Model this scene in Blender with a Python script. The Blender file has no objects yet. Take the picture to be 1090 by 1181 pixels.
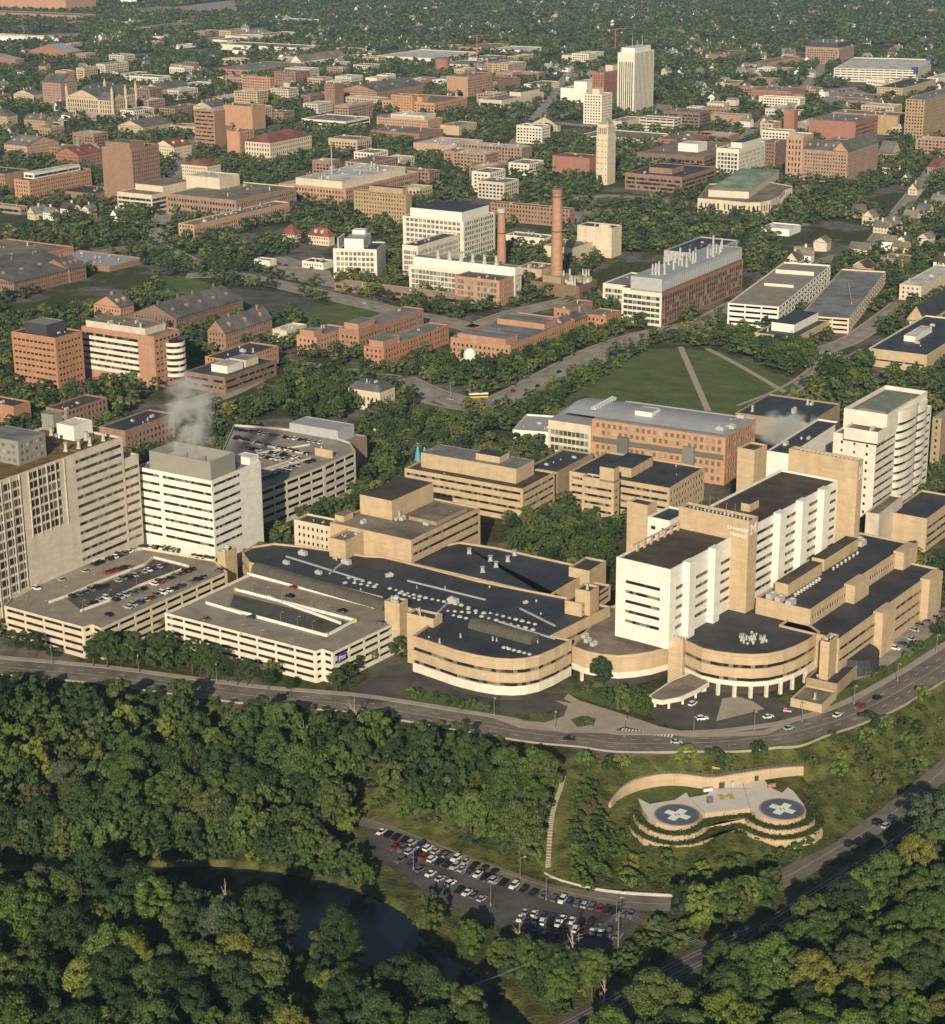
HAZE = 3.2e-5
import bpy, bmesh, math, random
import numpy as np
from mathutils import Vector, Matrix
random.seed(7); NR = np.random.default_rng(11)
C = bpy.context.scene.collection
D = bpy.data
# ------------------------------------------------------------------ camera model (photo 1090 x 1181)
CX, CY, FL, TH, RO, HC = 545.0, 590.5, 2200.0, math.radians(18.5), math.radians(-0.4), 310.0
cR, sR, cT, sT = math.cos(RO), math.sin(RO), math.cos(TH), math.sin(TH)
def ray(px, py):
    u = px - CX; v = CY - py
    u, v = u*cR - v*sR, u*sR + v*cR
    return u, FL*cT + v*sT, -FL*sT + v*cT
def at(px, py, z=0.0):
    x, y, w = ray(px, py); t = (z - HC)/w
    return Vector((x*t, y*t))
def proj(X, Y, Z):
    Z = Z - HC; d = Y*cT - Z*sT
    u = X*FL/d; v = (Y*sT + Z*cT)*FL/d
    u, v = u*cR + v*sR, -u*sR + v*cR
    return CX + u, CY - v
def hgt(px, py, pyb, z0=0.0):
    p = at(px, pyb, z0); x, y, w = ray(px, py)
    return HC + w*p.y/y
TS = 3.893
TILE = {'a0':(0,0),'a1':(270,0),'a2':(540,0),'a3':(810,0),'b0':(0,190),'b1':(270,190),'b2':(540,190),'b3':(810,190),
        'c0':(0,380),'c1':(270,380),'c2':(540,380),'c3':(810,380),'d0':(0,570),'d1':(270,570),'d2':(540,570),'d3':(810,570),
        'e0':(0,760),'e1':(270,760),'e2':(540,760),'e3':(810,760)}
def P(t, x, y):
    if t is None: return (x, y)
    o = TILE[t]; return (o[0] + x/TS, o[1] + y/TS)
# ------------------------------------------------------------------ materials
MATS = {}
def rgb(*c): return (c[0], c[1], c[2], 1.0)
def mat(name, col, rough=.85, var=.18, scale=.15, col2=None, fine=0.0, spec=.3, metal=0.0, bump=0.0, streak=False):
    if name in MATS: return MATS[name]
    m = D.materials.new(name); m.use_nodes = True; MATS[name] = m
    nt = m.node_tree; N = nt.nodes; Lk = nt.links
    b = N['Principled BSDF']; b.inputs['Roughness'].default_value = rough
    b.inputs['Metallic'].default_value = metal
    b.inputs['Specular IOR Level'].default_value = spec
    g = N.new('ShaderNodeNewGeometry'); mp = N.new('ShaderNodeMapping'); Lk.new(g.outputs['Position'], mp.inputs['Vector'])
    if streak: mp.inputs['Scale'].default_value = (1, 1, .18)
    n1 = N.new('ShaderNodeTexNoise'); n1.inputs['Scale'].default_value = scale; n1.inputs['Detail'].default_value = 6; n1.inputs['Roughness'].default_value = .62
    Lk.new(mp.outputs['Vector'], n1.inputs['Vector'])
    r = N.new('ShaderNodeValToRGB'); Lk.new(n1.outputs['Fac'], r.inputs['Fac'])
    c2 = col2 or tuple(min(1, c*(1 + var)) for c in col); c1 = tuple(c*(1 - var) for c in col) if not col2 else col
    r.color_ramp.elements[0].position = .33; r.color_ramp.elements[1].position = .67
    r.color_ramp.elements[0].color = rgb(*c1); r.color_ramp.elements[1].color = rgb(*c2)
    out = r.outputs['Color']
    if fine > 0:
        n2 = N.new('ShaderNodeTexNoise'); n2.inputs['Scale'].default_value = scale*14; n2.inputs['Detail'].default_value = 3
        Lk.new(g.outputs['Position'], n2.inputs['Vector'])
        mr = N.new('ShaderNodeMapRange'); mr.inputs['From Min'].default_value = .3; mr.inputs['From Max'].default_value = .7
        mr.inputs['To Min'].default_value = 1 - fine; mr.inputs['To Max'].default_value = 1 + fine; Lk.new(n2.outputs['Fac'], mr.inputs['Value'])
        mx = N.new('ShaderNodeMix'); mx.data_type = 'RGBA'; mx.blend_type = 'MULTIPLY'; mx.inputs['Factor'].default_value = 1
        Lk.new(out, mx.inputs['A']); Lk.new(mr.outputs['Result'], mx.inputs['B']); out = mx.outputs['Result']
    if streak or fine >= .18:
        dp = N.new('ShaderNodeVectorMath'); dp.operation = 'DOT_PRODUCT'; dp.inputs[1].default_value = (-.330, 1.375, 0) if streak else (-.853, .522, 0); Lk.new(g.outputs['Position'], dp.inputs[0])
        cx = N.new('ShaderNodeCombineXYZ'); Lk.new(dp.outputs['Value'], cx.inputs[0])
        if streak: sp = N.new('ShaderNodeSeparateXYZ'); Lk.new(g.outputs['Position'], sp.inputs[0]); Lk.new(sp.outputs['Z'], cx.inputs[1])
        else: d2 = N.new('ShaderNodeVectorMath'); d2.operation = 'DOT_PRODUCT'; d2.inputs[1].default_value = (.522, .853, 0); Lk.new(g.outputs['Position'], d2.inputs[0]); Lk.new(d2.outputs['Value'], cx.inputs[1])
        bt = N.new('ShaderNodeTexBrick'); bt.inputs['Scale'].default_value = 1; bt.inputs['Brick Width'].default_value = 3.4 if streak else 11; bt.inputs['Row Height'].default_value = 1.35 if streak else 4.2
        bt.inputs['Mortar Size'].default_value = .05 if streak else .16; bt.inputs['Mortar Smooth'].default_value = .6; bt.inputs['Bias'].default_value = 0
        k0 = .90 if streak else .78; bt.inputs['Color1'].default_value = (1.04,)*3+(1,); bt.inputs['Color2'].default_value = (k0,)*3+(1,); bt.inputs['Mortar'].default_value = ((.80,)*3 if streak else (1.25,)*3)+(1,); Lk.new(cx.outputs[0], bt.inputs['Vector'])
        m3 = N.new('ShaderNodeMix'); m3.data_type = 'RGBA'; m3.blend_type = 'MULTIPLY'; m3.inputs['Factor'].default_value = 1; Lk.new(out, m3.inputs['A']); Lk.new(bt.outputs['Color'], m3.inputs['B']); out = m3.outputs['Result']
    Lk.new(out, b.inputs['Base Color'])
    if bump > 0:
        bp = N.new('ShaderNodeBump'); bp.inputs['Strength'].default_value = bump; bp.inputs['Distance'].default_value = .3
        Lk.new(n1.outputs['Fac'], bp.inputs['Height']); Lk.new(bp.outputs['Normal'], b.inputs['Normal'])
    return m
W = dict(var=.10, scale=.25, fine=.07, streak=True)
mat('tan', (.52,.395,.25), **W); mat('tan_dark', (.36,.28,.18), **W); mat('pale_tan', (.60,.535,.44), **W)
mat('cream', (.65,.55,.41), **W); mat('white', (.80,.77,.70), rough=.7, var=.05, scale=.25, fine=.03, streak=True)
mat('concrete', (.58,.52,.43), **W); mat('grey_panel', (.27,.265,.23), rough=.6, var=.06, scale=.3)
mat('grey_metal', (.42,.43,.44), rough=.45, var=.08, scale=.4, spec=.5)
mat('brick_orange', (.44,.245,.155), **W); mat('brick_red', (.34,.165,.115), **W); mat('brick_brown', (.30,.185,.13), **W)
mat('brick_pink', (.46,.295,.205), **W); mat('brick_tan', (.44,.325,.205), **W); mat('stone', (.52,.42,.29), var=.2, scale=.4, fine=.12)
for nm_, c_ in (('brick_orange',(.44,.245,.155)),('brick_brown',(.30,.185,.13)),('brick_pink',(.46,.295,.205)),('brick_tan',(.42,.315,.20))):
    for k_, (f_, s_) in enumerate(((1.0,1.0),(.84,.92),(1.1,1.0),(.92,1.14),(.74,.9))):
        a_ = sum(c_)/3; mat(f'{nm_}_{"abcde"[k_]}', tuple(max(.02, (a_+(v_-a_)*s_)*f_) for v_ in c_), **W)
def vary(wall, seed): return f'{wall}_{"abcde"[seed % 5]}' if f'{wall}_a' in MATS else wall
mat('lattice', (.50,.275,.155), **W)
RK = dict(var=.35, scale=.06, fine=.18)
mat('roof_dark', (.047,.050,.060), rough=.6, **RK); mat('roof_brownblack', (.075,.060,.050), rough=.85, **RK)
mat('roof_grey', (.20,.20,.20), rough=.8, **RK); mat('roof_tan', (.21,.175,.135), rough=.9, **RK); mat('roof_white', (.55,.53,.50), rough=.7, **RK)
mat('roof_brown', (.165,.105,.042), rough=.95, var=.45, scale=.2, fine=.3); mat('roof_metal', (.34,.345,.36), rough=.5, var=.10, scale=.1, fine=.04)
mat('roof_red', (.22,.082,.06), rough=.8, **RK); mat('roof_green', (.24,.30,.21), rough=.7, **RK); mat('slate', (.13,.125,.12), rough=.8, **RK)
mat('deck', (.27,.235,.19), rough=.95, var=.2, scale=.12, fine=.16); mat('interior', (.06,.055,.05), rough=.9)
mat('asphalt', (.085,.078,.072), rough=.9, var=.35, scale=.09, fine=.17); mat('asphalt_drive', (.17,.15,.13), rough=.9, var=.32, scale=.09, fine=.17); mat('asphalt_pale', (.29,.26,.22), rough=.9, var=.32, scale=.09, fine=.17)
mat('pavement', (.36,.31,.25), rough=.9, var=.12, scale=.15, fine=.1); mat('path', (.40,.34,.27), rough=.9, var=.12, scale=.3, fine=.1)
mat('paint', (.72,.70,.64), rough=.7, var=.15, scale=1.2); mat('paint_yellow', (.62,.42,.06), rough=.7, var=.1, scale=1)
mat('lawn', (.072,.105,.028), rough=1, var=.25, scale=.06, col2=(.125,.155,.045), fine=.3)
mat('steel', (.50,.50,.50), rough=.35, metal=.7, var=.06); mat('dark_metal', (.06,.06,.065), rough=.5, var=.1)
mat('wood_pole', (.25,.19,.14), rough=.9, var=.2, scale=1)
mat('bark', (.10,.075,.05), rough=.95, var=.3, scale=1.5); mat('dead_bark', (.36,.29,.22), rough=.95, var=.2, scale=1.5)
mat('white_equip', (.46,.46,.44), rough=.5, var=.08, scale=.6); mat('copper_equip', (.20,.225,.175), rough=.7)
mat('blue_sign', (.03,.06,.28), rough=.5, var=.05); mat('letter_white', (.82,.82,.80), rough=.5, var=.02)
mat('maize', (.50,.35,.05), rough=.7, var=.05); mat('pad_ring', (.42,.20,.19), rough=.8, var=.12, scale=.6); mat('pad_blue', (.095,.125,.165), rough=.8, var=.1, scale=.5); mat('pad_red', (.55,.12,.12), rough=.8, var=.08)
mat('tyre', (.02,.02,.02), rough=.9)
mat('red_paint', (.45,.03,.03), rough=.4, var=.05); mat('turquoise', (.10,.30,.38), rough=.5, var=.05)
for nm, c in (('white',(.78,.78,.76)),('silver',(.42,.43,.45)),('grey',(.13,.135,.14)),('black',(.012,.012,.014)),('red',(.30,.015,.015)),('blue',(.03,.06,.16)),('yellow',(.60,.42,.02))):
    mat('car_'+nm, c, rough=.25, var=.03, spec=.6)
def glass_mat(name, lo, hi, band=False, tint=None, rough=.12):
    m = D.materials.new(name); m.use_nodes = True; MATS[name] = m
    nt = m.node_tree; N = nt.nodes; Lk = nt.links; b = N['Principled BSDF']
    b.inputs['Roughness'].default_value = rough; b.inputs['Specular IOR Level'].default_value = .5
    r = N.new('ShaderNodeValToRGB')
    if band:
        g = N.new('ShaderNodeTexCoord'); sx = N.new('ShaderNodeSeparateXYZ'); Lk.new(g.outputs['Object'], sx.inputs[0])
        d = N.new('ShaderNodeMath'); d.operation = 'DIVIDE'; d.inputs[1].default_value = 1.7; Lk.new(sx.outputs[0], d.inputs[0])
        f = N.new('ShaderNodeMath'); f.operation = 'FLOOR'; Lk.new(d.outputs[0], f.inputs[0])
        oi = N.new('ShaderNodeObjectInfo'); ad = N.new('ShaderNodeMath'); ad.operation = 'MULTIPLY_ADD'; ad.inputs[1].default_value = 97.3
        Lk.new(oi.outputs['Random'], ad.inputs[0]); Lk.new(f.outputs[0], ad.inputs[2])
        w = N.new('ShaderNodeTexWhiteNoise'); w.noise_dimensions = '1D'; Lk.new(ad.outputs[0], w.inputs['W']); Lk.new(w.outputs['Value'], r.inputs['Fac'])
    else:
        oi = N.new('ShaderNodeObjectInfo'); g = N.new('ShaderNodeNewGeometry')
        ad = N.new('ShaderNodeMath'); ad.operation = 'ADD'; Lk.new(oi.outputs['Random'], ad.inputs[0]); Lk.new(g.outputs['Random Per Island'], ad.inputs[1])
        fr = N.new('ShaderNodeMath'); fr.operation = 'FRACT'; Lk.new(ad.outputs[0], fr.inputs[0]); Lk.new(fr.outputs[0], r.inputs['Fac'])
    e = r.color_ramp.elements; e[0].color = rgb(*lo); e[0].position = .60; e[1].color = rgb(*hi); e[1].position = 1.0
    Lk.new(r.outputs['Color'], b.inputs['Base Color'])
glass_mat('glass', (.016,.018,.02), (.17,.16,.135)); glass_mat('glass_band', (.014,.016,.018), (.24,.225,.19), band=True)
glass_mat('glass_green', (.05,.07,.06), (.30,.33,.26), band=False, rough=.2); glass_mat('glass_pale', (.14,.15,.14), (.42,.41,.35), band=False, rough=.25)
glass_mat('car_glass', (.01,.011,.013), (.03,.03,.032)); glass_mat('louvre', (.20,.18,.14), (.24,.215,.17), rough=.7)
# ------------------------------------------------------------------ mesh builder
class MB:
    def __init__(s): s.v = []; s.f = []
    def add(s, vs, fs):
        o = len(s.v); s.v += [tuple(p) for p in vs]; s.f += [tuple(i + o for i in q) for q in fs]
    def quad(s, a, b, c, d): s.add((a, b, c, d), ((0, 1, 2, 3),))
    def prism(s, poly, z0, z1, bottom=False, top=True):
        n = len(poly); vs = [(p[0], p[1], z0) for p in poly] + [(p[0], p[1], z1) for p in poly]
        fs = [(i, (i+1) % n, (i+1) % n + n, i + n) for i in range(n)]
        if top: fs.append(tuple(range(n, 2*n)))
        if bottom: fs.append(tuple(range(n-1, -1, -1)))
        s.add(vs, fs)
    def box(s, c, sx, sy, z0, z1, ang=0.0):
        ca, sa = math.cos(ang), math.sin(ang)
        s.prism([(c[0] + ca*x - sa*y, c[1] + sa*x + ca*y) for x, y in ((-sx/2,-sy/2),(sx/2,-sy/2),(sx/2,sy/2),(-sx/2,sy/2))], z0, z1, bottom=True)
    def cyl(s, c, r0, r1, z0, z1, n=12, cap=True):
        vs = []; 
        for z, r in ((z0, r0), (z1, r1)):
            vs += [(c[0] + r*math.cos(2*math.pi*i/n), c[1] + r*math.sin(2*math.pi*i/n), z) for i in range(n)]
        fs = [(i, (i+1) % n, (i+1) % n + n, i + n) for i in range(n)]
        if cap: fs.append(tuple(range(n, 2*n)))
        s.add(vs, fs)
    def tube(s, pts, radii, n=6):
        o = len(s.v); k = len(pts)
        for i, p in enumerate(pts):
            p = Vector(p); a = Vector(pts[max(0, i-1)]); b = Vector(pts[min(k-1, i+1)]); d = (b - a).normalized()
            u = d.cross(Vector((0, 0, 1))); 
            if u.length < 1e-3: u = Vector((1, 0, 0))
            u.normalize(); w = u.cross(d); r = radii[i] if hasattr(radii, '__len__') else radii
            s.v += [tuple(p + u*(r*math.cos(2*math.pi*j/n)) + w*(r*math.sin(2*math.pi*j/n))) for j in range(n)]
        for i in range(k-1):
            for j in range(n):
                s.f.append((o+i*n+j, o+i*n+(j+1) % n, o+(i+1)*n+(j+1) % n, o+(i+1)*n+j))
        s.f.append(tuple(o+(k-1)*n+j for j in range(n)))
    def mesh(s, name, m, org=(0, 0, 0)):
        me = D.meshes.new(name); ox, oy, oz = org
        me.from_pydata([(x-ox, y-oy, z-oz) for x, y, z in s.v], [], s.f); me.materials.append(MATS[m]); return me
    def build(s, name, m, parent=None, org=None):
        """world-space vertices; child keeps its parent's origin unless org is given"""
        if not s.v: return None
        po = Vector((0, 0, 0))
        q = parent
        while q is not None: po += q.location; q = q.parent
        g = Vector(org) if org is not None else po
        o = D.objects.new(name, s.mesh(name, m, g)); C.objects.link(o); o.parent = parent; o.location = g - po
        return o
def tag(o, label=None, cat=None, group=None, kind=None):
    if label: o['label'] = label
    if cat: o['category'] = cat
    if group: o['group'] = group
    if kind: o['kind'] = kind
    return o
def empty(name, loc, label, cat, group=None):
    o = D.objects.new(name, None); C.objects.link(o); o.location = loc; o.empty_display_size = 1
    return tag(o, label, cat, group)
def inst(name, me, parent, loc, rz=0.0, sc=(1, 1, 1)):
    o = D.objects.new(name, me); C.objects.link(o); o.parent = parent
    o.location = Vector(loc) - (parent.location if parent else Vector((0, 0, 0))); o.rotation_euler = (0, 0, rz); o.scale = sc
    return o
def inset(poly, d):
    n = len(poly); out = []
    for i in range(n):
        a, b, c = Vector(poly[i-1]), Vector(poly[i]), Vector(poly[(i+1) % n])
        e1 = (b-a).normalized(); e2 = (c-b).normalized(); n1 = Vector((-e1.y, e1.x)); n2 = Vector((-e2.y, e2.x))
        m = n1 + n2; k = m.dot(n1)
        out.append(b + m*(d/max(k, .35)) if k > 1e-3 else b + n1*d)
    return out
def ccw(poly):
    a = sum(poly[i-1][0]*poly[i][1] - poly[i][0]*poly[i-1][1] for i in range(len(poly)))
    return poly if a > 0 else poly[::-1]
def inpoly(x, y, poly):
    x = np.asarray(x); y = np.asarray(y); r = np.zeros(x.shape, bool); j = len(poly)-1
    for i in range(len(poly)):
        xi, yi = poly[i]; xj, yj = poly[j]
        r ^= ((yi > y) != (yj > y)) & (x < (xj-xi)*(y-yi)/((yj-yi) or 1e-9) + xi); j = i
    return r
NOTREE = []           # polygons without trees
FP = []               # building footprints
def unit_pane():
    mb = MB(); mb.quad((0,0,0),(1,0,0),(1,0,1),(0,0,1)); return mb
PANE = {}
def pane_mesh(m):
    if m not in PANE: PANE[m] = unit_pane().mesh('window_pane', m)
    return PANE[m]
GRID = math.radians(148.5)
def along(c, ang, z, px):
    """length t so that c + t*(cos,sin)(ang) at height z projects to image column px"""
    e = Vector((math.cos(ang), math.sin(ang))); lo, hi = 0.0, 900.0
    s = 1 if px > proj(c[0], c[1], z)[0] else -1
    for _ in range(40):
        m = (lo+hi)/2; q = c + e*m; x = proj(q.x, max(q.y, 20), z)[0]
        if (x - px)*s < 0: lo = m
        else: hi = m
    return lo
def rect(t, c, z, xl, xr, ang=GRID, dl=None, dr=None):
    """rectangle (near corner, right, back, left) from the roof's near corner pixel and columns of its left and right corners"""
    cp = at(*P(t, *c), z)
    el = Vector((math.cos(ang), math.sin(ang))); er = Vector((math.cos(ang-math.pi/2), math.sin(ang-math.pi/2)))
    L = dl if dl else along(cp, ang, z, P(t, xl, 0)[0]); R = dr if dr else along(cp, ang-math.pi/2, z, P(t, xr, 0)[0])
    return [cp, cp + er*R, cp + er*R + el*L, cp + el*L]
def bil(r, u, v):
    return r[0] + (r[1]-r[0])*u + (r[3]-r[0])*v
# ------------------------------------------------------------------ buildings
WS = {  # window styles: (kind, floor height, window height, window width, gap, pane material)
 'n': None, 'b': ('b', 4.2, 1.55, 0, 0, 'glass_band'), 'bs': ('b', 3.9, 1.9, 0, 0, 'glass_band'), 'g': ('g', 3.9, 1.9, 1.6, 1.7, 'glass'), 'gw': ('g', 4.0, 2.3, 2.4, 1.4, 'glass'),
 'gs': ('g', 3.6, 1.6, 1.1, 1.5, 'glass'), 'cw': ('g', 4.2, 3.0, 1.7, .35, 'glass_pale'), 'cg': ('g', 4.3, 2.9, 2.2, .35, 'glass_green'), 'p': ('p', 3.5, 1.6, 7.2, .7, None),
 'ft': ('g', 5.5, 4.2, 2.0, 2.2, 'glass'), 'far': ('g', 4.0, 2.0, 2.2, 2.0, 'glass'), 'v': ('g', 60, 50, 1.5, 1.6, 'glass'), 'lb': ('b', 4.2, 2.4, 0, 0, 'glass_band')}
class Bld:
    def __init__(s, name, label, cat, poly, z0=0.0, group=None):
        cx = sum(p[0] for p in poly)/len(poly); cy = sum(p[1] for p in poly)/len(poly)
        s.root = empty(name, (cx, cy, z0), label, cat, group); s.panes = []; s.z0 = z0; s.bands = []
    def facade(s, mb, A, B, z0, z1, st, base=1.0, top=1.2, mar=1.4, depth=.17, n=None, force=False, start=0.0):
        A = Vector(A); B = Vector(B); L = (B-A).length
        if L < .05: return
        u = (B-A)/L; nn = Vector((u.y, -u.x))
        vis = nn.dot(-(A+B)/2) > -.12*((A+B)/2).length
        w = WS[st] if isinstance(st, str) else st
        def V(x, z, d=0.0): q = A + u*x - nn*d; return (q.x, q.y, z)
        if w is None or not vis or L < 2.4:
            mb.quad(V(0, z0), V(L, z0), V(L, z1), V(0, z1)); return
        k, fh, wh, ww, gap, pm = w
        nf = n or max(0, int((z1-z0-base-top+ (fh-wh)*.6)/fh))
        if k == 'g' and fh > 30: nf = 1; wh = z1-z0-base-top
        m = min(mar, L*.22)
        if k == 'b': cols = [(m, L-m)]
        else:
            nb = max(1, int((L-2*m+gap)/(ww+gap))); tot = nb*ww + (nb-1)*gap
            if k == 'p': gap2 = gap; ww = (L-2*m-(nb-1)*gap)/nb; x = m
            else: x = (L-tot)/2
            cols = []
            for i in range(nb): cols.append((x, x+ww)); x += ww+gap
        sill = (fh-wh)*.55
        rows = [(z0+base+i*fh+sill, z0+base+i*fh+sill+wh) for i in range(nf)]
        rows = [r for r in rows if r[1] < z1-.25]
        if not rows: mb.quad(V(0, z0), V(L, z0), V(L, z1), V(0, z1)); return
        xs = [0.0]; 
        for a, b in cols: xs += [a, b]
        xs.append(L); zs = [z0]
        for a, b in rows: zs += [a, b]
        zs.append(z1)
        dp = depth if k != 'p' else .35
        # full-width strips between rows, piers inside rows
        for j in range(0, len(zs)-1):
            if j % 2 == 0: mb.quad(V(0, zs[j]), V(L, zs[j]), V(L, zs[j+1]), V(0, zs[j+1]))
            else:
                a, b = zs[j], zs[j+1]
                for i in range(len(xs)-1):
                    if i % 2 == 0:
                        if xs[i+1]-xs[i] > 1e-4: mb.quad(V(xs[i], a), V(xs[i+1], a), V(xs[i+1], b), V(xs[i], b))
                    else:
                        x0, x1 = xs[i], xs[i+1]
                        mb.quad(V(x0,a), V(x0,a,dp), V(x0,b,dp), V(x0,b)); mb.quad(V(x1,a,dp), V(x1,a), V(x1,b), V(x1,b,dp))
                        mb.quad(V(x0,a), V(x1,a), V(x1,a,dp), V(x0,a,dp)); mb.quad(V(x0,b,dp), V(x1,b,dp), V(x1,b), V(x0,b))
                        if k == 'b': s.bands.append((V(x0, a, dp), math.atan2(u.y, u.x), x1-x0, b-a, pm))
                        elif k == 'g': s.panes.append((V(x0, a, dp), math.atan2(u.y, u.x), x1-x0, b-a, pm))
    def block(s, poly, z0, z1, wall, roof='roof_dark', wins='n', par=.9, coping=None, parent=None, pname='wall', base=1.0, top=1.2, mar=1.4, n=None, track=True, pt=.45, wall2=None):
        """walls with window openings, a parapet and a roof deck; wins = one style or a list per edge"""
        poly = [Vector(p) for p in poly]
        if track: FP.append([tuple(p) for p in poly])
        mb = MB(); mb2 = MB(); k = len(poly)
        for i in range(k):
            st = wins if isinstance(wins, str) or wins is None or isinstance(wins, tuple) else wins[i % len(wins)]
            s.facade(mb if not (wall2 and i == 3) else mb2, poly[i], poly[(i+1) % k], z0, z1, st or 'n', base, top, mar, n=n)
        inn = inset(poly, pt)
        o = mb.build(pname, wall, parent or s.root)
        if wall2: mb2.build('front_wall', wall2, parent or s.root)
        mb = MB()
        for i in range(k):
            j = (i+1) % k; a, b, c, d = poly[i], poly[j], inn[j], inn[i]
            mb.quad((a.x,a.y,z1),(b.x,b.y,z1),(c.x,c.y,z1),(d.x,d.y,z1)); mb.quad((d.x,d.y,z1),(c.x,c.y,z1),(c.x,c.y,z1-par),(d.x,d.y,z1-par))
        mb.build('parapet', coping or wall, parent or s.root)
        mb = MB(); mb.add([(p.x,p.y,z1-par) for p in inn], [tuple(range(k))]); r = mb.build('roof', roof, parent or s.root)
        return o
    def gable(s, r, z0, ze, zr, wall, roof='slate', axis=0, wins='gs', chim=0, dorm=0, over=.5, hip=0.0):
        """r = [c, right, back, left]; axis 0: ridge along c->right, 1: along c->left; hip = fraction of ridge pulled in"""
        FP.append([tuple(p) for p in r]); mb = MB()
        for i in range(4): s.facade(mb, r[i], r[(i+1) % 4], z0, ze, wins, .6, .4)
        q = r if axis == 0 else [r[1], r[2], r[3], r[0]]
        a = (q[0]+q[3])/2; b = (q[1]+q[2])/2
        if hip: a, b = a+(b-a)*hip, b+(a-b)*hip
        else:
            mb.add([(q[3].x,q[3].y,ze),(q[0].x,q[0].y,ze),(a.x,a.y,zr)], [(0,1,2)]); mb.add([(q[1].x,q[1].y,ze),(q[2].x,q[2].y,ze),(b.x,b.y,zr)], [(0,1,2)])
        mb.build('wall', wall, s.root)
        ex = (q[1]-q[0]).normalized()*over; ey = (q[3]-q[0]).normalized()*over; dz = -over*(zr-ze)/max((q[3]-q[0]).length/2, 1)
        mb = MB(); 
        for dd in (0.0, -.35):
            c0, c1, c2, c3 = q[0]-ex-ey, q[1]+ex-ey, q[2]+ex+ey, q[3]-ex+ey
            A = a if hip else a-ex; Bb = b if hip else b+ex
            mb.add([(c0.x,c0.y,ze+dz+dd+.15),(c1.x,c1.y,ze+dz+dd+.15),(c2.x,c2.y,ze+dz+dd+.15),(c3.x,c3.y,ze+dz+dd+.15),(A.x,A.y,zr+dd+.15),(Bb.x,Bb.y,zr+dd+.15)],
                   [(0,1,5,4),(2,3,4,5)] + ([(3,0,4),(1,2,5)] if hip else []))
        o = len(mb.v)-12
        for i, j in ((0,1),(1,2),(2,3),(3,0)): mb.f.append((i, j, j+6, i+6))
        rf = mb.build('roof', roof, s.root)
        for i in range(chim):
            p = a + (b-a)*((i+.5)/chim + random.uniform(-.1,.1)) + ey.normalized()*random.uniform(-1.5,1.5)
            mb = MB(); mb.box(p, 1.6, 1.1, zr-2.5, zr+2.2, math.atan2(ex.y, ex.x)); mb.box(p, 1.9, 1.4, zr+2.2, zr+2.5, math.atan2(ex.y, ex.x)); mb.build('chimney', wall, rf)
        for i in range(dorm):
            for sg in (-1, 1):
                p = a + (b-a)*((i+.5)/dorm) + ey.normalized()*sg*((q[3]-q[0]).length*.27)
                if sg*ey.dot(Vector((0, 1))) > 0: continue
                mb = MB(); e = ex.normalized(); f = ey.normalized()*sg; w = 1.2; zz = ze+(zr-ze)*.35
                pts = [p-e*w+f*1.6, p+e*w+f*1.6, p+e*w-f*1.5, p-e*w-f*1.5]
                mb.add([(x.x,x.y,zz-.6) for x in pts]+[(pts[0].x,pts[0].y,zz+1.5),(pts[1].x,pts[1].y,zz+1.5),((pts[0].x+pts[1].x)/2,(pts[0].y+pts[1].y)/2,zz+2.6),((pts[2].x+pts[3].x)/2,(pts[2].y+pts[3].y)/2,zz+2.6),(pts[2].x,pts[2].y,zz+1.5),(pts[3].x,pts[3].y,zz+1.5)],
                       [(0,1,5,4),(4,5,6),(1,2,8,5),(3,0,4,9),(5,8,7,6),(9,4,6,7)])
                mb.build('dormer', wall, rf)
    def pent(s, r, u0, u1, v0, v1, z, h, wall='grey_panel', roof='roof_dark', wins='n'):
        poly = [bil(r, u0, v0), bil(r, u1, v0), bil(r, u1, v1), bil(r, u0, v1)]
        mb = MB()
        for i in range(4): s.facade(mb, poly[i], poly[(i+1) % 4], z-1.2, z+h, wins, .5, .5)
        o = mb.build('penthouse', wall, s.root); inn = inset(poly, .3); mb = MB()
        for i in range(4):
            j = (i+1) % 4; a, b, c, d = poly[i], poly[j], inn[j], inn[i]
            mb.quad((a.x,a.y,z+h),(b.x,b.y,z+h),(c.x,c.y,z+h),(d.x,d.y,z+h)); mb.quad((d.x,d.y,z+h),(c.x,c.y,z+h),(c.x,c.y,z+h-.4),(d.x,d.y,z+h-.4))
        mb.add([(p.x,p.y,z+h-.4) for p in inn], [(0,1,2,3)]); mb.build('penthouse_roof', roof, o)
        return poly
    def clutter(s, r, z, n, seed=0, big=1.0, avoid=()):
        rg = random.Random(seed+n)
        ang = math.atan2((r[1]-r[0]).y, (r[1]-r[0]).x)
        for i in range(n):
            p = bil(r, rg.uniform(.1,.9), rg.uniform(.12,.88)); k = rg.random()
            if k < .45: inst('roof_vent', EQ('roof_vent'), s.root, (p.x,p.y,z), ang, [rg.uniform(.6,1.0)*big]*3)
            elif k < .8: inst('air_handler', EQ('air_handler'), s.root, (p.x,p.y,z), ang + rg.choice((0, math.pi/2)), [rg.uniform(.5,1.0)*big]*3)
            else: inst('exhaust_fan', EQ('exhaust_fan'), s.root, (p.x,p.y,z), ang, [rg.uniform(.8,1.4)*big]*3)
    def done(s):
        rt = s.root.location
        for q, a, w, h, pm in s.bands:
            mb = MB(); mb.quad((0,0,0),(w,0,0),(w,0,h),(0,0,h)); o = D.objects.new('window_band', mb.mesh('window_band', pm)); C.objects.link(o); o.parent = s.root
            o.location = Vector(q)-rt; o.rotation_euler = (0, 0, a)
        s.panes.sort(key=lambda p: -p[2]*p[3]/(p[0][0]**2+p[0][1]**2))
        for q, a, w, h, pm in s.panes[:100]:
            o = D.objects.new('window', pane_mesh(pm)); C.objects.link(o); o.parent = s.root; o.location = Vector(q)-rt; o.rotation_euler = (0, 0, a); o.scale = (w, 1, h)
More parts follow.
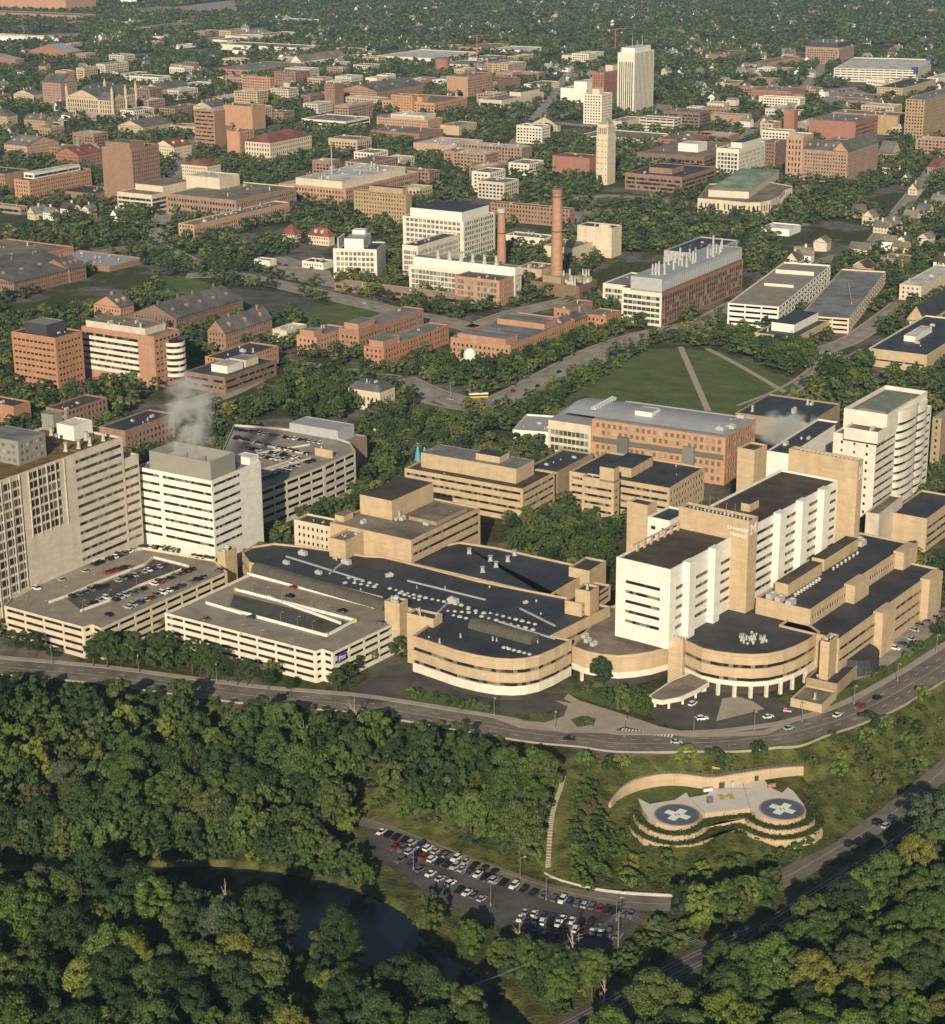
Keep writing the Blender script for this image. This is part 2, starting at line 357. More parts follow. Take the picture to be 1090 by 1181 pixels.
        by = {}
        for p in s.panes[100:]: by.setdefault(p[4], []).append(p)
        for pm, ps in by.items():
            mb = MB()
            for q, a, w, h, _ in ps:
                ux, uy = math.cos(a)*w, math.sin(a)*w
                mb.quad(q, (q[0]+ux,q[1]+uy,q[2]), (q[0]+ux,q[1]+uy,q[2]+h), (q[0],q[1],q[2]+h))
            tag(mb.build('small_window_panes', pm, s.root), kind='stuff')
        return s
_EQ = {}
def EQ(k):
    if k in _EQ: return _EQ[k]
    mb = MB(); m = 'white_equip'
    if k == 'roof_vent':
        mb.cyl((0,0), .45,.45, 0, .9, 10); mb.cyl((0,0), .8,.55, .9, 1.25, 10); mb.cyl((0,0), .55,.2, 1.25, 1.5, 10)
    elif k == 'air_handler':
        mb.box((0,0), 4.2, 2.2, .15, .4); mb.box((0,0), 4.0, 2.0, .4, 2.1); mb.box((-1.1,0), 1.4, 2.1, .6, 1.9); mb.cyl((.9,0), .7,.7, 2.1, 2.5, 12); mb.box((2.4,0), 1.0,.9, .5, 1.3)
    elif k == 'exhaust_fan':
        mb.box((0,0), 1.2, 1.2, 0, .5); mb.cyl((0,0), .5,.5, .5, 2.2, 10); mb.cyl((0,0), .5,.75, 2.2, 2.7, 10)
    elif k == 'skylight':
        for i in range(3):
            r = (1.5, 1.2, .6)[i]; mb.cyl((0,0), r, (1.35,.8,.15)[i], (0,.45,.8)[i], (.45,.8,1.0)[i], 10)
    elif k == 'exhaust_stack':
        mb.box((0,0), 1.6, 1.6, 0, .6); mb.cyl((0,0), .65,.5, .6, 6.5, 12); mb.cyl((0,0), .5,.7, 6.5, 6.9, 12)
    _EQ[k] = mb.mesh(k, m); return _EQ[k]
def bx(name, label, t, c, yb, xl, xr, wall, roof='roof_dark', wl='g', wr='g', h=None, z0=0.0, ang=GRID, par=.9, coping=None, clutter=0, pents=(), cat='building', base=1.0, top=1.2, group=None, dl=None, dr=None, n=None, fin=True, mar=1.4, wall2=None):
    px = P(t, *c); wall = vary(wall, int(px[0]*7+px[1]*3))
    if h is None: z1 = hgt(px[0], px[1], P(t, 0, yb)[1], z0)
    else: z1 = z0+h
    r = rect(t, c, z1, xl, xr, ang, dl, dr)
    b = Bld(name, label, cat, r, z0, group); b.r = r; b.z1 = z1
    b.block(r, z0, z1, wall, roof, [wr, 'n', 'n', wl], par, coping, base=base, top=top, n=n, mar=mar, wall2=wall2)
    for p in pents: b.pent(r, *p[:4], z1, *p[4:])
    b.clutter(r, z1-par, clutter or 4, int(px[0]), 1.0 if clutter else .7)
    if fin: b.done()
    return b
# ------------------------------------------------------------------ terrain
EDGE_T = [at(x, y, 0) for x, y in ((-250,765),(0,772),(110,784),(280,808),(420,830),(545,856),(660,872),(800,868),(900,856),(1000,828),(1090,778),(1250,690))]
EDGE_B = [at(x, y, -18) for x, y in ((-250,990),(0,968),(90,958),(250,952),(400,948),(500,978),(640,1028),(770,1046),(880,1018),(960,980),(1030,925),(1090,876),(1250,760))]
tX, tY = np.array([p.x for p in EDGE_T]), np.array([p.y for p in EDGE_T]); bX, bY = np.array([p.x for p in EDGE_B]), np.array([p.y for p in EDGE_B])
RIVER = [at(x, y, -19.5) for x, y in ((-260,1010),(-20,1003),(100,1003),(200,1000),(260,1000),(320,1006),(385,1018),(440,1038),(472,1058),(490,1085),(512,1100),(555,1126),(590,1156),(625,1195),(660,1260),(620,1290),(580,1225),(545,1180),(500,1152),(460,1132),(420,1114),(350,1094),(290,1075),(200,1053),(100,1045),(-20,1045),(-260,1055))]
HP = lambda x, y: (690 + x/4.192, 870 + y/4.192)
PADZ = -9.0
PAD = [at(*HP(x, y), PADZ) for x, y in ((192,213),(215,265),(240,302),(280,328),(325,343),(370,349),(410,346),(445,335),(480,315),(505,288),(515,284),(620,274),(735,261),(762,286),(800,306),(835,317),(870,322),(910,320),(945,313),(980,301),(1003,284),(1006,270),(992,240),(970,212),(945,178),(915,160),(890,186),(862,174),(832,160),(803,124),(700,141),(560,166),(525,194),(440,209),(426,184),(370,220),(250,240))]
WALLB = [at(*HP(x, y), PADZ) for x, y in ((63,252),(92,222),(130,199),(200,171),(300,151),(400,149),(500,162),(560,165),(640,153),(700,141),(800,121),(900,106),(992,98))]
PADFLAT = [p + Vector((0, 2.4)) for p in WALLB] + [at(*HP(x, y), PADZ) for x, y in ((1000,130),(1000,200),(985,240),(990,270),(930,300),(860,308),(780,285),(735,250),(520,275),(480,300),(440,325),(370,335),(290,318),(230,275),(190,240),(120,245))]
def _ss(t): t = np.clip(t, 0, 1); return t*t*(3-2*t)
def zt(X, Y):
    X = np.asarray(X, float); Y = np.asarray(Y, float)
    yt = np.interp(X, tX, tY); yb = np.interp(X, bX, bY)
    z = -18*_ss((yt-Y)/np.maximum(yt-yb, 5))
    z = z + np.where((z < -1) & (z > -17.5), .35*np.sin(X*.21+Y*.13)+.25*np.sin(X*.09-Y*.31), 0)
    xw = np.array([p.x for p in WALLB]); yw = np.array([p.y for p in WALLB]); tt = (X-xw[0])/(xw[-1]-xw[0]); wgt = _ss((tt+.16)/.16)*_ss((1.22-tt)/.2)
    Yw = np.interp(X, xw, yw); ht = np.interp(np.clip(tt, 0, 1), [0, .22, .7, 1], [.6, 4.0, 4.0, 2.8]); zb = PADZ+ht + (-PADZ-ht)*_ss((Y-Yw-2.6)/np.maximum(yt-Yw-2, 3))
    z = np.where((Y > Yw+.9) & (Y < yt), z*(1-wgt)+np.minimum(z, zb)*wgt, z)
    fx = np.array([p.x for p in PAD[1:29]]); fy = np.array([p.y for p in PAD[1:29]]); o_ = np.argsort(fx); Yf = np.interp(X, fx[o_], np.minimum.accumulate(fy[o_]) if False else fy[o_])
    zf = np.maximum(PADZ-3.2-.24*np.maximum(Yf-Y, 0), -18); z = np.where(Y < Yw+.9, z*(1-wgt)+np.minimum(z, zf)*wgt, z)
    z = np.where(inpoly(X, Y, RIVER), -21.5, z)
    z = np.where(inpoly(X, Y, PADFLAT), PADZ-.3, z)
    return z
def z1(x, y): return float(zt(np.array([x]), np.array([y]))[0])
def atg(px, py, up=0.0):
    z = 0.0; p = at(px, py, z+up)
    for _ in range(12): z = .5*z + .5*z1(p.x, p.y); p = at(px, py, z+up)
    return p
xs = np.unique(np.concatenate([np.arange(-210, 211, 2.0), np.arange(-480, 481, 15.0), np.linspace(-6000, 6000, 60)]))
ys = np.unique(np.concatenate([np.arange(470, 760, 2.0), np.arange(380, 1500, 20.0), np.geomspace(1500, 12000, 40)]))
GX, GY = np.meshgrid(xs, ys); GZ = zt(GX, GY); nx, ny = len(xs), len(ys)
me = D.meshes.new('ground'); me.vertices.add(nx*ny); me.vertices.foreach_set('co', np.stack([GX, GY, GZ], -1).astype(np.float32).ravel())
ii = (np.arange(ny-1)[:, None]*nx + np.arange(nx-1)[None]).ravel(); qs = np.stack([ii, ii+1, ii+nx+1, ii+nx], 1).astype(np.int32)
me.loops.add(qs.size); me.loops.foreach_set('vertex_index', qs.ravel()); me.polygons.add(len(qs)); me.polygons.foreach_set('loop_start', np.arange(0, qs.size, 4, dtype=np.int32))
me.update(calc_edges=True); me.validate()
m = D.materials.new('ground'); m.use_nodes = True; nt = m.node_tree; N = nt.nodes; Lk = nt.links; b = N['Principled BSDF']; b.inputs['Roughness'].default_value = 1; b.inputs['Specular IOR Level'].default_value = .1
g = N.new('ShaderNodeNewGeometry')
def noise(sc, det=5):
    n = N.new('ShaderNodeTexNoise'); n.inputs['Scale'].default_value = sc; n.inputs['Detail'].default_value = det; Lk.new(g.outputs['Position'], n.inputs['Vector']); return n.outputs['Fac']
def ramp(f, p0, c0, p1, c1):
    r = N.new('ShaderNodeValToRGB'); r.color_ramp.elements[0].position = p0; r.color_ramp.elements[0].color = rgb(*c0); r.color_ramp.elements[1].position = p1; r.color_ramp.elements[1].color = rgb(*c1); Lk.new(f, r.inputs['Fac']); return r.outputs['Color']
def mixc(f, a, bb):
    x = N.new('ShaderNodeMix'); x.data_type = 'RGBA'; Lk.new(f, x.inputs['Factor']); Lk.new(a, x.inputs['A']); Lk.new(bb, x.inputs['B']); return x.outputs['Result']
grass = ramp(noise(.35), .35, (.032,.042,.015), .68, (.095,.105,.036)); town = ramp(noise(.12), .35, (.10,.095,.085), .65, (.20,.18,.15))
sel = ramp(noise(.018, 3), .50, (0,0,0), .56, (1,1,1)); city = mixc(sel, grass, town)
sp = N.new('ShaderNodeSeparateXYZ'); Lk.new(g.outputs['Position'], sp.inputs[0]); mr = N.new('ShaderNodeMapRange'); mr.inputs['From Min'].default_value = -.6; mr.inputs['From Max'].default_value = -.1; Lk.new(sp.outputs['Z'], mr.inputs['Value'])
slope = ramp(noise(.16, 8), .34, (.045,.052,.016), .68, (.135,.140,.042))
Lk.new(mixc(mr.outputs['Result'], slope, city), b.inputs['Base Color'])
bp = N.new('ShaderNodeBump'); bp.inputs['Strength'].default_value = 1; bp.inputs['Distance'].default_value = .6; Lk.new(noise(.9, 4), bp.inputs['Height']); Lk.new(bp.outputs['Normal'], b.inputs['Normal'])
me.materials.append(m); MATS['ground'] = m
tag(D.objects.new('ground', me), kind='structure'); C.objects.link(D.objects['ground'])
def cr(pts, n=8):
    """smooth polyline through points"""
    p = [pts[0]] + list(pts) + [pts[-1]]; out = []
    for i in range(1, len(p)-2):
        for k in range(n):
            t = k/n; a, bq, c, d = p[i-1], p[i], p[i+1], p[i+2]
            out.append(.5*((2*bq) + (c-a)*t + (2*a-5*bq+4*c-d)*t*t + (3*bq-a-3*c+d)*t**3))
    out.append(p[-2]); return out
def strip(name, line, w, m, off, z=None, kind='structure', side=0.0, notree=True, thick=0.0):
    n = len(line); vs = []; L = []; R = []
    for i in range(n):
        d = (line[min(n-1, i+1)] - line[max(0, i-1)]).normalized(); nn = Vector((-d.y, d.x)); c = line[i] + nn*side
        a, b_ = c + nn*w/2, c - nn*w/2; L.append(a); R.append(b_)
        zc = z if z is not None else z1(c.x, c.y)
        vs += [(a.x, a.y, zc+off), (b_.x, b_.y, zc+off)]
    mb = MB(); mb.add(vs, [(2*i, 2*i+1, 2*i+3, 2*i+2) for i in range(n-1)])
    if thick:
        k = len(vs); mb.v += [(x, y, q-thick) for x, y, q in vs]
        mb.f += [(2*i+1, 2*i+1+k, 2*i+3+k, 2*i+3) for i in range(n-1)] + [(2*i, 2*i+2, 2*i+2+k, 2*i+k) for i in range(n-1)]
    o = mb.build(name, m); tag(o, kind=kind)
    if notree: NOTREE.append([tuple(p) for p in L + R[::-1]])
    return o
def dashes(line, side, w, m, off, dash=3, gap=6, name='road_marking'):
    mb = MB(); s = 0.0
    for i in range(len(line)-1):
        a, b_ = line[i], line[i+1]; L = (b_-a).length; d = (b_-a)/max(L, 1e-6); nn = Vector((-d.y, d.x)); t = 0.0
        while t < L:
            ph = (s+t) % (dash+gap)
            if ph < dash:
                e = min(L, t+dash-ph); p, q = a + d*t + nn*side, a + d*e + nn*side; z = z1(p.x, p.y)+off
                mb.quad(*[(v.x, v.y, z) for v in (p-nn*w/2, q-nn*w/2, q+nn*w/2, p+nn*w/2)]); t = e+.01
            else: t += (dash+gap-ph)
        s += L
    if mb.v: tag(mb.build(name, m), kind='structure')
def sheet(name, px, m, off, z=0.0, notree=True, kind='structure', t=None, world=False):
    poly = ccw([at(*P(t, *p), z) for p in px]) if not world else ccw(px)
    mb = MB(); mb.add([(p.x, p.y, z+off) for p in poly], [tuple(range(len(poly)))]); tag(mb.build(name, m), kind=kind)
    if notree: NOTREE.append([tuple(p) for p in poly])
    return poly
def pl(px, z=0.0, t=None): return cr([at(*P(t, *p), z) for p in px])
# river
mb = MB(); q = ccw(RIVER); mb.add([(p.x, p.y, -19.5) for p in q], [tuple(range(len(q)))])
m = D.materials.new('river_water'); m.use_nodes = True; MATS['river_water'] = m; b = m.node_tree.nodes['Principled BSDF']
b.inputs['Base Color'].default_value = (.006,.011,.016,1); b.inputs['Roughness'].default_value = .16; b.inputs['Specular IOR Level'].default_value = .5
n_ = m.node_tree.nodes.new('ShaderNodeTexNoise'); n_.inputs['Scale'].default_value = 60; bp = m.node_tree.nodes.new('ShaderNodeBump'); bp.inputs['Strength'].default_value = .12
m.node_tree.links.new(n_.outputs['Fac'], bp.inputs['Height']); m.node_tree.links.new(bp.outputs['Normal'], b.inputs['Normal'])
tag(mb.build('river', 'river_water'), kind='structure'); NOTREE.append([tuple(p) for p in q])
# hospital drive along the wood's upper edge
DRIVE = pl([(-120,757),(0,769),(110,779),(215,793),(285,802),(330,806),(400,812),(470,822),(565,838),(620,847),(675,852),(720,857.5),(822,856),(880,850),(924,842.5),(991,821),(1059,784),(1100,758),(1180,705)])
strip('road', DRIVE, 15, 'asphalt_drive', .04); strip('road_marking', DRIVE, .25, 'paint_yellow', .06, notree=False)
dashes(DRIVE, 3.4, .18, 'paint', .06); dashes(DRIVE, -3.4, .18, 'paint', .06)
strip('pavement', DRIVE, 3.2, 'pavement', .14, side=9.2, thick=.14)
strip('kerb', DRIVE, .45, 'pavement', .7, side=-7.9, thick=1.1)
# forecourt drives
sheet('forecourt', [(400,800),(445,768),(470,765),(520,780),(580,797),(640,800),(665,812),(720,830),(735,838),(680,840),(620,838),(560,828),(470,808),(410,812)], 'asphalt', .06)
sheet('forecourt', [(742,805),(770,798),(800,790),(880,803),(905,812),(915,822),(880,838),(800,842),(757,834)], 'asphalt', .064)
sheet('pavement', [(655,800),(668,808),(700,818),(735,829),(760,838),(800,846),(880,843),(915,830),(912,835),(884,848),(800,851),(757,846),(720,838),(690,826),(650,806)], 'pavement', .10)
sheet('pavement', [(562,826),(620,836),(650,826),(655,815),(640,808),(665,812),(690,826),(720,838),(700,846),(650,845),(600,840)], 'pavement', .09)
sheet('planted_island', [(585,824),(600,823),(640,822),(646,828),(630,833),(605,832)], 'lawn', .16); sheet('planted_island', [(658,830),(672,826),(688,829),(685,836),(666,839)], 'lawn', .16)
sheet('lawn', [(455,797),(480,795),(560,812),(584,822),(560,822),(470,806)], 'lawn', .10, notree=False)
sheet('lawn', [(645,797),(680,790),(712,782),(745,795),(752,812),(745,826),(700,815)], 'lawn', .10, notree=False)
sheet('pavement', [(833,806),(850,803),(868,809),(882,818),(850,826),(826,832)], 'pavement', .11)
sheet('lawn', [(896,805),(920,800),(965,800),(985,790),(1000,782),(1090,722),(1090,735),(1000,800),(960,822),(935,822)], 'lawn', .05, notree=False)
sheet('parking_lot', [(985,760),(1090,700),(1090,722),(1010,778),(985,785)], 'asphalt_pale', .055)
# lower road, riverside lot, railway
LOWER = pl([(380,938),(440,952),(500,973),(560,998),(600,1013),(650,1028),(700,1038),(770,1043),(840,1036),(900,1015),(945,990),(1000,958),(1040,930),(1075,900),(1110,865),(1170,800)], -18)
strip('road', LOWER, 9.5, 'asphalt_drive', .14); dashes(LOWER, 0, .2, 'paint_yellow', .16, 50, .5); KW = pl([(628,1009),(650,1018),(700,1029),(770,1034),(800,1033)], -18); strip('low_wall', KW, .5, 'concrete', 1.0, z=-18, thick=1.4, kind='structure')
sheet('parking_lot', [(420,957),(470,967),(540,998),(600,1020),(660,1036),(735,1047),(742,1060),(720,1085),(690,1102),(640,1098),(575,1068),(520,1045),(470,1015),(430,985)], 'asphalt', .08, z=-18)
NOTREE.append([tuple(at(x, y, -12)) for x, y in ((640,905),(662,900),(662,912),(652,950),(645,1005),(626,1005),(630,955))])
STEPS = [at(x, y, z) for x, y, z in ((652,908,-7.2),(646,926,-9.5),(640,945,-12.5),(635,968,-15),(632,1004,-17.6))]
RAIL = pl([(600,1215),(700,1163),(790,1113),(886,1069),(944,1032),(1000,998),(1038,973),(1110,920),(1180,860)], -18)
strip('railway_ballast', RAIL, 11, 'asphalt', .12)
for s in (-3.2, -1.7, 1.7, 3.2): strip('rail', RAIL, .16, 'steel', .32, side=s, notree=False, thick=.2)
WOODPATH = pl([(-60,975),(0,966),(40,960),(90,956)], -18); strip('path', WOODPATH, 4, 'path', .1)
# city streets
for nm, line, w, mm in (
  ('road', [(455,438),(500,457),(560,468),(600,455),(640,434),(690,408),(740,390),(800,377)], 24, 'asphalt_pale'),
  ('road', [(800,377),(850,350),(900,330),(960,300)], 11, 'asphalt_pale'),
  ('road', [(215,318),(270,318),(330,330),(400,346),(470,362),(545,378),(600,395)], 17, 'asphalt_pale'),
  ('road', [(545,378),(590,362),(640,350),(700,336)], 14, 'asphalt_pale'),
  ('road', [(250,402),(303,415),(360,424),(400,430),(455,438)], 16, 'asphalt_pale'),
  ('road', [(200,470),(255,455),(303,430),(330,415)], 14, 'asphalt_pale'),
  ('road', [(60,300),(120,290),(180,284),(230,306)], 10, 'asphalt_pale'),
  ('road', [(940,215),(900,230),(880,250),(930,260)], 10, 'asphalt_pale'),
  ('road', [(930,410),(975,395),(1000,380),(1040,350)], 11, 'asphalt_pale'),
  ('road', [(950,300),(1000,288),(1030,275)], 8, 'asphalt_pale'),
  ('road', [(300,243),(420,230),(560,218),(640,205)], 12, 'asphalt_pale'), ('road', [(600,238),(700,226),(800,236),(860,250)], 12, 'asphalt_pale'), ('road', [(620,140),(760,150),(900,148),(1100,158)], 15, 'asphalt_pale'), ('road', [(760,178),(900,170),(1010,180)], 13, 'asphalt_pale'), ('road', [(-20,238),(100,250),(200,262)], 11, 'asphalt_pale'), ('road', [(250,125),(400,132),(620,140)], 15, 'asphalt_pale'), ('road', [(820,200),(870,150),(930,100),(960,60)], 14, 'asphalt_pale'), ('road', [(560,215),(600,160),(640,110),(660,80)], 14, 'asphalt_pale'), ('road', [(180,280),(200,210),(230,150)], 11, 'asphalt_pale'), ('road', [(1000,290),(1040,240),(1080,190)], 10, 'asphalt_pale'),
  ('road', [(860,470),(905,452),(940,430),(960,405)], 9, 'asphalt_pale')):
    L = pl(line); strip(nm, L, w, mm, .05)
    dashes(L, 0, .35, 'paint', .08, 6, 8)
    strip('pavement', L, 2.6, 'pavement', .12, side=w/2+1.6, notree=False); strip('pavement', L, 2.6, 'pavement', .12, side=-w/2-1.6, notree=False)
sheet('lawn', [(640,470),(690,432),(740,402),(785,402),(830,405),(905,435),(925,450),(905,470),(860,485),(800,490)], 'lawn', .07)
for l, w in (([(785,400),(800,435),(817,474)],4),([(815,402),(850,420),(905,452)],4)): strip('path', pl(l), w, 'path', .10, notree=False)
sheet('lawn', [(330,360),(390,350),(470,368),(535,385),(540,395),(480,400),(380,385)], 'lawn', .04); sheet('parking_lot', [(215,345),(270,332),(330,338),(372,352),(330,366),(280,372),(225,362)], 'asphalt', .055)
sheet('lawn', [(468,480),(500,462),(535,478),(530,495),(500,505),(470,498)], 'lawn', .07)
sheet('parking_lot', [(290,300),(330,295),(380,312),(390,332),(330,322)], 'asphalt_pale', .058)
sheet('lawn', [(180,322),(215,318),(250,330),(225,345),(190,345)], 'lawn', .045)
sheet('parking_lot', [(930,105),(985,100),(1010,112),(960,122)], 'asphalt_pale', .05); sheet('parking_lot', [(880,68),(930,66),(935,75),(885,78)], 'asphalt_pale', .05)
sheet('parking_lot', [(600,238),(660,245),(720,240),(690,252),(640,262)], 'asphalt_pale', .05)
sheet('railway_yard', [(0,42),(95,38),(90,46),(0,52)], 'asphalt_pale', .05)
sheet('field', [(180,55),(270,58),(300,66),(230,64)], 'lawn', .05); sheet('parking_lot', [(200,8),(270,0),(275,15),(210,18)], 'asphalt_pale', .05); sheet('parking_lot', [(230,45),(300,32),(330,42),(250,55)], 'asphalt_pale', .052)
# ------------------------------------------------------------------ hospital complex
def pts(t, lst, z): return [at(*P(t, *p), z) for p in lst]
def layered(b, poly, layers, z1, roof, coping, par=.9, ptk=.5):
    """layers: (name, z0, z1, material, inset)"""
    poly = ccw(poly); FP.append([tuple(p) for p in poly])
    for nm, a, c, m, d in layers:
        q = inset(poly, d) if d else poly
        mb = MB(); mb.prism(q, a, c, bottom=True); mb.build(nm, m, b.root)
    inn = inset(poly, ptk); mb = MB(); k = len(poly)
    for i in range(k):
        j = (i+1) % k; a, c, e, f = poly[i], poly[j], inn[j], inn[i]; zt_ = z1
        mb.quad((a.x,a.y,zt_),(c.x,c.y,zt_),(e.x,e.y,zt_),(f.x,f.y,zt_)); mb.quad((f.x,f.y,zt_),(e.x,e.y,zt_),(e.x,e.y,zt_-par),(f.x,f.y,zt_-par))
        mb.quad((a.x,a.y,zt_-par-.3),(c.x,c.y,zt_-par-.3),(c.x,c.y,zt_),(a.x,a.y,zt_))
    mb.build('parapet', coping, b.root)
    mb = MB(); mb.add([(p.x,p.y,z1-par) for p in inn], [tuple(range(k))]); mb.build('roof', roof, b.root)
    return poly
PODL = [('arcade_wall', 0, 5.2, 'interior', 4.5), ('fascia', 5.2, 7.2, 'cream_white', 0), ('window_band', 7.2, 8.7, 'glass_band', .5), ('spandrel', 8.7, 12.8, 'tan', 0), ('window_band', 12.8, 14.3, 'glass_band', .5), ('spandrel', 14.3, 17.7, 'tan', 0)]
mat('cream_white', (.74,.68,.56), rough=.75, var=.06, scale=.3, streak=True)
Z = 19.0
# left podium: wide dark roof with barrel skylights
px = [(475.5,733),(500,741),(525,749.5),(550,755.5),(572,759),(591,760),(606,759),(622,755.5),(640,748),(659.5,737.5),(636.5,732.5),(704,699),(666,691),(606,679.5),(550,668.5),(491,653),(442,641),(420,640),(380,633.5),(352,629.5),(316,626),(290,630),(279,636),(287,648),(360,668),(440,688),(446,699),(470,700),(503,714)]
poly = [at(x, y, Z) for x, y in px]
b = Bld('hospital_podium', 'broad low tan hospital wing with a rounded front, dark roof and ribbed barrel skylights', 'hospital', poly)
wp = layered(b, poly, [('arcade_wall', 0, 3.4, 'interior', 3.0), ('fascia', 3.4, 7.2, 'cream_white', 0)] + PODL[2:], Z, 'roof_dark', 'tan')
def barrel(b, p0, p1, w, h, z, m):
    d = (p1-p0).normalized(); n = Vector((-d.y, d.x)); L = (p1-p0).length; mb = MB(); K = 9; nseg = max(4, int(L/2.2))
    for s in range(nseg):
        a = p0 + d*(L*s/nseg); c = p0 + d*(L*(s+.9)/nseg)
        for (q0, q1, g) in ((a, c, 1.0), (c, p0 + d*(L*(s+1)/nseg), 1.06)):
            ring = [[(q.x + n.x*w/2*g*math.cos(math.pi*k/K), q.y + n.y*w/2*g*math.cos(math.pi*k/K), z + h*g*math.sin(math.pi*k/K)) for k in range(K+1)] for q in (q0, q1)]
            for k in range(K): mb.quad(ring[0][k], ring[1][k], ring[1][k+1], ring[0][k+1])
            mb.add(ring[0], [tuple(range(K, -1, -1))]); mb.add(ring[1], [tuple(range(K+1))])
    mb.build('barrel_skylight', m, b.root)
mat('skylight_glass', (.10,.095,.075), rough=.35, var=.15, scale=.4, spec=.5)
barrel(b, at(295,653,Z+1), at(447,697,Z+1), 6.5, 3.6, Z-.9, 'skylight_glass'); barrel(b, at(545,717,Z+1), at(617,736,Z+1), 6.5, 3.6, Z-.9, 'skylight_glass')
rg = random.Random(3)
for (t, x0, y0, x1, y1, n) in (('d1',515,372,640,402,5),('d1',540,395,630,412,4),('d1',700,420,860,462,7),('d1',745,440,830,470,5),('d1',890,468,1020,495,6),('d1',985,540,1070,560,4),('d2',0,512,70,530,3),('d2',60,545,290,605,8),('d2',100,530,300,580,8),('d2',160,685,275,715,6),('d1',1020,490,1085,520,3),('d1',960,520,1085,530,5)):
    for i in range(n):
        q = at(*P(t, x0+(x1-x0)*i/(n-1), y0+(y1-y0)*i/(n-1)), Z-.5); inst('skylight_dome', EQ('skylight'), b.root, (q.x, q.y, Z-.9), rg.random(), [rg.uniform(.5,.8)]*3)
for (t, x, y, s) in (('d1',310,265,1.3),('d1',235,305,1),('d1',380,350,1),('d1',505,305,1.4),('d1',985,480,1.5)):
    q = at(*P(t, x, y), Z); inst('air_handler', EQ('air_handler'), b.root, (q.x, q.y, Z-.9), 2.5, [s*.75]*3)
for (x0, y0, x1, y1) in ((330,640,420,668),(470,668,560,690),(600,700,640,720),(380,660,398,645),(520,690,505,705),(575,715,640,735)):
    p, q = at(x0, y0, Z), at(x1, y1, Z); mb = MB(); mb.box((p+q)/2, (q-p).length, .7, Z-.9, Z-.35, math.atan2((q-p).y, (q-p).x)); mb.build('roof_duct', 'grey_metal', b.root)
pn = [tuple(p) for p in poly]
for i in range(46):
    p = at(rg.uniform(300,660), rg.uniform(640,755), Z)
    if inpoly(np.array([p.x]), np.array([p.y]), [tuple(v) for v in inset(ccw(poly), 2.5)])[0]: k = rg.choice(('roof_vent','roof_vent','exhaust_fan','air_handler')); inst(k, EQ(k), b.root, (p.x, p.y, Z-.9), .5, [rg.uniform(.4,.8)]*3)
for x, y in ((500,775),(528,784),(556,792),(580,797),(604,797),(628,790)):
    q = at(x, y-2, 0); mb = MB(); mb.box(q + Vector((0, 1.5)), 1.3, 1.3, 0, 3.5, .4); mb.build('column', 'cream_white', b.root)
b.done()
# rear low roof with vents
poly = [at(*P(t, x, y), 17.5) for t, x, y in (('d1',690,283),('d2',-40,212),('d2',130,238),('d2',470,312),('d2',560,330),('d2',500,372),('d2',365,452),('d2',470,478))]
b = Bld('hospital_link_block', 'low dark roofed link between the rounded wing and the courtyard trees', 'hospital', poly)
layered(b, poly, [('wall', 0, 16.2, 'tan', 0)], 17.5, 'roof_dark', 'tan')
for x, y in ((100,295),(178,297),(208,270),(125,322),(65,345),(5,262)):
    q = at(*P('d2', x, y), 17); inst('exhaust_fan', EQ('exhaust_fan'), b.root, (q.x, q.y, 16.6), 0, (1.7, 1.7, .9))
b.done()
r = rect('d2', (545,345), 21, 452, 620); b = Bld('roof_lift_house', 'small tan flat roofed block between the courtyard trees and the white bed tower', 'building', r); b.block(r, 0, 21, 'tan', 'roof_brownblack'); b.done()
# brick stub on the podium roof
r = rect('d2', (510,492), 24, 434, 640); b = Bld('roof_plant_room', 'narrow tan plant room with a raised cube on the rounded wing roof', 'building', r, Z-.9)
b.block(r, Z-2, 24, 'tan', 'roof_dark', [('b',3,1,0,0,'glass'),'n','n','n'], track=False)
r2 = rect('d2', (548,437), 29, 481, 588); b.block(r2, Z-2, 29, 'tan', 'roof_dark', 'n', track=False); inst('exhaust_fan', EQ('exhaust_fan'), b.root, (bil(r2,.5,.5).x, bil(r2,.5,.5).y, 28.1)); b.done()
# middle curve
px = [(659.5,744.5),(675,750.5),(694,754.5),(714,756),(733,754.5),(752,751.5),(771,746),(790,737),(800,700),(740,690),(700,700)]
poly = [at(x, y, 15) for x, y in px]
b = Bld('curved_entrance_wing', 'lower curved tan entrance wing joining the two rounded hospital wings', 'hospital', poly)
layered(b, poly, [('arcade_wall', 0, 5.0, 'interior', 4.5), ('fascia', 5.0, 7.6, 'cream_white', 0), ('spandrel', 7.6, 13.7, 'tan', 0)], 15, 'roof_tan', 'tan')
q = [at(x, y, 0) for x, y in ((671,785),(690,790),(712,789),(728,786),(745,781),(758,777))]
for p in q: mb = MB(); mb.box(p, 1.1, 1.1, 0, 5.0, .5); mb.build('column', 'cream_white', b.root)
for x, y in ((675,733),(678,738),(685,742)): p = at(x, y, 15); inst('air_handler', EQ('air_handler'), b.root, (p.x, p.y, 14.1), .9, [.8]*3)
b.done()
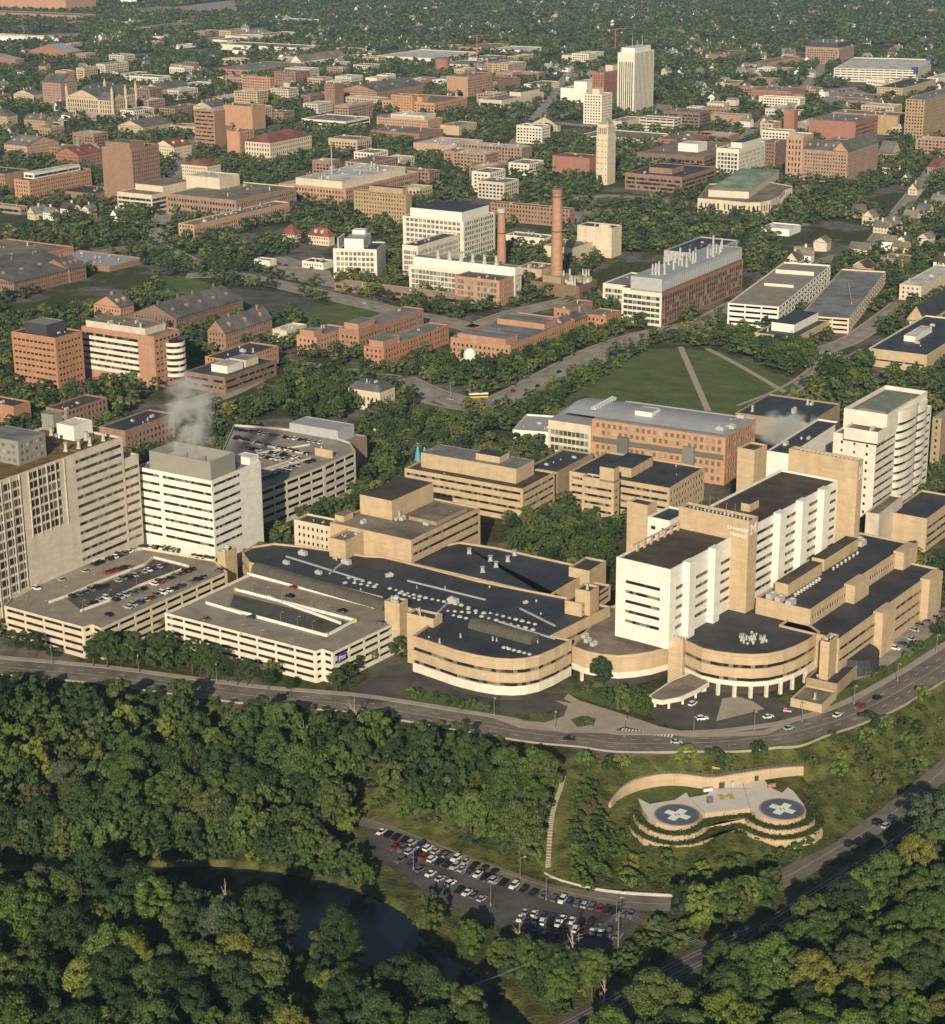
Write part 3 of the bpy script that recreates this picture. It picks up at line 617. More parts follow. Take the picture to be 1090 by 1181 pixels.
# right podium: rounded front
px = [(790.5,738.5),(810,747.5),(829,751.5),(848.5,753.8),(868,754.8),(887,753.6),(904,750),(918,745),(933,737.5),(946,728),(905,700),(860,690),(800,700)]
poly = [at(x, y, Z) for x, y in px]
b = Bld('rounded_hospital_wing', 'tan hospital wing with a rounded front on columns and two ribbon windows', 'hospital', poly)
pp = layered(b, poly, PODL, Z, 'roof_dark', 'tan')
front = [at(x, y, Z) for x, y in px[:10]]; fl = cr(front, 3); acc = 0
ins = inset(ccw(front + [at(860,690,Z)]), .8)
for p in inset(ccw([at(x, y, Z) for x, y in px]), .9)[0:10]:
    mb = MB(); mb.box(p, 1.2, 1.2, 0, 5.2, .5); mb.build('column', 'cream_white', b.root)
for i in range(26):
    a = rg.uniform(0, 6.28); k = rg.uniform(0, 1)**.5; p = at(869 + 17*k*math.cos(a), 735 + 7*k*math.sin(a), Z)
    inst('exhaust_fan', EQ('roof_vent' if i % 2 else 'exhaust_fan'), b.root, (p.x, p.y, Z-.9), a, [rg.uniform(.6,1.0)]*3)
b.done()
for lab, c, yb, xl, xr, nm in (('tan stair pier beside the entrance canopy, left of the rounded wing', (788,737), 790, 771.5, 790.5, 'stair_pier'), ('tan stair pier at the right end of the rounded wing', (957,741), 790, 946.5, 967.5, 'stair_pier')):
    bx(nm, lab, None, c, yb, xl, xr, 'tan', 'roof_brownblack', 'n', 'n', h=20.5, cat='stair tower')
# right wing and its raised block
r = rect(None, (968,737), Z, 946, 1083, ang=math.radians(144)); r[3] = r[0] + (r[3]-r[0])*3.2; r[2] = r[1] + (r[3]-r[0])
b = Bld('long_hospital_wing', 'long tan hospital wing with ribbon windows running back along the right hand road', 'hospital', r)
b.block(r, 0, Z, 'tan', 'roof_dark', [('b',5.0,1.3,0,0,'glass_band'),'n','n','n'], n=3, base=1.5)
er = (r[1]-r[0]).normalized(); nr = Vector((er.y, -er.x))
for px_ in ((1008,1027),(1062,1081)):
    a = along(r[0], math.atan2(er.y, er.x), Z, px_[0]); c = along(r[0], math.atan2(er.y, er.x), Z, px_[1]); m_ = r[0] + er*(a+c)/2 + nr*1.2
    mb = MB(); mb.box(m_, (c-a)*.8, 4.5, 0, Z+.6, math.atan2(er.y, er.x)); mb.build('stair_pier', 'tan', b.root)
r2 = rect(None, (935,703), 25.5, 872, 1051, ang=math.radians(144)); b.block(r2, Z-1, 25.5, 'tan', 'roof_dark', [('g',4.5,1.6,1.4,.9,'glass'),'n','n','n'], n=1, base=1.0)
for u0,u1,v0,v1,h in ((.10,.42,.62,.86,4.5),(.46,.80,.66,.9,4.5)): b.pent(r2, u0,u1,v0,v1,25.5,h,'tan','roof_brownblack')
er2 = (r2[1]-r2[0]).normalized()
for px_ in ((974,995),(1031,1051)):
    aa = math.atan2(er2.y, er2.x); a = along(r2[0], aa, 25.5, px_[0]); c = along(r2[0], aa, 25.5, px_[1]); m_ = r2[0] + er2*(a+c)/2 + Vector((er2.y,-er2.x))*1.5
    mb = MB(); mb.box(m_, (c-a)*.8, 5, Z-1, 26.2, aa); mb.build('stair_pier', 'tan', b.root)
for i in range(9): q = bil(r2, .12+i*.028, .52); inst('exhaust_fan', EQ('roof_vent'), b.root, (q.x, q.y, 24.6), 0, [1.1]*3)
for i in range(7): q = bil(r2, .5+i*.04, .56); inst('exhaust_fan', EQ('roof_vent'), b.root, (q.x, q.y, 24.6), 0, [1.0]*3)
for u, v in ((.02,.4),(.03,.62),(.04,.8),(.84,.9),(.88,.8),(.9,.92),(.86,.7)): q = bil(r2, u, v); inst('air_handler', EQ('air_handler'), b.root, (q.x, q.y, 24.6), .9, [1.2]*3)
b.done()
# bed tower
ANG = math.radians(143); T1 = 50.0
r = rect(None, (773.5,657), T1, 711, 850, ANG)
b = Bld('hospital_bed_tower', 'white bed tower crossed by two tall tan slabs, white lettering on the front slab', 'hospital tower', r, Z-.9)
b.block(r, Z-3, T1, 'white', 'roof_brownblack', [('b',4.2,1.5,0,0,'glass_band'),'n','n',('b',4.2,1.35,0,0,'glass_band')], base=5.5, top=5, mar=4.6, n=5, par=1.0)
el = (r[3]-r[0]).normalized(); er = (r[1]-r[0]).normalized(); nr = Vector((er.y, -er.x)); aR = math.atan2(er.y, er.x)
def piers(r, z, lst, zt_, w=None):
    for a0, a1 in lst:
        a = along(r[0], aR, z, a0); c = along(r[0], aR, z, a1); m_ = r[0] + er*((a+c)/2) + nr*1.3
        mb = MB(); mb.box(m_, (c-a), 3.4, Z-3, zt_, aR); mb.build('pier', 'white', b.root)
piers(r, T1, ((788.5,796),(818,825)), T1+.5)
# screen and handrail posts on the left parapet
for i in range(7):
    q = bil(r, .25+.1*i, .93); mb = MB(); mb.box(q, .5, 1.4, T1-1, T1+2.4, ANG); mb.build('screen_post', 'tan', b.root)
q0, q1 = bil(r, .2, .96), bil(r, .9, .96); mb = MB(); mb.box((q0+q1)/2, (q1-q0).length, .4, T1+1.6, T1+2.3, aR); mb.build('screen_rail', 'tan', b.root)
S1 = hgt(864, 600.8, 705, Z); rs = rect(None, (864,601), S1, 783, 874.5, ANG)
b.block(rs, Z-3, S1, 'tan', 'roof_dark', 'n', par=1.2)
for i in range(16): q = bil(rs, .5, .08+.055*i); inst('roof_vent', EQ('roof_vent'), b.root, (q.x, q.y, S1-1.2), 0, [rg.uniform(.5,.9)]*3)
for i in range(6): q = bil(rs, .4, .25+.12*i); mb = MB(); mb.tube([(q.x,q.y,S1-1.2),(q.x,q.y,S1+rg.uniform(3,7))], .10, 5); mb.build('antenna', 'steel', b.root)
T2 = 53.0; e0 = rs[1] - nr*3.5
r2 = [e0, None, None, None]; L2 = along(e0, aR, T2, 967); Wd = (r[3]-r[0]).length*1.12
r2 = [e0 + er*0, e0 + er*L2, e0 + er*L2 + el*Wd, e0 + el*Wd]
b.block(r2, Z-3, T2, 'white', 'roof_brownblack', [('b',4.2,1.5,0,0,'glass_band'),'n','n',('b',4.2,1.4,0,0,'glass_band')], base=5, top=3, par=1.0)
piers(r2, T2, ((893,900.5),(919,926.5),(944,951)), T2+.8)
b.pent(r2, .25,.35,.4,.55, T2, 2.5, 'tan', 'roof_dark')
S2 = hgt(990, 532, 626, 24.5); r3 = rect(None, (990,532), S2, 910, 996, ANG); b.block(r3, Z-3, S2, 'tan', 'roof_dark', 'n', par=1.2)
for i in range(14): q = bil(r3, .5, .08+.06*i); inst('roof_vent', EQ('roof_vent'), b.root, (q.x, q.y, S2-1.2), 0, [rg.uniform(.6,1.0)]*3)
for c, xl, xr, zz in (((747,583),723.5,758,None),((870.5,519.5),851,885,None)):
    zz = 55 if xl < 800 else S2-1; r4 = rect(None, c, zz, xl, xr, ANG); b.block(r4, 0, zz, 'tan', 'roof_brownblack', 'n')
r5 = rect('d2', (905,120), 52, 806, 1000, ANG); b.block(r5, Z, 52, 'white', 'roof_dark', ['n','n','n',('g',4.2,1.5,2.2,3,'glass')], n=None, top=2)
# lettering
def text(s, size, origin, ang, m, parent, name='lettering'):
    cu = D.curves.new(name, 'FONT'); cu.body = s; cu.size = size; cu.extrude = .06; cu.align_x = 'LEFT'; cu.space_line = .9
    o = D.objects.new(name+'_tmp', cu); C.objects.link(o); bpy.context.view_layer.update()
    me = D.meshes.new_from_object(o.evaluated_get(bpy.context.evaluated_depsgraph_get())); D.objects.remove(o); D.curves.remove(cu)
    me.materials.clear(); me.materials.append(MATS[m]); t = D.objects.new(name, me); C.objects.link(t); t.parent = parent
    po = parent.location if parent else Vector((0,0,0)); t.location = Vector(origin)-po; t.rotation_euler = (math.pi/2, 0, ang); return t
fL = rs[0] + el*9.8; nl = Vector((-er.x, -er.y)); q = fL + nl*.12
text('University', 2.3, (q.x, q.y, S1-5.0), ANG+math.pi, 'letter_white', b.root); text('Hospital', 2.3, ((q-el*1.2).x, (q-el*1.2).y, S1-7.6), ANG+math.pi, 'letter_white', b.root)
def block_m(parent, o, ux, uz, w, h, m, name='emblem'):
    """a slab serif capital M in the plane of ux, uz"""
    o = Vector(o); ux = Vector(ux); uz = Vector(uz); n = ux.cross(uz)
    out = [(0,0),(.36,0),(.36,.22),(.29,.22),(.29,.62),(.5,.25),(.71,.62),(.71,.22),(.64,.22),(.64,0),(1,0),(1,.22),(.93,.22),(.93,.78),(1,.78),(1,1),(.72,1),(.5,.62),(.28,1),(0,1),(0,.78),(.07,.78),(.07,.22),(0,.22)]
    bm = bmesh.new(); po = Vector((0,0,0)) if parent is None else parent.location
    vs = [bm.verts.new(o + ux*(x*w) + uz*(y*h) - po) for x, y in out]; bm.faces.new(vs); me = D.meshes.new(name); bm.to_mesh(me); bm.free(); me.materials.append(MATS[m])
    ob = D.objects.new(name, me); C.objects.link(ob); ob.parent = parent; return ob
q = rs[0] + er*1.0 + nr*.14; wR = (rs[1]-rs[0]).length
block_m(b.root, (q.x, q.y, S1-6.5), (er.x, er.y, 0), (0,0,1), wR-2.0, 4.6, 'letter_white')
q = r3[0] + er*1.0 + nr*.14; block_m(b.root, (q.x, q.y, S2-9), (er.x, er.y, 0), (0,0,1), (r3[1]-r3[0]).length-2, 6, 'letter_white')
b.done()
# stepped white tower on the right
AR = math.radians(146); zt_ = 44.0
r = rect('c3', (782,492), zt_, 590, 1030, AR)
b = Bld('stepped_white_tower', 'white stepped hospital tower with curved bays at the right edge', 'hospital tower', r)
mat('white_warm', (.74,.69,.60), rough=.7, var=.06, scale=.3, streak=True)
b.block(r, 0, zt_, 'white_warm', 'roof_tan', [('b',4.3,1.3,0,0,'glass_band'),'n','n',('g',4.3,1.5,1.2,5.5,'glass')], base=3, top=1.5, mar=.8)
zu = 54.0; r2 = rect('c3', (832,382), zu, 637, 1012, AR); b.block(r2, zt_-1, zu, 'white_warm', 'roof_tan', 'n', track=False, par=2.2)
mb = MB(); q = [bil(r2, u, v) for u, v in ((.12,.15),(.8,.15),(.8,.8),(.12,.8))]; mb.prism(q, zu-2.4, zu-.6); o = mb.build('roof_garden', 'copper_equip', b.root)
r6 = rect('c3', (790,462), 49.0, 637, 830, AR); b.block(r6, zt_-1, 49, 'white_warm', 'roof_tan', 'n', track=False)
e = (r[1]-r[0]).normalized(); n_ = Vector((e.y, -e.x)); aa = math.atan2(e.y, e.x)
for i in range(8): q = bil(r6, .3+.05*i, .3); inst('roof_vent', EQ('roof_vent'), b.root, (q.x, q.y, 48.1), 0, [1.1]*3)
for x0, x1, zz in ((871,962,52.0),(940,1000,50.0)):
    a = along(r[0], aa, zt_, P('c3', x0, 0)[0]); c = along(r[0], aa, zt_, P('c3', x1, 0)[0]); cc = r[0] + e*((a+c)/2)
    K = 10; w2 = (c-a)/2; mb = MB(); gl = []
    arc = [cc - e*w2*math.cos(math.pi*k/K) + n_*(3.2*math.sin(math.pi*k/K)) for k in range(K+1)]; poly = arc + [cc + e*w2 - n_*6, cc - e*w2 - n_*6]
    nfl = int((zz-6)/4.3)
    for f in range(nfl):
        z0 = 3 + f*4.3; mb.prism(ccw(poly), z0, z0+2.9, bottom=True); g_ = MB(); g_.prism(inset(ccw(poly), .45), z0+2.9, z0+4.3, top=False); g_.build('window_band', 'glass_band', b.root)
    mb.prism(ccw(poly), 3+nfl*4.3, zz, bottom=True); mb.build('curved_bay', 'white_warm', b.root)
b.done()
# forecourt canopy
cpx = [(749,801.5),(752,806),(764,808),(785,804),(803,796),(818,787),(813,779),(796,775.5),(775,784)]
poly = ccw([at(x, y, 6.2) for x, y in cpx]); b = Bld('entrance_canopy', 'flat grey roofed entrance canopy with a white rounded fascia on columns', 'canopy', poly)
mb = MB(); mb.prism(poly, 4.4, 6.2, bottom=True, top=False); mb.build('fascia', 'cream_white', b.root); mb = MB(); mb.add([(p.x,p.y,5.9) for p in inset(poly,.5)], [tuple(range(len(poly)))]); mb.build('roof', 'roof_tan', b.root)
mb = MB(); inn = inset(poly, .5)
for i in range(len(poly)): j = (i+1) % len(poly); mb.quad((poly[i].x,poly[i].y,6.2),(poly[j].x,poly[j].y,6.2),(inn[j].x,inn[j].y,6.2),(inn[i].x,inn[i].y,6.2))
mb.build('coping', 'cream_white', b.root)
for x, y in ((756,803),(788,800),(803,793),(814,785),(772,805)):
    q = at(x, y, 5); mb = MB(); mb.box(q + Vector((0,1.2)), .9, .9, 0, 4.6); mb.build('column', 'cream_white', b.root)
FP.append([tuple(p) for p in poly]); b.done()
# low service block right of the forecourt
bx('service_block', 'low dark roofed service block beside the right hand drive', None, (966,789), 800, 930, 1000, 'tan_dark', 'roof_dark', 'n', 'n', h=5, clutter=2)
bx('service_kiosk', 'small tan flat roofed kiosk in the hedge by the forecourt exit', None, (948,813), 816, 912, 965, 'tan', 'roof_tan', 'n', 'n', h=3.5, clutter=1)
mb = MB(); q = at(982,768,0); b = Bld('cooling_tank', 'round dark tank house with a white drum on top beside the right wing', 'tank', [q+Vector(v) for v in ((-8,-8),(8,-8),(8,8),(-8,8))])
mb.cyl(q, 11, 11, 0, 7, 28); mb.build('drum_wall', 'roof_dark', b.root); mb = MB(); mb.cyl(q+Vector((-4,2)), 2.6, 2.6, 7, 12, 14); mb.build('white_drum', 'white_equip', b.root); FP.append([(q.x+11*math.cos(k),q.y+11*math.sin(k)) for k in range(7)])
# ------------------------------------------------------------------ left hospital towers
zl = hgt(141, 503.5, 628, 14); cR_ = at(141, 503.5, zl); AL = GRID
eL = Vector((math.cos(AL), math.sin(AL))); eR = Vector((math.cos(AL-math.pi/2), math.sin(AL-math.pi/2)))
dl = along(cR_, AL, zl, 60); r = [cR_ - eR*100, cR_, cR_ + eL*dl, cR_ - eR*100 + eL*dl]
b = Bld('tan_research_tower', 'large tan tower with brown gravel roof and ribbon windows, cut by the left edge', 'hospital tower', r)
FP.append([tuple(p) for p in r]); mb = MB()
bk = -1
def lp(px_):   # distance left of the right corner along the facade
    lo, hi = 0.0, 100.0
    for _ in range(40):
        m_ = (lo+hi)/2; q = cR_ - eR*m_
        if proj(q.x, q.y, zl)[0] > px_: lo = m_
        else: hi = m_
    return lo
d1, d2, d3 = lp(84), lp(73), lp(27); A3, A2, A1, A0 = cR_ - eR*d3, cR_ - eR*d2, cR_ - eR*d1, cR_
b.facade(mb, A1, A0, 0, zl, ('b',4.2,1.5,0,0,'glass_band'), base=14, top=3, mar=1.2); b.facade(mb, A2, A1, 0, zl, 'n')
GR = ('g',4.2,3.1,2.62,.15,'glass')
b.facade(mb, A3, A2, 36, zl, GR, base=.3, top=.6); b.facade(mb, A3, A2, 0, 36, 'n'); b.facade(mb, r[0], A3, 0, zl, GR, base=10, top=.6)
for i in (1, 2, 3): b.facade(mb, r[i], r[(i+1) % 4], 0, zl, 'n')
mb.build('wall', 'pale_tan', b.root)
for i in range(12):
    q = A2 - eR*(i*5.55) + Vector((eR.y,-eR.x))*.2; z0 = 36 if (q-A2).length < d3-d2 else 6
    mb = MB(); mb.box(q, .55, .36, z0, zl-.3, math.atan2(eR.y, eR.x)); mb.build('pier', 'pale_tan', b.root)
inn = inset(r, .6); mb = MB()
for i in range(4):
    j = (i+1) % 4; a, c, d, e = r[i], r[j], inn[j], inn[i]; mb.quad((a.x,a.y,zl),(c.x,c.y,zl),(d.x,d.y,zl),(e.x,e.y,zl)); mb.quad((e.x,e.y,zl),(d.x,d.y,zl),(d.x,d.y,zl-1),(e.x,e.y,zl-1))
mb.build('parapet', 'pale_tan', b.root); mb = MB(); mb.add([(p.x,p.y,zl-1) for p in inn], [(0,1,2,3)]); mb.build('roof', 'roof_brown', b.root)
b.pent(r, .86,.985,.38,.62, zl, 6, 'white', 'roof_white'); b.pent(r, .45,.62,.25,.8, zl, 10, 'grey_panel', 'roof_grey', ('g',3.2,1.6,2,1,'glass_pale'))
b.pent(r, .93,.99,.82,.99, zl, 7, 'grey_panel', 'roof_grey')
for u, v in ((.78,.15),(.84,.12),(.9,.3),(.93,.12),(.72,.2),(.8,.5),(.7,.6),(.88,.75)): q = bil(r, u, v); inst('exhaust_fan', EQ('exhaust_fan'), b.root, (q.x, q.y, zl-1), 0, [1.5]*3)
for u0, v0, u1, v1 in ((.62,.35,.86,.35),(.74,.35,.74,.06),(.62,.7,.9,.7)):
    a, c = bil(r, u0, v0), bil(r, u1, v1); mb = MB(); mb.box((a+c)/2, (c-a).length, .7, zl-1, zl-.6, math.atan2((c-a).y, (c-a).x)); mb.build('roof_walkway', 'roof_tan', b.root)
b.done()
zk = zl-11; t_ = along(cR_, AL-math.pi/2, zk, 160); q0 = cR_ + eL*.3 + eR*.05; rk = [q0, q0 + eR*t_, q0 + eR*t_ + eL*24, q0 + eL*24]
b = Bld('tower_link', 'narrow lower tan link between the gravel roofed tower and the white tower', 'building', rk); b.block(rk, 0, zk, 'pale_tan', 'roof_metal', [('b',4.2,1.5,0,0,'glass_band'),'n','n','n'], base=14, top=3, mar=.6)
b.pent(rk, .1, .9, .35, .9, zk, 3.5, 'white', 'roof_white'); b.done()
zw = hgt(244, 554.7, 634, 14); r = rect(None, (244,554.7), zw, 157, 300.5)
b = Bld('white_ribbon_tower', 'white square tower with ribbon windows and a grey roof screen giving off steam', 'hospital tower', r)
FP.append([tuple(p) for p in r]); mb = MB(); lw = r[0] + (r[3]-r[0])*.66
st = ('b',4.15,1.35,0,0,'glass_band')
b.facade(mb, lw, r[0], 0, zw, st, base=13.5, top=2.2, mar=.5); b.facade(mb, r[3], lw, 0, zw, st, base=13.5, top=2.2, mar=1.6); rm = r[0] + (r[1]-r[0])*.60; b.facade(mb, r[0], rm, 0, zw, st, base=13.5, top=2.2, mar=1.2); b.facade(mb, rm, r[1], 0, zw, 'n')
b.facade(mb, r[1], r[2], 0, zw, 'n'); b.facade(mb, r[2], r[3], 0, zw, 'n'); mb.build('wall', 'white', b.root)
mb = MB(); inn = inset(r, .5)
for i in range(4):
    j = (i+1) % 4; a, c, d, e = r[i], r[j], inn[j], inn[i]; mb.quad((a.x,a.y,zw),(c.x,c.y,zw),(d.x,d.y,zw),(e.x,e.y,zw)); mb.quad((e.x,e.y,zw),(d.x,d.y,zw),(d.x,d.y,zw-.5),(e.x,e.y,zw-.5))
mb.build('parapet', 'white', b.root); mb = MB(); mb.add([(p.x,p.y,zw-.5) for p in inn], [(0,1,2,3)]); mb.build('roof', 'roof_grey', b.root)
b.pent(r, .8, .985, .015, .2, zw, 3.2, 'white', 'roof_white'); b.pent(r, .58, .9, .3, .9, zw, 2.2, 'grey_metal', 'roof_metal')
q = [bil(r, .04,.03), bil(r,.53,.03), bil(r,.53,.84), bil(r,.04,.84)]; q2 = inset(q, .5); mb = MB()
for i in range(4):
    j = (i+1) % 4
    for A_, B_ in ((q[i], q[j]), (q2[j], q2[i])): mb.quad((A_.x,A_.y,zw-.5),(B_.x,B_.y,zw-.5),(B_.x,B_.y,zw+8.5),(A_.x,A_.y,zw+8.5))
    mb.quad((q[i].x,q[i].y,zw+8.5),(q[j].x,q[j].y,zw+8.5),(q2[j].x,q2[j].y,zw+8.5),(q2[i].x,q2[i].y,zw+8.5))
sc_ = mb.build('roof_screen', 'grey_panel', b.root)
for v in (.2,.45,.7):
    p0, p1 = bil(r, .1, v), bil(r, .47, v); mb = MB(); mb.box((p0+p1)/2, (p1-p0).length, 6, zw-.5, zw+5, math.atan2((p1-p0).y,(p1-p0).x)); mb.build('cooling_tower', 'grey_metal', sc_)
WT = (bil(r,.35,.5), zw+8); b.done()
# ------------------------------------------------------------------ car parks
def carpark(name, label, poly, z0, z1, nlev, mats=('cream','deck'), par=1.1, slots=(), pn='fascia'):
    poly = ccw(poly); b = Bld(name, label, 'car park', poly, z0); FP.append([tuple(p) for p in poly]); H = z1-par
    fh = (H-z0)/nlev; k = len(poly); mb = MB(); col = MB()
    fh_f = (z1-z0-.2)/nlev
    for i in range(k): b.facade(mb, poly[i], poly[(i+1) % k], z0, z1, ('p', fh, fh*.40, 8.2, .9, None), base=fh*.25, top=.4, mar=1.2, n=nlev)
    mb.build('facade', mats[0], b.root)
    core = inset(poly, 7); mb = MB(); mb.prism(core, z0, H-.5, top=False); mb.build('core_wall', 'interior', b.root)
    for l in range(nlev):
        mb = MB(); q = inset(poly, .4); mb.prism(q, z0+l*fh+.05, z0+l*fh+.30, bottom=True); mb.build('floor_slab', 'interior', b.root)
    inn = inset(poly, .35); mb = MB()
    for i in range(k):
        j = (i+1) % k; a, c, d, e = poly[i], poly[j], inn[j], inn[i]; mb.quad((a.x,a.y,z1),(c.x,c.y,z1),(d.x,d.y,z1),(e.x,e.y,z1)); mb.quad((e.x,e.y,z1),(d.x,d.y,z1),(d.x,d.y,H),(e.x,e.y,H))
    mb.build('parapet', mats[0], b.root)
    bm = bmesh.new(); vs = [bm.verts.new((p.x-b.root.location.x, p.y-b.root.location.y, H-z0)) for p in inn]; bm.faces.new(vs); me = D.meshes.new('deck'); bm.to_mesh(me); bm.free(); me.materials.append(MATS[mats[1]])
    o = D.objects.new('deck', me); C.objects.link(o); o.parent = b.root; b.H = H; return b
def wallseg(b, p, q, z0, z1, m, w=.4, name='low_wall'):
    mb = MB(); mb.box((p+q)/2, (q-p).length, w, z0, z1, math.atan2((q-p).y, (q-p).x)); return mb.build(name, m, b.root)
zg = 14.3; gp = [at(x, y, zg) for x, y in ((5,698.5),(96,723),(106,720),(117,724.5),(262,659.5),(247,645),(165,631),(88,650),(14,688))]
gl_ = carpark('tan_car_park', 'car park with a roof deck full of cars below the gravel roofed tower', gp, 0, zg, 4)
HG = gl_.H
for (a, c) in (((220,490),(298,462)),((298,462),(420,408)),((420,408),(655,318)),((362,528),(490,482)),((490,482),(625,415)),((625,415),(850,330)),((690,288),(838,325)),((655,318),(690,288)),((838,325),(850,330))):
    wallseg(gl_, at(*P('d0', *a), HG), at(*P('d0', *c), HG), HG+.01, HG+1.1, 'cream_white', .45)
q = ccw([at(*P('d0', x, y), HG) for x, y in ((300,470),(650,325),(690,292),(835,330),(620,412),(370,525))]); mb = MB(); mb.add([(p.x,p.y,HG+.05) for p in q], [tuple(range(len(q)))]); mb.build('ramp', 'asphalt', gl_.root)
gl_.done()
zm = 14.0; gp2 = [at(x, y, zm) for x, y in ((189.7,706.5),(363.8,751),(372,748.5),(384,752.5),(455,718.5),(449,702),(289,661))]
gm_ = carpark('cream_car_park', 'cream four storey car park with white parapets and a nearly empty roof deck', gp2, 0, zm, 4, ('cream_white','deck'))
HM = gm_.H
for t, a, c in (('d1',(5,432),(545,572)),('d1',(-25,520),(80,548)),('d1',(100,555),(415,640)),('d1',(415,640),(545,572)),('d1',(150,465),(480,585)),('d0',(925,492),(1085,540)),('d1',(60,362),(670,522)),('d0',(1060,432),(1085,440))):
    wallseg(gm_, at(*P(t, *a), HM), at(*P(t, *c), HM), HM+.01, HM+1.25, 'white', .5)
q = ccw([at(*P('d1', x, y), HM) for x, y in ((-20,505),(0,450),(540,582),(415,636))]); mb = MB(); mb.add([(p.x,p.y,HM+.05) for p in q], [(0,1,2,3)]); mb.build('ramp', 'asphalt', gm_.root)
for x, y in ((8,432),(545,572),(418,636)): q = at(*P('d1', x, y), HM); mb = MB(); mb.cyl(q, .8,.8, HM, HM+1.3, 10); mb.build('yellow_bollard', 'paint_yellow', gm_.root)
gm_.done()
def sign_p(label, t, x0, y0, x1, y1, z, w, h):
    p0, p1 = at(*P(t, x0, y0), z), at(*P(t, x1, y1), z); d = (p1-p0).normalized(); n_ = Vector((d.y, -d.x)); a = math.atan2(d.y, d.x); c = (p0+p1)/2 + n_*.6
    r_ = empty('car_park_sign', (c.x, c.y, z), label, 'sign'); mb = MB(); mb.box(c, w, .5, z, z+h, a); mb.build('panel', 'blue_sign', r_)
    q = c - d*(w*.42) + n_*.27; text('P', h*1.05, (q.x, q.y, z+h*.12), a, 'letter_white', r_)
    for i in range(2): mb = MB(); mb.box(c + d*w*.17 + n_*.26, w*.5, .03, z+h*(.56-.26*i), z+h*(.68-.26*i), a); mb.build('letter_bar', 'letter_white', r_)
sign_p('blue sign with a white P on the corner of the full tan car park', 'd0', 462, 603, 508, 585, 9.6, 5.2, 3.2)
sign_p('blue sign with a white P on the corner of the nearly empty cream car park', 'd1', 458, 758, 500, 736, 9.2, 5.2, 3.2)
for nm, lab, t, c, yb, xl, xr in (('stair_tower', 'tan stair tower where the two front car parks and rounded wing meet', 'd1', (742,492), 690, 675, 780), ('stair_tower', 'small tan stair tower at the back between the two front car parks', 'd0', (1010,262), 340, 974, 1062)):
    q = bx(nm, lab, t, c, yb, xl, xr, 'tan', 'roof_dark', 'n', 'n', z0=0, h=23 if t == 'd1' else 20, cat='stair tower', fin=False); inst('roof_vent', EQ('roof_vent'), q.root, (bil(q.r,.5,.5).x, bil(q.r,.5,.5).y, q.z1-.9), 0, [2]*3); q.done()
bx('lift_lobby', 'tan lift lobby with a large dark window beside the stair tower', 'd1', (895,560), None, 775, 935, 'tan', 'roof_dark', ('g',9,5,5,8,'glass'), 'n', h=22, top=4, n=1)
bx('gate_house', 'low flat roofed gate canopy among conifers between the car parks', 'd0', (690,715), 740, 590, 775, 'tan_dark', 'roof_brownblack', 'n', 'n', h=4)
# shaded car park behind the white tower
zp = 22.0; gp3 = [at(*P('c1', x, y), zp) for x, y in ((60,745),(405,610),(545,545),(520,505),(420,470),(200,440),(0,425),(-60,560))]
g3 = carpark('shaded_car_park', 'large shaded car park with rows of cars on its roof behind the white tower', gp3, 0, zp, 5, ('concrete','asphalt_pale')); H3 = g3.H
for (a, c) in (((100,560),(340,520)),((110,640),(260,590)),((20,500),(330,565)),((100,655),(345,580))): wallseg(g3, at(*P('c1', *a), H3), at(*P('c1', *c), H3), H3+.01, H3+1.0, 'concrete')
g3.done()
bx('stair_tower', 'tan stair tower on the right side of the shaded car park', 'c1', (440,545), 720, 362, 445, 'tan', 'roof_dark', 'n', 'n', z0=0, h=25, cat='stair tower')
b = bx('tan_clinic', 'brown flat roofed clinic with a metal penthouse behind the shaded car park', 'c1', (505,515), None, 195, 596, 'brick_tan', 'roof_grey', 'g', 'n', h=20, fin=False)
b.pent(b.r, .1,.9,.15,.85, b.z1, 6, 'grey_metal', 'roof_metal'); b.done()
# stepped tan clinic blocks around the courtyard
z0_ = hgt(474, 622.7, 644.5, Z)
b = bx('stepped_tan_clinic', 'tan clinic with two ribbon windows and a large penthouse beyond the rounded wing roof', 'd1', (795,207), None, 430, 1105, 'tan', 'roof_tan', 'n', ('b',4.4,1.3,0,0,'glass_band'), h=z0_, ang=math.radians(146), base=14, top=1.5, fin=False)
b.pent(b.r, .36,.96,.55,.95, b.z1, 8.5, 'tan', 'roof_brownblack', 'n'); b.pent(b.r, .45,.9,.08,.42, b.z1, .8, 'tan_dark', 'roof_tan')
b.clutter(b.r, b.z1-.9, 6, 5); b.done()
bx('blank_tan_block', 'blank tan corner block at the left end of the stepped clinic', 'd1', (500,210), None, 426, 585, 'tan', 'roof_tan', 'n', 'n', h=z0_-1)
b = bx('cream_annex', 'older cream annex with a row of small windows left of the stepped clinic', 'd1', (500,160), None, 268, 560, 'cream', 'roof_brownblack', 'gs', 'n', h=24, fin=False); b.pent(b.r, .1,.8,.05,.22, b.z1, 6, 'tan', 'roof_tan'); b.done()
b = bx('tiered_tan_clinic', 'tan tiered clinic of five ribbon window floors above the courtyard', 'c2', (245,716), P('d2',0,125)[1]*0+ (603-380)*TS, -286, 389, 'tan', 'roof_brownblack', ('b',4.0,1.3,0,0,'glass_band'), ('b',4.0,1.3,0,0,'glass_band'), fin=False)
u = b.pent(b.r, .25,.8,.12,.93, b.z1, 7, 'tan', 'roof_grey'); b.pent(b.r, .4,.7,.3,.5, b.z1+6, 4, 'tan', 'roof_dark')
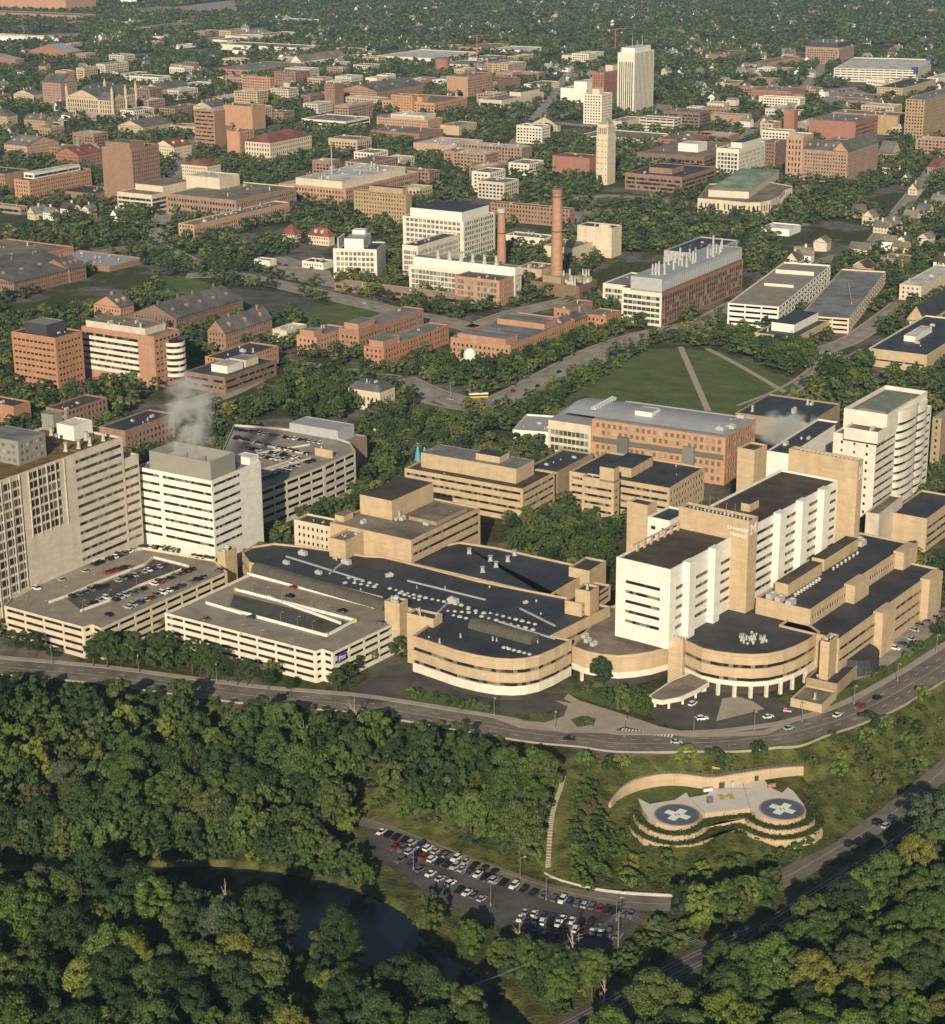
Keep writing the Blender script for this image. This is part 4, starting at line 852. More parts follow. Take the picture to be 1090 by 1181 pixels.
for (px_, m_) in (((482,529),'turquoise'),((490,530),'turquoise'),((499,532),'red_paint')):
    q = at(*px_, b.z1); mb = MB(); mb.cyl(q, 2.0, .7, b.z1-.9, b.z1+5.5, 10); mb.cyl(q, .9, .2, b.z1+5.5, b.z1+7, 10); mb.build('play_tower', m_, b.root)
b.clutter(b.r, b.z1-.9, 6, 4); b.done()
b = bx('ribbon_tan_clinic', 'long tan clinic with ribbon windows below the orange brick heart centre', 'c2', (905,712), (602-380)*TS, 455, 1062, 'tan', 'roof_dark', ('b',3.9,1.3,0,0,'glass_band'), 'g', fin=False)
b.pent(b.r, .2,.8,.45,.7, b.z1, 4, 'tan', 'roof_dark'); b.done()
b = bx('corner_tan_clinic', 'tan clinic corner with a square lift tower next to the courtyard trees', 'c2', (655,682), (608-380)*TS, 512, 680, 'tan', 'roof_dark', ('b',3.9,1.3,0,0,'glass_band'), ('b',3.9,1.3,0,0,'glass_band'), fin=False)
b.pent(b.r, .0,.9,.0,.45, b.z1, 6.5, 'tan', 'roof_dark'); b.done()
bx('dark_roof_link', 'low dark roofed link between the tiered clinic and the heart centre', 'c2', (400,640), None, 265, 560, 'tan_dark', 'roof_dark', 'n', 'n', h=15)
# heart centre
zc = hgt(837, 505, 560); AC = math.radians(150.5)
r = rect(None, (837,505), zc, 683, 872, AC)
b = Bld('orange_heart_centre', 'orange brick and green glass heart centre with a pale metal roof and bay windows', 'hospital', r)
b.block(r, 0, zc, 'lattice', 'roof_metal', [('g',4.1,2.3,1.9,1.5,'glass_pale'),'n','n',('g',4.1,2.3,1.9,1.5,'glass_pale')], par=.5, coping='roof_metal')
eL = (r[3]-r[0]).normalized(); nl = Vector((eL.y, -eL.x)); nl = -nl if nl.y > 0 else nl
for px_ in (720,742,796,818):
    d = along(r[0], AC, zc, px_); c = r[0] + eL*d + nl*.9; mb = MB()
    if px_ in (720, 796): mb.box(c, 6.5, 2.6, 0, zc-7.5, AC); mb.build('bay_window', 'glass_pale', b.root)
gr = [r[3] + nl*2, None, None, None]; Lg = along(r[3], AC, zc, 634); q = [r[3] + nl*1.5 - eL*.0, r[2], r[2] + eL*(Lg+4), r[3] + nl*1.5 + eL*Lg]
b.block(q, 0, zc-3.5, 'cream', 'roof_metal', ['n','n','n',('g',4.4,2.8,2.3,.3,'glass_green')], par=.3, coping='roof_metal')
r2 = [bil(r, .15,.08), bil(r,.85,.05), bil(r,.85,.78), bil(r,.15,.78)]
mb = MB(); K = 8
for i in range(K):
    a, c = i/K, (i+1)/K; f = lambda u: zc + 2.6*math.sin(math.pi*u)
    for (u, v) in ((a, c),):
        P0, P1, P2, P3 = bil(r, .12+.8*u, .05), bil(r, .12+.8*v, .05), bil(r, .12+.8*v, 1.25), bil(r, .12+.8*u, 1.25)
        mb.quad((P0.x,P0.y,f(u)),(P1.x,P1.y,f(v)),(P2.x,P2.y,f(v)),(P3.x,P3.y,f(u)))
        mb.quad((P0.x,P0.y,zc-.5),(P1.x,P1.y,zc-.5),(P1.x,P1.y,f(v)),(P0.x,P0.y,f(u))); mb.quad((P3.x,P3.y,f(u)),(P2.x,P2.y,f(v)),(P2.x,P2.y,zc-.5),(P3.x,P3.y,zc-.5))
mb.build('vaulted_roof', 'roof_metal', b.root)
mb = MB(); p0, p1 = bil(r, -.012, .01), bil(r, -.012, .99); mb.box((p0+p1)/2, (p1-p0).length, .9, zc-12.2, zc-9.6, AC); mb.build('ribbon_window', 'glass_pale', b.root)
b.pent(r, .3,.55,.62,.75, zc+2, 2.2, 'white', 'roof_metal')
for i in range(9): q = bil(r, .25+.07*i, 1.05); inst('roof_vent', EQ('air_handler'), b.root, (q.x,q.y,zc+2), AC, [.8]*3)
for i in range(10): q = bil(r, rg.uniform(.2,.9), rg.uniform(.02,.1)); inst('air_handler', EQ('air_handler'), b.root, (q.x,q.y,zc+.6), AC, [rg.uniform(.6,1)]*3)
b.done()
bx('glass_bridge', 'low green roofed concourse with a white drum end left of the heart centre', 'c2', (362,460), None, 200, 420, 'white', 'roof_metal', 'cg', 'n', h=8, ang=math.radians(165))
bx('dark_flat_block', 'flat dark roofed block behind the steam between the heart centre and the stepped tower', 'c3', (480,420), None, 150, 620, 'tan_dark', 'roof_dark', 'n', 'n', h=11, clutter=5)
bx('flat_roof_annex', 'flat dark roofed annex beside the left slab of the bed tower', 'c3', (395,560), None, 290, 620, 'white', 'roof_dark', 'n', 'n', h=30, clutter=4)
b = Bld('ramp_wall', 'curved pale ramp wall sweeping round the lawn near the little mansion', 'retaining wall', [at(470,500,0), at(510,505,0), at(500,490,0)])
ln = cr([at(*P('c1', x, y), 0) for x, y in ((630,470),(700,500),(780,525),(850,520),(905,495),(945,455))]); mb = MB()
for i in range(len(ln)-1):
    d = (ln[i+1]-ln[i]).normalized(); n_ = Vector((-d.y, d.x))*.6; a, c = ln[i], ln[i+1]
    mb.prism([a-n_, c-n_, c+n_, a+n_], 0, 3.6)
mb.build('wall', 'cream_white', b.root)
ln2 = cr([at(*P('c1', x, y), 0) for x, y in ((700,470),(780,490),(850,490),(900,470),(935,440))]); strip('road', ln2, 6, 'asphalt_pale', .1)
r = rect('d3', (795,90), 22, 735, 900); b = Bld('podium_terrace', 'low pale terrace block with a white lift box right of the bed tower', 'building', r); b.block(r, 0, 22, 'pale_tan', 'roof_tan', 'n'); b.done()
r = rect('d3', (1010,110), 17, 840, 1150, math.radians(146)); b = Bld('right_terrace_wing', 'low tan wing with a rounded dark roof at the right edge below the stepped tower', 'hospital', r); b.block(r, 0, 17, 'tan', 'roof_dark', [('b',4.2,1.4,0,0,'glass_band'),'n','n','n']); b.done()
# ------------------------------------------------------------------ campus and town
def gb(name, label, t, c, yb, xl, xr, wall, roof, axis=0, rise=6, wins='gs', chim=0, dorm=0, h=None, ang=GRID, hip=0.0, cat='building', z0=0.0, fin=True, group=None, over=.5):
    px = P(t, *c); wall = vary(wall, int(px[0]*5+px[1])); ze = z0+h if h else hgt(px[0], px[1], P(t, 0, yb)[1], z0)
    r = rect(t, c, ze, xl, xr, ang); b = Bld(name, label, cat, r, z0, group); b.r = r; b.z1 = ze
    b.gable(r, z0, ze, ze+rise, wall, roof, axis, wins, chim, dorm, over, hip)
    if fin: b.done()
    return b
BO, BR, BB, BP, BT = 'brick_orange', 'brick_red', 'brick_brown', 'brick_pink', 'brick_tan'
G3 = ('g',3.8,1.8,1.5,1.9,'glass'); GF = ('g',4.0,2.0,2.4,2.2,'glass')
# --- left middle: orange office pair
b = bx('brick_tower', 'square orange brick office tower with rows of small windows and a dark plant room', 'c0', (247,38), 285, 50, 368, BO, 'roof_dark', ('g',4.0,1.3,2.6,.9,'glass'), ('g',4.0,1.3,2.0,1.1,'glass'), pents=[(.2,.85,.3,.8,6,'dark_metal','roof_grey')], clutter=5, cat='office'); 
b = bx('banded_office', 'office with white bands, an orange brick end and rounded balconies', 'c0', (690,32), 270, 365, 805, BO, 'roof_tan', 'n', ('g',4.0,1.4,2.4,1.4,'glass'), fin=False, cat='office')
fa = b.r[0] + (b.r[3]-b.r[0])*.22; n_ = (b.r[3]-b.r[0]).normalized(); fo = Vector((n_.y, -n_.x)); fo = -fo if fo.y > 0 else fo
for k in range(6):
    z = 7+k*4.0; p0, p1 = fa + fo*.35, b.r[3] + fo*.35; mb = MB(); mb.box((p0+p1)/2, (p1-p0).length, .8, z, z+2.3, math.atan2(n_.y, n_.x)); mb.build('band', 'cream_white', b.root)
    mb = MB(); p0, p1 = fa + fo*.1, b.r[3] + fo*.1; mb.box((p0+p1)/2, (p1-p0).length, .5, z+2.3, z+4.0, math.atan2(n_.y, n_.x)); mb.build('window_band', 'glass_band', b.root)
    q = bil(b.r, .72, -.02); mb = MB(); mb.cyl(q, 7, 7, z-1, z+1.2, 20); mb.build('balcony', 'cream_white', b.root); mb = MB(); mb.cyl(q, 6.5, 6.5, z+1.2, z+3.0, 20); mb.build('window_band', 'glass_band', b.root)
b.pent(b.r, .1,.9,.15,.97, b.z1, 3.6, 'pale_tan', 'roof_tan'); b.clutter(b.r, b.z1+3, 6, 3); b.done()
bx('brick_annex', 'low brick annex with a white penthouse in shade below the banded office', 'c0', (1010,215), 290, 830, 1240, BB, 'roof_dark', 'b', 'b', pents=[(.2,.5,.2,.6,4,'white','roof_white'),(.55,.8,.2,.6,4,'cream','roof_grey')])
bx('brick_annex', 'low orange brick annex with stepped parapets right of the banded office', 'c0', (1050,140), 220, 920, 1250, BO, 'roof_dark', 'gs', 'gs', clutter=4)
bx('shaded_dormitory', 'long brown brick dormitory in shade behind the gravel roofed tower', 'c0', (560,455), 520, 445, 780, BB, 'roof_dark', 'g', 'g', h=16)
bx('shaded_dormitory', 'long low brown roofed wing in shade beneath the orange brick tower', 'c0', (300,365), 420, 205, 480, BB, 'roof_brownblack', 'g', 'g', h=13)
bx('flat_brick_building', 'flat dark roofed brick building cut by the left edge behind the gravel roofed tower', 'c0', (60,345), 400, -150, 135, BO, 'roof_dark', 'n', 'n', h=14)
# --- gymnasium and gothic halls, left
b = bx('gymnasium', 'gymnasium with a wide flat blue grey roof and a brick end wall', 'b0', (490,458), 482, 190, 650, BO, 'roof_metal', 'n', 'n', fin=False, cat='gymnasium'); b.clutter(b.r, b.z1-.5, 6, 2, .7); b.done()
gb('gothic_hall', 'brick gothic school wing with dormers and chimneys at the far left', 'b0', (60,530), 600, -300, 380, BB, 'slate', 0, 7, 'gs', 3, 4, h=11)
gb('gothic_hall', 'brick gothic gabled hall with a cross wing left of the gymnasium', 'b0', (310,470), 530, 180, 385, BB, 'slate', 0, 7, 'gs', 1, 3, h=11)
bx('school_block', 'low flat roofed brick school block with white vents at the left edge', 'b0', (100,420), 470, -200, 330, BO, 'roof_tan', 'gs', 'gs', h=9, clutter=7)
gb('gothic_dormitory', 'sunlit gabled brick end of the gothic dormitory with dormers', 'b0', (540,640), 690, 420, 600, BO, 'slate', 0, 7, 'gs', 1, 2, h=13)
gb('gothic_dormitory', 'long slate roofed gothic dormitory in shade with sunlit chimneys', 'b0', (790,690), 790, 600, 1090, BB, 'slate', 0, 8, 'gs', 4, 5, h=12)
gb('gothic_dormitory', 'slate roofed dormitory wing beside the dark car park, in shade', 'c1', (-40,15), 80, -120, 170, BB, 'slate', 0, 8, 'gs', 2, 3, h=12)
bx('white_hut', 'small cream hut with rooftop vents beside the orange U shaped dormitory', 'b1', (235,745), 800, 172, 325, 'cream', 'roof_white', 'n', 'n', h=9, clutter=5)
# --- orange U shaped dormitories
for lab, t, c, yb, xl, xr in (('left front wing of the orange U shaped dormitory, behind the oval wood', 'c1', (370,35), 125, 280, 510, ), ('right front wing of the orange U shaped dormitory, above the little mansion', 'c1', (672,85), 172, 582, 965),
    ('rear wing of the orange U shaped dormitory with a flat lookout block', 'b1', (560,745), 790, 470, 850)):
    b = bx('orange_dormitory', lab, t, c, yb, xl, xr, BO, 'roof_grey', G3, G3, cat='dormitory', group='wings of the orange dormitory', fin=False, **({'h': 16} if t == 'b1' else {})); b.pent(b.r, .05,.3,.2,.9, b.z1, 3.5, BO, 'roof_grey'); b.done()
b = bx('orange_dormitory', 'long orange brick dormitory on the avenue with the dark observatory trees below', 'c2', (190,70), 120, -80, 480, BO, 'roof_grey', G3, G3, cat='dormitory', fin=False, h=15); b.pent(b.r, .02,.2,.1,.9, b.z1, 3, BO, 'roof_grey'); b.pent(b.r, .6,.8,.1,.9, b.z1, 3, BO, 'roof_grey'); b.done()
gb('gothic_dormitory', 'grey gabled brick dormitory below the power plant', 'b2', (430,720), 790, 380, 560, BO, 'slate', 0, 5, G3, 2, 0, h=13)
bx('brick_dormitory', 'stepped orange brick dormitory block left of the red fronted laboratory', 'b2', (620,680), 760, 525, 685, BO, 'roof_tan', G3, G3, h=14, cat='dormitory')
bx('brick_dormitory', 'small orange brick dormitory block under the power plant kerb', 'b2', (460,650), 700, 385, 560, BO, 'roof_tan', G3, G3, h=11, cat='dormitory')
# mansion and observatory
b = bx('stone_mansion', 'square cream stone mansion with a grey mansard roof among trees', 'c1', (655,285), 372, 512, 722, 'cream', 'slate', ('g',4.2,2.0,1.3,1.7,'glass'), ('g',4.2,2.0,1.3,1.7,'glass'), cat='mansion', fin=False)
q = b.r; q2 = inset(q, 3.2); mb = MB(); z = b.z1
for i in range(4): j = (i+1) % 4; mb.quad((q[i].x,q[i].y,z+.1),(q[j].x,q[j].y,z+.1),(q2[j].x,q2[j].y,z+4),(q2[i].x,q2[i].y,z+4))
mb.add([(p.x,p.y,z+4) for p in q2], [(0,1,2,3)]); mb.build('mansard_roof', 'slate', b.root); b.clutter(q2, z+4, 4, 3, .7); b.done()
b = bx('observatory', 'small white observatory with a dome in the trees', 'c1', (1065,150), 190, 1000, 1130, 'white', 'roof_white', 'gs', 'gs', h=6, cat='observatory', fin=False)
q = bil(b.r, .5, .6); mb = MB(); mb.cyl(q, 4.2, 4.2, 5, 9, 20)
for k in range(6): a0, a1 = math.pi/2*k/6, math.pi/2*(k+1)/6; mb.cyl(q, 4.2*math.cos(a0), 4.2*math.cos(a1), 9+4.2*math.sin(a0), 9+4.2*math.sin(a1), 20)
mb.build('dome', 'white', b.root); b.done()
# --- science buildings in the middle
b = bx('white_laboratory', 'white laboratory with a glassy curved front and a white penthouse', 'b1', (640,380), 515, 444, 680, 'cream_white', 'roof_dark', ('g',4.3,2.9,2.6,.9,'glass_pale'), 'n', fin=False, cat='laboratory', ang=math.radians(170))
b.pent(b.r, .02,.85,.30,.74, b.z1, 8, 'white', 'roof_metal'); b.pent(b.r, .7,.95,.4,.7, b.z1, 11, 'white', 'roof_white')
for i in range(7): q = bil(b.r, .1+.1*i, .9); inst('exhaust_stack', EQ('exhaust_stack'), b.root, (q.x,q.y,b.z1-.9), 0, [1.3]*3)
b.done()
b = bx('white_science_block', 'large white science block with grid windows behind the terrace', 'b1', (1030,255), 395, 757, 1172, 'cream_white', 'roof_dark', ('g',4.3,2.6,3.2,1.0,'glass_pale'), ('g',4.3,2.8,3.0,.6,'glass_pale'), h=36, fin=False, cat='laboratory'); b.pent(b.r, .05,.9,.05,.9, b.z1, 7, 'white', 'roof_dark'); b.done()
b = bx('white_science_block', 'long white science block with a glazed front and rooftop fans on the brick terrace', 'b1', (1260,500), 610, 785, 1290, 'cream_white', 'roof_grey', ('g',4.0,3.1,3.0,.4,'glass_pale'), 'cw', h=20, fin=False, cat='laboratory'); b.pent(b.r, .05,.95,.0,.96, b.z1, 6.5, 'white', 'roof_grey')
for i in range(6): q = bil(b.r, .5, .2+.11*i); inst('exhaust_fan', EQ('exhaust_fan'), b.root, (q.x,q.y,b.z1+6), 0, [2.6]*3)
b.done()
b = bx('white_science_block', 'white glazed science wing between the two larger white blocks', 'b1', (825,365), 475, 755, 1010, 'cream_white', 'roof_dark', 'cw', 'cw', h=26, cat='laboratory')
bx('brick_white_block', 'brick and white corner block at the end of the science terrace', 'b2', (140,520), 640, -60, 228, BO, 'roof_dark', ('g',4.4,2.8,2.4,.5,'glass_pale'), ('g',4.4,2.6,1.7,1.4,'glass_pale'), cat='laboratory')
bx('brick_terrace', 'long low brick terrace in front of the white science blocks', 'b1', (1030,600), 640, 450, 1075, BO, 'pavement', 'lb', 'n', h=6, cat='terrace')
bx('tan_office_block', 'plain tan brick block with eight rows of small windows', 'b1', (770,135), 270, 537, 797, BT, 'roof_tan', ('g',3.7,1.7,1.3,1.8,'glass'), 'n', pents=[(.0,.8,.05,.7,5.5,BT,'roof_dark')], cat='office')
b = bx('curved_brick_laboratory', 'wide brick laboratory with a cream curved upper storey and white rooftop equipment', 'b1', (500,110), 185, 200, 830, BP, 'roof_white', ('g',4.6,2.4,1.8,1.9,'glass'), ('g',4.6,2.4,1.8,1.9,'glass'), fin=False, cat='laboratory'); b.pent(b.r, .05,.9,.1,.8, b.z1, 6, 'cream', 'roof_white'); b.clutter(b.r, b.z1+5.6, 26, 9, 1.3)
q = bil(b.r, .35, .6); mb = MB(); mb.tube([(q.x,q.y,b.z1),(q.x,q.y,b.z1+38)], [.7,.25], 6); mb.build('mast', 'white_equip', b.root); b.done()
gb('red_roof_hall', 'small cream hall with a red hipped roof above the oval trees', 'b1', (425,320), 345, 332, 450, 'cream', 'roof_red', 1, 6, 'gs', 0, 2, h=9, hip=.2)
gb('red_roof_hall', 'tiny hall with a red hipped roof left of the other red roofed hall', 'b1', (270,310), 340, 215, 300, 'cream', 'roof_red', 1, 7, 'gs', h=8, hip=.4)
bx('white_shed', 'low white flat roofed shed beside the street by the white laboratory', 'b1', (400,440), 472, 305, 445, 'cream_white', 'roof_dark', 'gs', 'n', clutter=3); bx('white_shed', 'small dark roofed white shed in the lot left of the white laboratory', 'b1', (160,430), 457, 90, 190, 'cream_white', 'roof_dark', 'n', 'n')
# power plant and stacks
b = bx('power_plant', 'brick power plant with a roof full of machinery at the foot of the chimney', 'b2', (500,545), 605, 280, 577, BB, 'roof_dark', ('g',12,8,4,9,'glass'), 'n', fin=False, cat='power plant')
for i in range(30): q = bil(b.r, rg.uniform(.08,.92), rg.uniform(.05,.6)); inst('air_handler', EQ(rg.choice(('air_handler','exhaust_fan','exhaust_stack'))), b.root, (q.x,q.y,b.z1-.9), rg.choice((0,1.57)), [rg.uniform(.8,1.5)]*3)
for i in range(2): q = bil(b.r, .7, .12+.16*i); mb = MB(); mb.box(q, 8, 6, b.z1-.9, b.z1+3.5, .5); mb.build('rooftop_plant', 'tan_dark', b.root)
b.done()
def chimney(label, t, x, ytop, ybase, r0, r1, basey=None, pale=False):
    zt_ = hgt(*P(t, x, ytop), P(t, 0, ybase)[1]); p = at(*P(t, x, ybase), 0); rt_ = empty('brick_chimney', (p.x, p.y, 0), label, 'chimney')
    mb = MB(); n = 8
    for i in range(n): a, c = i/n, (i+1)/n; mb.cyl(p, r0+(r1-r0)*a, r0+(r1-r0)*c, zt_*a, zt_*c, 18, cap=(i == n-1))
    mb.build('shaft', 'brick_orange', rt_)
    mb = MB(); mb.cyl(p, r1*1.12, r1*1.12, zt_-3, zt_+.3, 18); mb.build('cap', 'brick_brown' if not pale else 'concrete', rt_)
    if basey: zb = hgt(*P(t, x, basey), P(t, 0, ybase)[1]); mb = MB(); mb.box(p, r0*3.2, r0*3.2, 0, zb, GRID); mb.build('plinth', 'tan_dark', rt_)
    for f in (.93, .6):
        mb = MB(); mb.cyl(p, r0+(r1-r0)*f+.15, r0+(r1-r0)*f+.15, zt_*f, zt_*f+.8, 18); mb.build('iron_band', 'dark_metal', rt_)
    FP.append([(p.x+4*math.cos(k), p.y+4*math.sin(k)) for k in range(6)])
chimney('tall tapering orange brick chimney rising from the power plant', 'b2', 397, 110, 580, 5.0, 3.6, 492); chimney('shorter brick chimney with a pale cap behind the white science block', 'b2', 150, 198, 470, 4.0, 3.0, None, True)
bx('windowless_block', 'tall windowless tan block to the right of the tall chimney', 'b2', (645,285), 420, 490, 690, 'cream', 'roof_dark', 'n', 'n', clutter=6, pents=[(.1,.3,.1,.4,2,'cream','roof_white')])
bx('plant_annex', 'low cream annex joined to the windowless tan block', 'b2', (470,375), 445, 340, 560, 'cream', 'roof_tan', 'n', 'n', h=13, clutter=6)
bx('plant_annex', 'low flat grey annex with white walls between the two chimneys', 'b2', (340,330), 380, 165, 385, 'cream_white', 'roof_tan', 'n', 'b', h=9, clutter=10)
bx('plant_annex', 'cream equipment yard building behind the brick power plant', 'b2', (330,470), 500, 215, 400, 'tan', 'roof_tan', 'n', 'n', h=10, clutter=10)
bx('brick_engineering_block', 'long brick block with dark roof and tall windows behind the chimneys', 'b2', (455,200), 282, 100, 478, BB, 'roof_dark', 'g', 'g', h=17)
b = bx('red_fronted_laboratory', 'red fronted laboratory with rows of green glass and steel exhaust stacks', 'b2', (870,570), 728, 690, 1235, BR, 'roof_dark', ('g',4.2,2.6,3.4,.25,'glass_green'), ('g',4.2,3.3,3.6,.4,'glass_green'), wall2='cream_white', fin=False, cat='laboratory'); b.pent(b.r, .0,.98,.0,.78, b.z1, 9, 'grey_metal', 'roof_metal', ('g',9,6,1.3,1.9,'grey_metal'))
for i in range(34): q = bil(b.r, rg.uniform(.08,.95), rg.uniform(.12,.7)); inst('exhaust_stack', EQ('exhaust_stack'), b.root, (q.x,q.y,b.z1+8), 0, [rg.uniform(.9,1.5)]*3)
b.done()
bx('glass_lobby', 'lower glass and white wing at the left of the red fronted laboratory', 'b2', (735,545), 690, 605, 860, 'cream_white', 'roof_grey', 'cg', 'n', h=17, cat='laboratory')
bx('rear_laboratory', 'grey metal clad laboratory wing with white stacks behind the red fronted one', 'b2', (1050,400), None, 880, 1210, 'grey_metal', 'roof_dark', 'n', 'cg', h=32, clutter=8, cat='laboratory')
# car parks and flats right
zq = hgt(*P('b3', 345, 640), P('b3', 0, 742)[1])
r = rect('b3', (345,638), zq, 115, 577, math.radians(157)); b = carpark('white_car_park', 'white car park with staggered square openings and light masts', r, 0, zq, 4, ('white','deck')); wallseg(b, bil(r,.45,.2), bil(r,.45,.8), b.H+.01, b.H+2, 'cream_white'); wallseg(b, bil(r,.75,.1), bil(r,.75,.9), b.H+.01, b.H+3, 'cream_white'); b.done()
r = rect('b3', (660,690), 11, 440, 825, math.radians(160)); b = carpark('tan_ramp_car_park', 'lower car park with tan corner block right of the white car park', r, 0, 11, 3, ('cream','roof_grey')); wallseg(b, bil(r,.3,.2), bil(r,.7,.6), b.H+.01, b.H+1.5, 'cream'); b.done()
bx('low_tan_office', 'low tan office with a white penthouse in front of the white car park', 'b3', (420,775), 840, 235, 600, 'tan', 'roof_dark', 'b', 'b', h=9, pents=[(.2,.8,.25,.8,5,'white','roof_dark')], clutter=5)
bx('apartment_block', 'small flat roofed brick and cream apartment block in trees', 'b3', (665,515), 562, 590, 765, BP, 'roof_grey', 'g', 'gs', clutter=3, cat='apartments')
bx('apartment_block', 'cream flat roofed apartment block near the right edge with fire escapes', 'b3', (985,545), 615, 887, 1150, 'cream', 'roof_white', ('g',3.3,1.6,1.4,2.2,'glass'), ('g',3.3,1.6,1.4,1.6,'glass'), clutter=4, cat='apartments')
bx('low_brick_shop', 'low orange brick building among the houses on the right', 'b3', (905,425), 470, 800, 945, BP, 'roof_tan', 'gs', 'n', h=8)
gb('wedge_roof_hall', 'tan hall with a dark sloping roof at the right edge', 'b3', (1000,700), 760, 918, 1160, 'tan', 'roof_dark', 0, 10, 'n', h=8)
bx('tan_field_house', 'wide tan hall with a flat blue roof and white rooftop plant at the right edge', 'c3', (1010,115), 195, 748, 1250, 'tan', 'roof_dark', ('b',7,1.0,0,0,'glass_band'), 'n', clutter=8, coping='cream_white', pents=[(.3,.6,.5,.7,3,'white','roof_white')])
bx('pool_annex', 'low dark roofed annex at the left of the wide tan hall', 'c3', (690,150), None, 610, 780, 'tan_dark', 'roof_dark', 'n', 'n', h=6)
bx('tan_edge_block', 'tan block cut by the right edge behind the stepped white tower', 'c3', (1075,400), 560, 1035, 1240, 'tan_dark', 'roof_metal', 'gs', 'g', h=30)
b = bx('white_store', 'long plain white box building in the trees on the right', 'b3', (390,290), 322, 265, 443, 'white', 'roof_white', 'n', 'n')
# auditorium with a green roof
p0 = [at(*P('b3', x, y), 13) for x, y in ((-20,150),(90,158),(200,170),(262,168),(310,158),(350,140),(372,112),(405,103),(404,95),(300,75),(30,85))]
b = Bld('domed_auditorium', 'cream auditorium with a curved front and a green copper roof', 'auditorium', p0); b.block(ccw(p0), 0, 13, 'cream', 'roof_tan', ('g',10,5.5,1.6,2.6,'glass'), n=1, base=1.5)
r = rect('b3', (210,120), 19, 28, 345, math.radians(160)); b.block(r, 10, 19, 'cream', 'roof_tan', 'n', track=False); b.gable(r, 18.5, 19, 24, 'cream', 'roof_green', 1, 'n', hip=.25, over=.2); b.done()
# --- bell tower
zb = hgt(*P('a2', 620, 560), 212); zt_ = hgt(*P('a2', 620, 527), 212)
r = rect('a2', (628,565), zb, 577, 664); b = Bld('bell_tower', 'pale stone clock tower with a green pyramid cap on campus', 'bell tower', r)
b.block(r, 0, zb-11, 'cream', 'roof_tan', ('g',6,1.4,.9,3.6,'glass'), par=.1, top=3, pt=.6)
q = inset(r, .35); b.block(q, zb-11, zb-2, 'cream', 'roof_tan', ('g',9,6.6,1.1,1.0,'glass'), par=.1, n=1, base=.6, top=.4, track=False); q = inset(r, 1.2); b.block(q, zb-2, zb+1, 'cream', 'roof_tan', 'n', track=False)
q = inset(r, 1.6); m_ = (q[0]+q[2])/2; mb = MB(); mb.add([(p.x,p.y,zb+1) for p in q]+[(m_.x,m_.y,zt_+1)], [(0,1,4),(1,2,4),(2,3,4),(3,0,4)]); mb.build('copper_cap', 'roof_green', b.root)
for p in inset(r, .9): mb = MB(); mb.cyl(p, .9, .2, zb-1, zb+5, 8); mb.build('pinnacle', 'cream', b.root)
b.done()
bx('red_brick_hall', 'brick hall with a red hipped roof at the left of the bell tower', 'a2', (545,710), 790, 378, 600, BR, 'roof_red', 'n', 'n', h=19, fin=False).done()
# --- high rise and neighbours
r = None
b = bx('high_rise', 'tallest white high rise with vertical fins and antennas', 'a2', (748,238), 518, 672, 836, 'cream_white', 'roof_white', ('v'), ('g',80,76,1.7,2.2,'glass'), fin=False, cat='high rise', pents=[(.1,.9,.1,.9,6,'white','roof_white')])
for i in range(3): q = bil(b.r, .3+.25*i, .5); mb = MB(); mb.tube([(q.x,q.y,b.z1+5),(q.x,q.y,b.z1+14+6*(i != 1))], [.5,.2], 5); mb.build('antenna', 'white_equip', b.root)
b.done()
bx('low_podium', 'long low cream block at the foot of the white high rise', 'a2', (690,545), 585, 630, 775, 'cream', 'roof_grey', 'n', 'n')
bx('apartment_tower', 'cream apartment tower with square windows left of the high rise', 'a2', (600,425), 560, 518, 647, 'cream_white', 'roof_white', ('g',3.6,1.8,2.2,1.8,'glass'), ('g',3.6,1.8,2.2,1.5,'glass'), pents=[(.3,.7,.3,.7,6,'cream','roof_white')], cat='apartments')
bx('finned_white_block', 'white block with three broad dark vertical strips left of the high rise', 'a2', (530,400), 475, 415, 600, 'white', 'roof_white', ('g',60,50,7,7,'glass'), 'n', pents=[(.2,.9,.1,.6,9,'white','roof_white')], clutter=6)
bx('brick_residence', 'red brick residence tower just left of the white high rise', 'a2', (610,325), 480, 557, 730, BR, 'roof_tan', ('g',3.6,1.8,1.6,2.2,'glass'), ('g',3.6,1.8,1.6,2.2,'glass'), pents=[(.4,.9,.2,.8,7,'cream','roof_tan')], cat='apartments')
r = rect('a2', (925,535), 17, 768, 960); b = carpark('town_car_park', 'tan town car park with open decks right of the high rise', r, 0, 17, 4, ('pale_tan','roof_grey')); b.done()
bx('stepped_brick_block', 'brick block with white sloped terraces behind the town car park', 'a2', (1040,505), 590, 880, 1090, BB, 'roof_grey', 'bs', 'bs')
bx('concrete_library', 'low modern concrete building with stepped flat roofs left of the tower blocks', 'a2', (150,450), 495, 48, 340, 'concrete', 'roof_tan', 'lb', 'n', pents=[(.5,.95,.1,.6,5,'cream','roof_dark')])
b = bx('chemistry_block', 'brick block with a white cluttered roof in front of the dark campus trees', 'a2', (240,665), 735, -60, 286, BP, 'roof_white', ('g',4,2.4,2,2,'glass'), 'g', clutter=18)
gb('slate_hall', 'slate roofed gabled hall beside the campus trees left of the bell tower', 'a2', (400,560), 600, 285, 415, 'stone', 'slate', 0, 9, 'gs', 1, 0, h=9)
bx('white_shops', 'row of low white shops at the foot of the apartment tower', 'a2', (800,625), 650, 500, 900, 'cream_white', 'roof_tan', 'n', 'n', h=6)
bx('brick_shops', 'row of low red brick shops right of the town car park', 'a2', (980,630), 665, 850, 1110, BR, 'roof_tan', 'gs', 'gs', h=9, clutter=5)
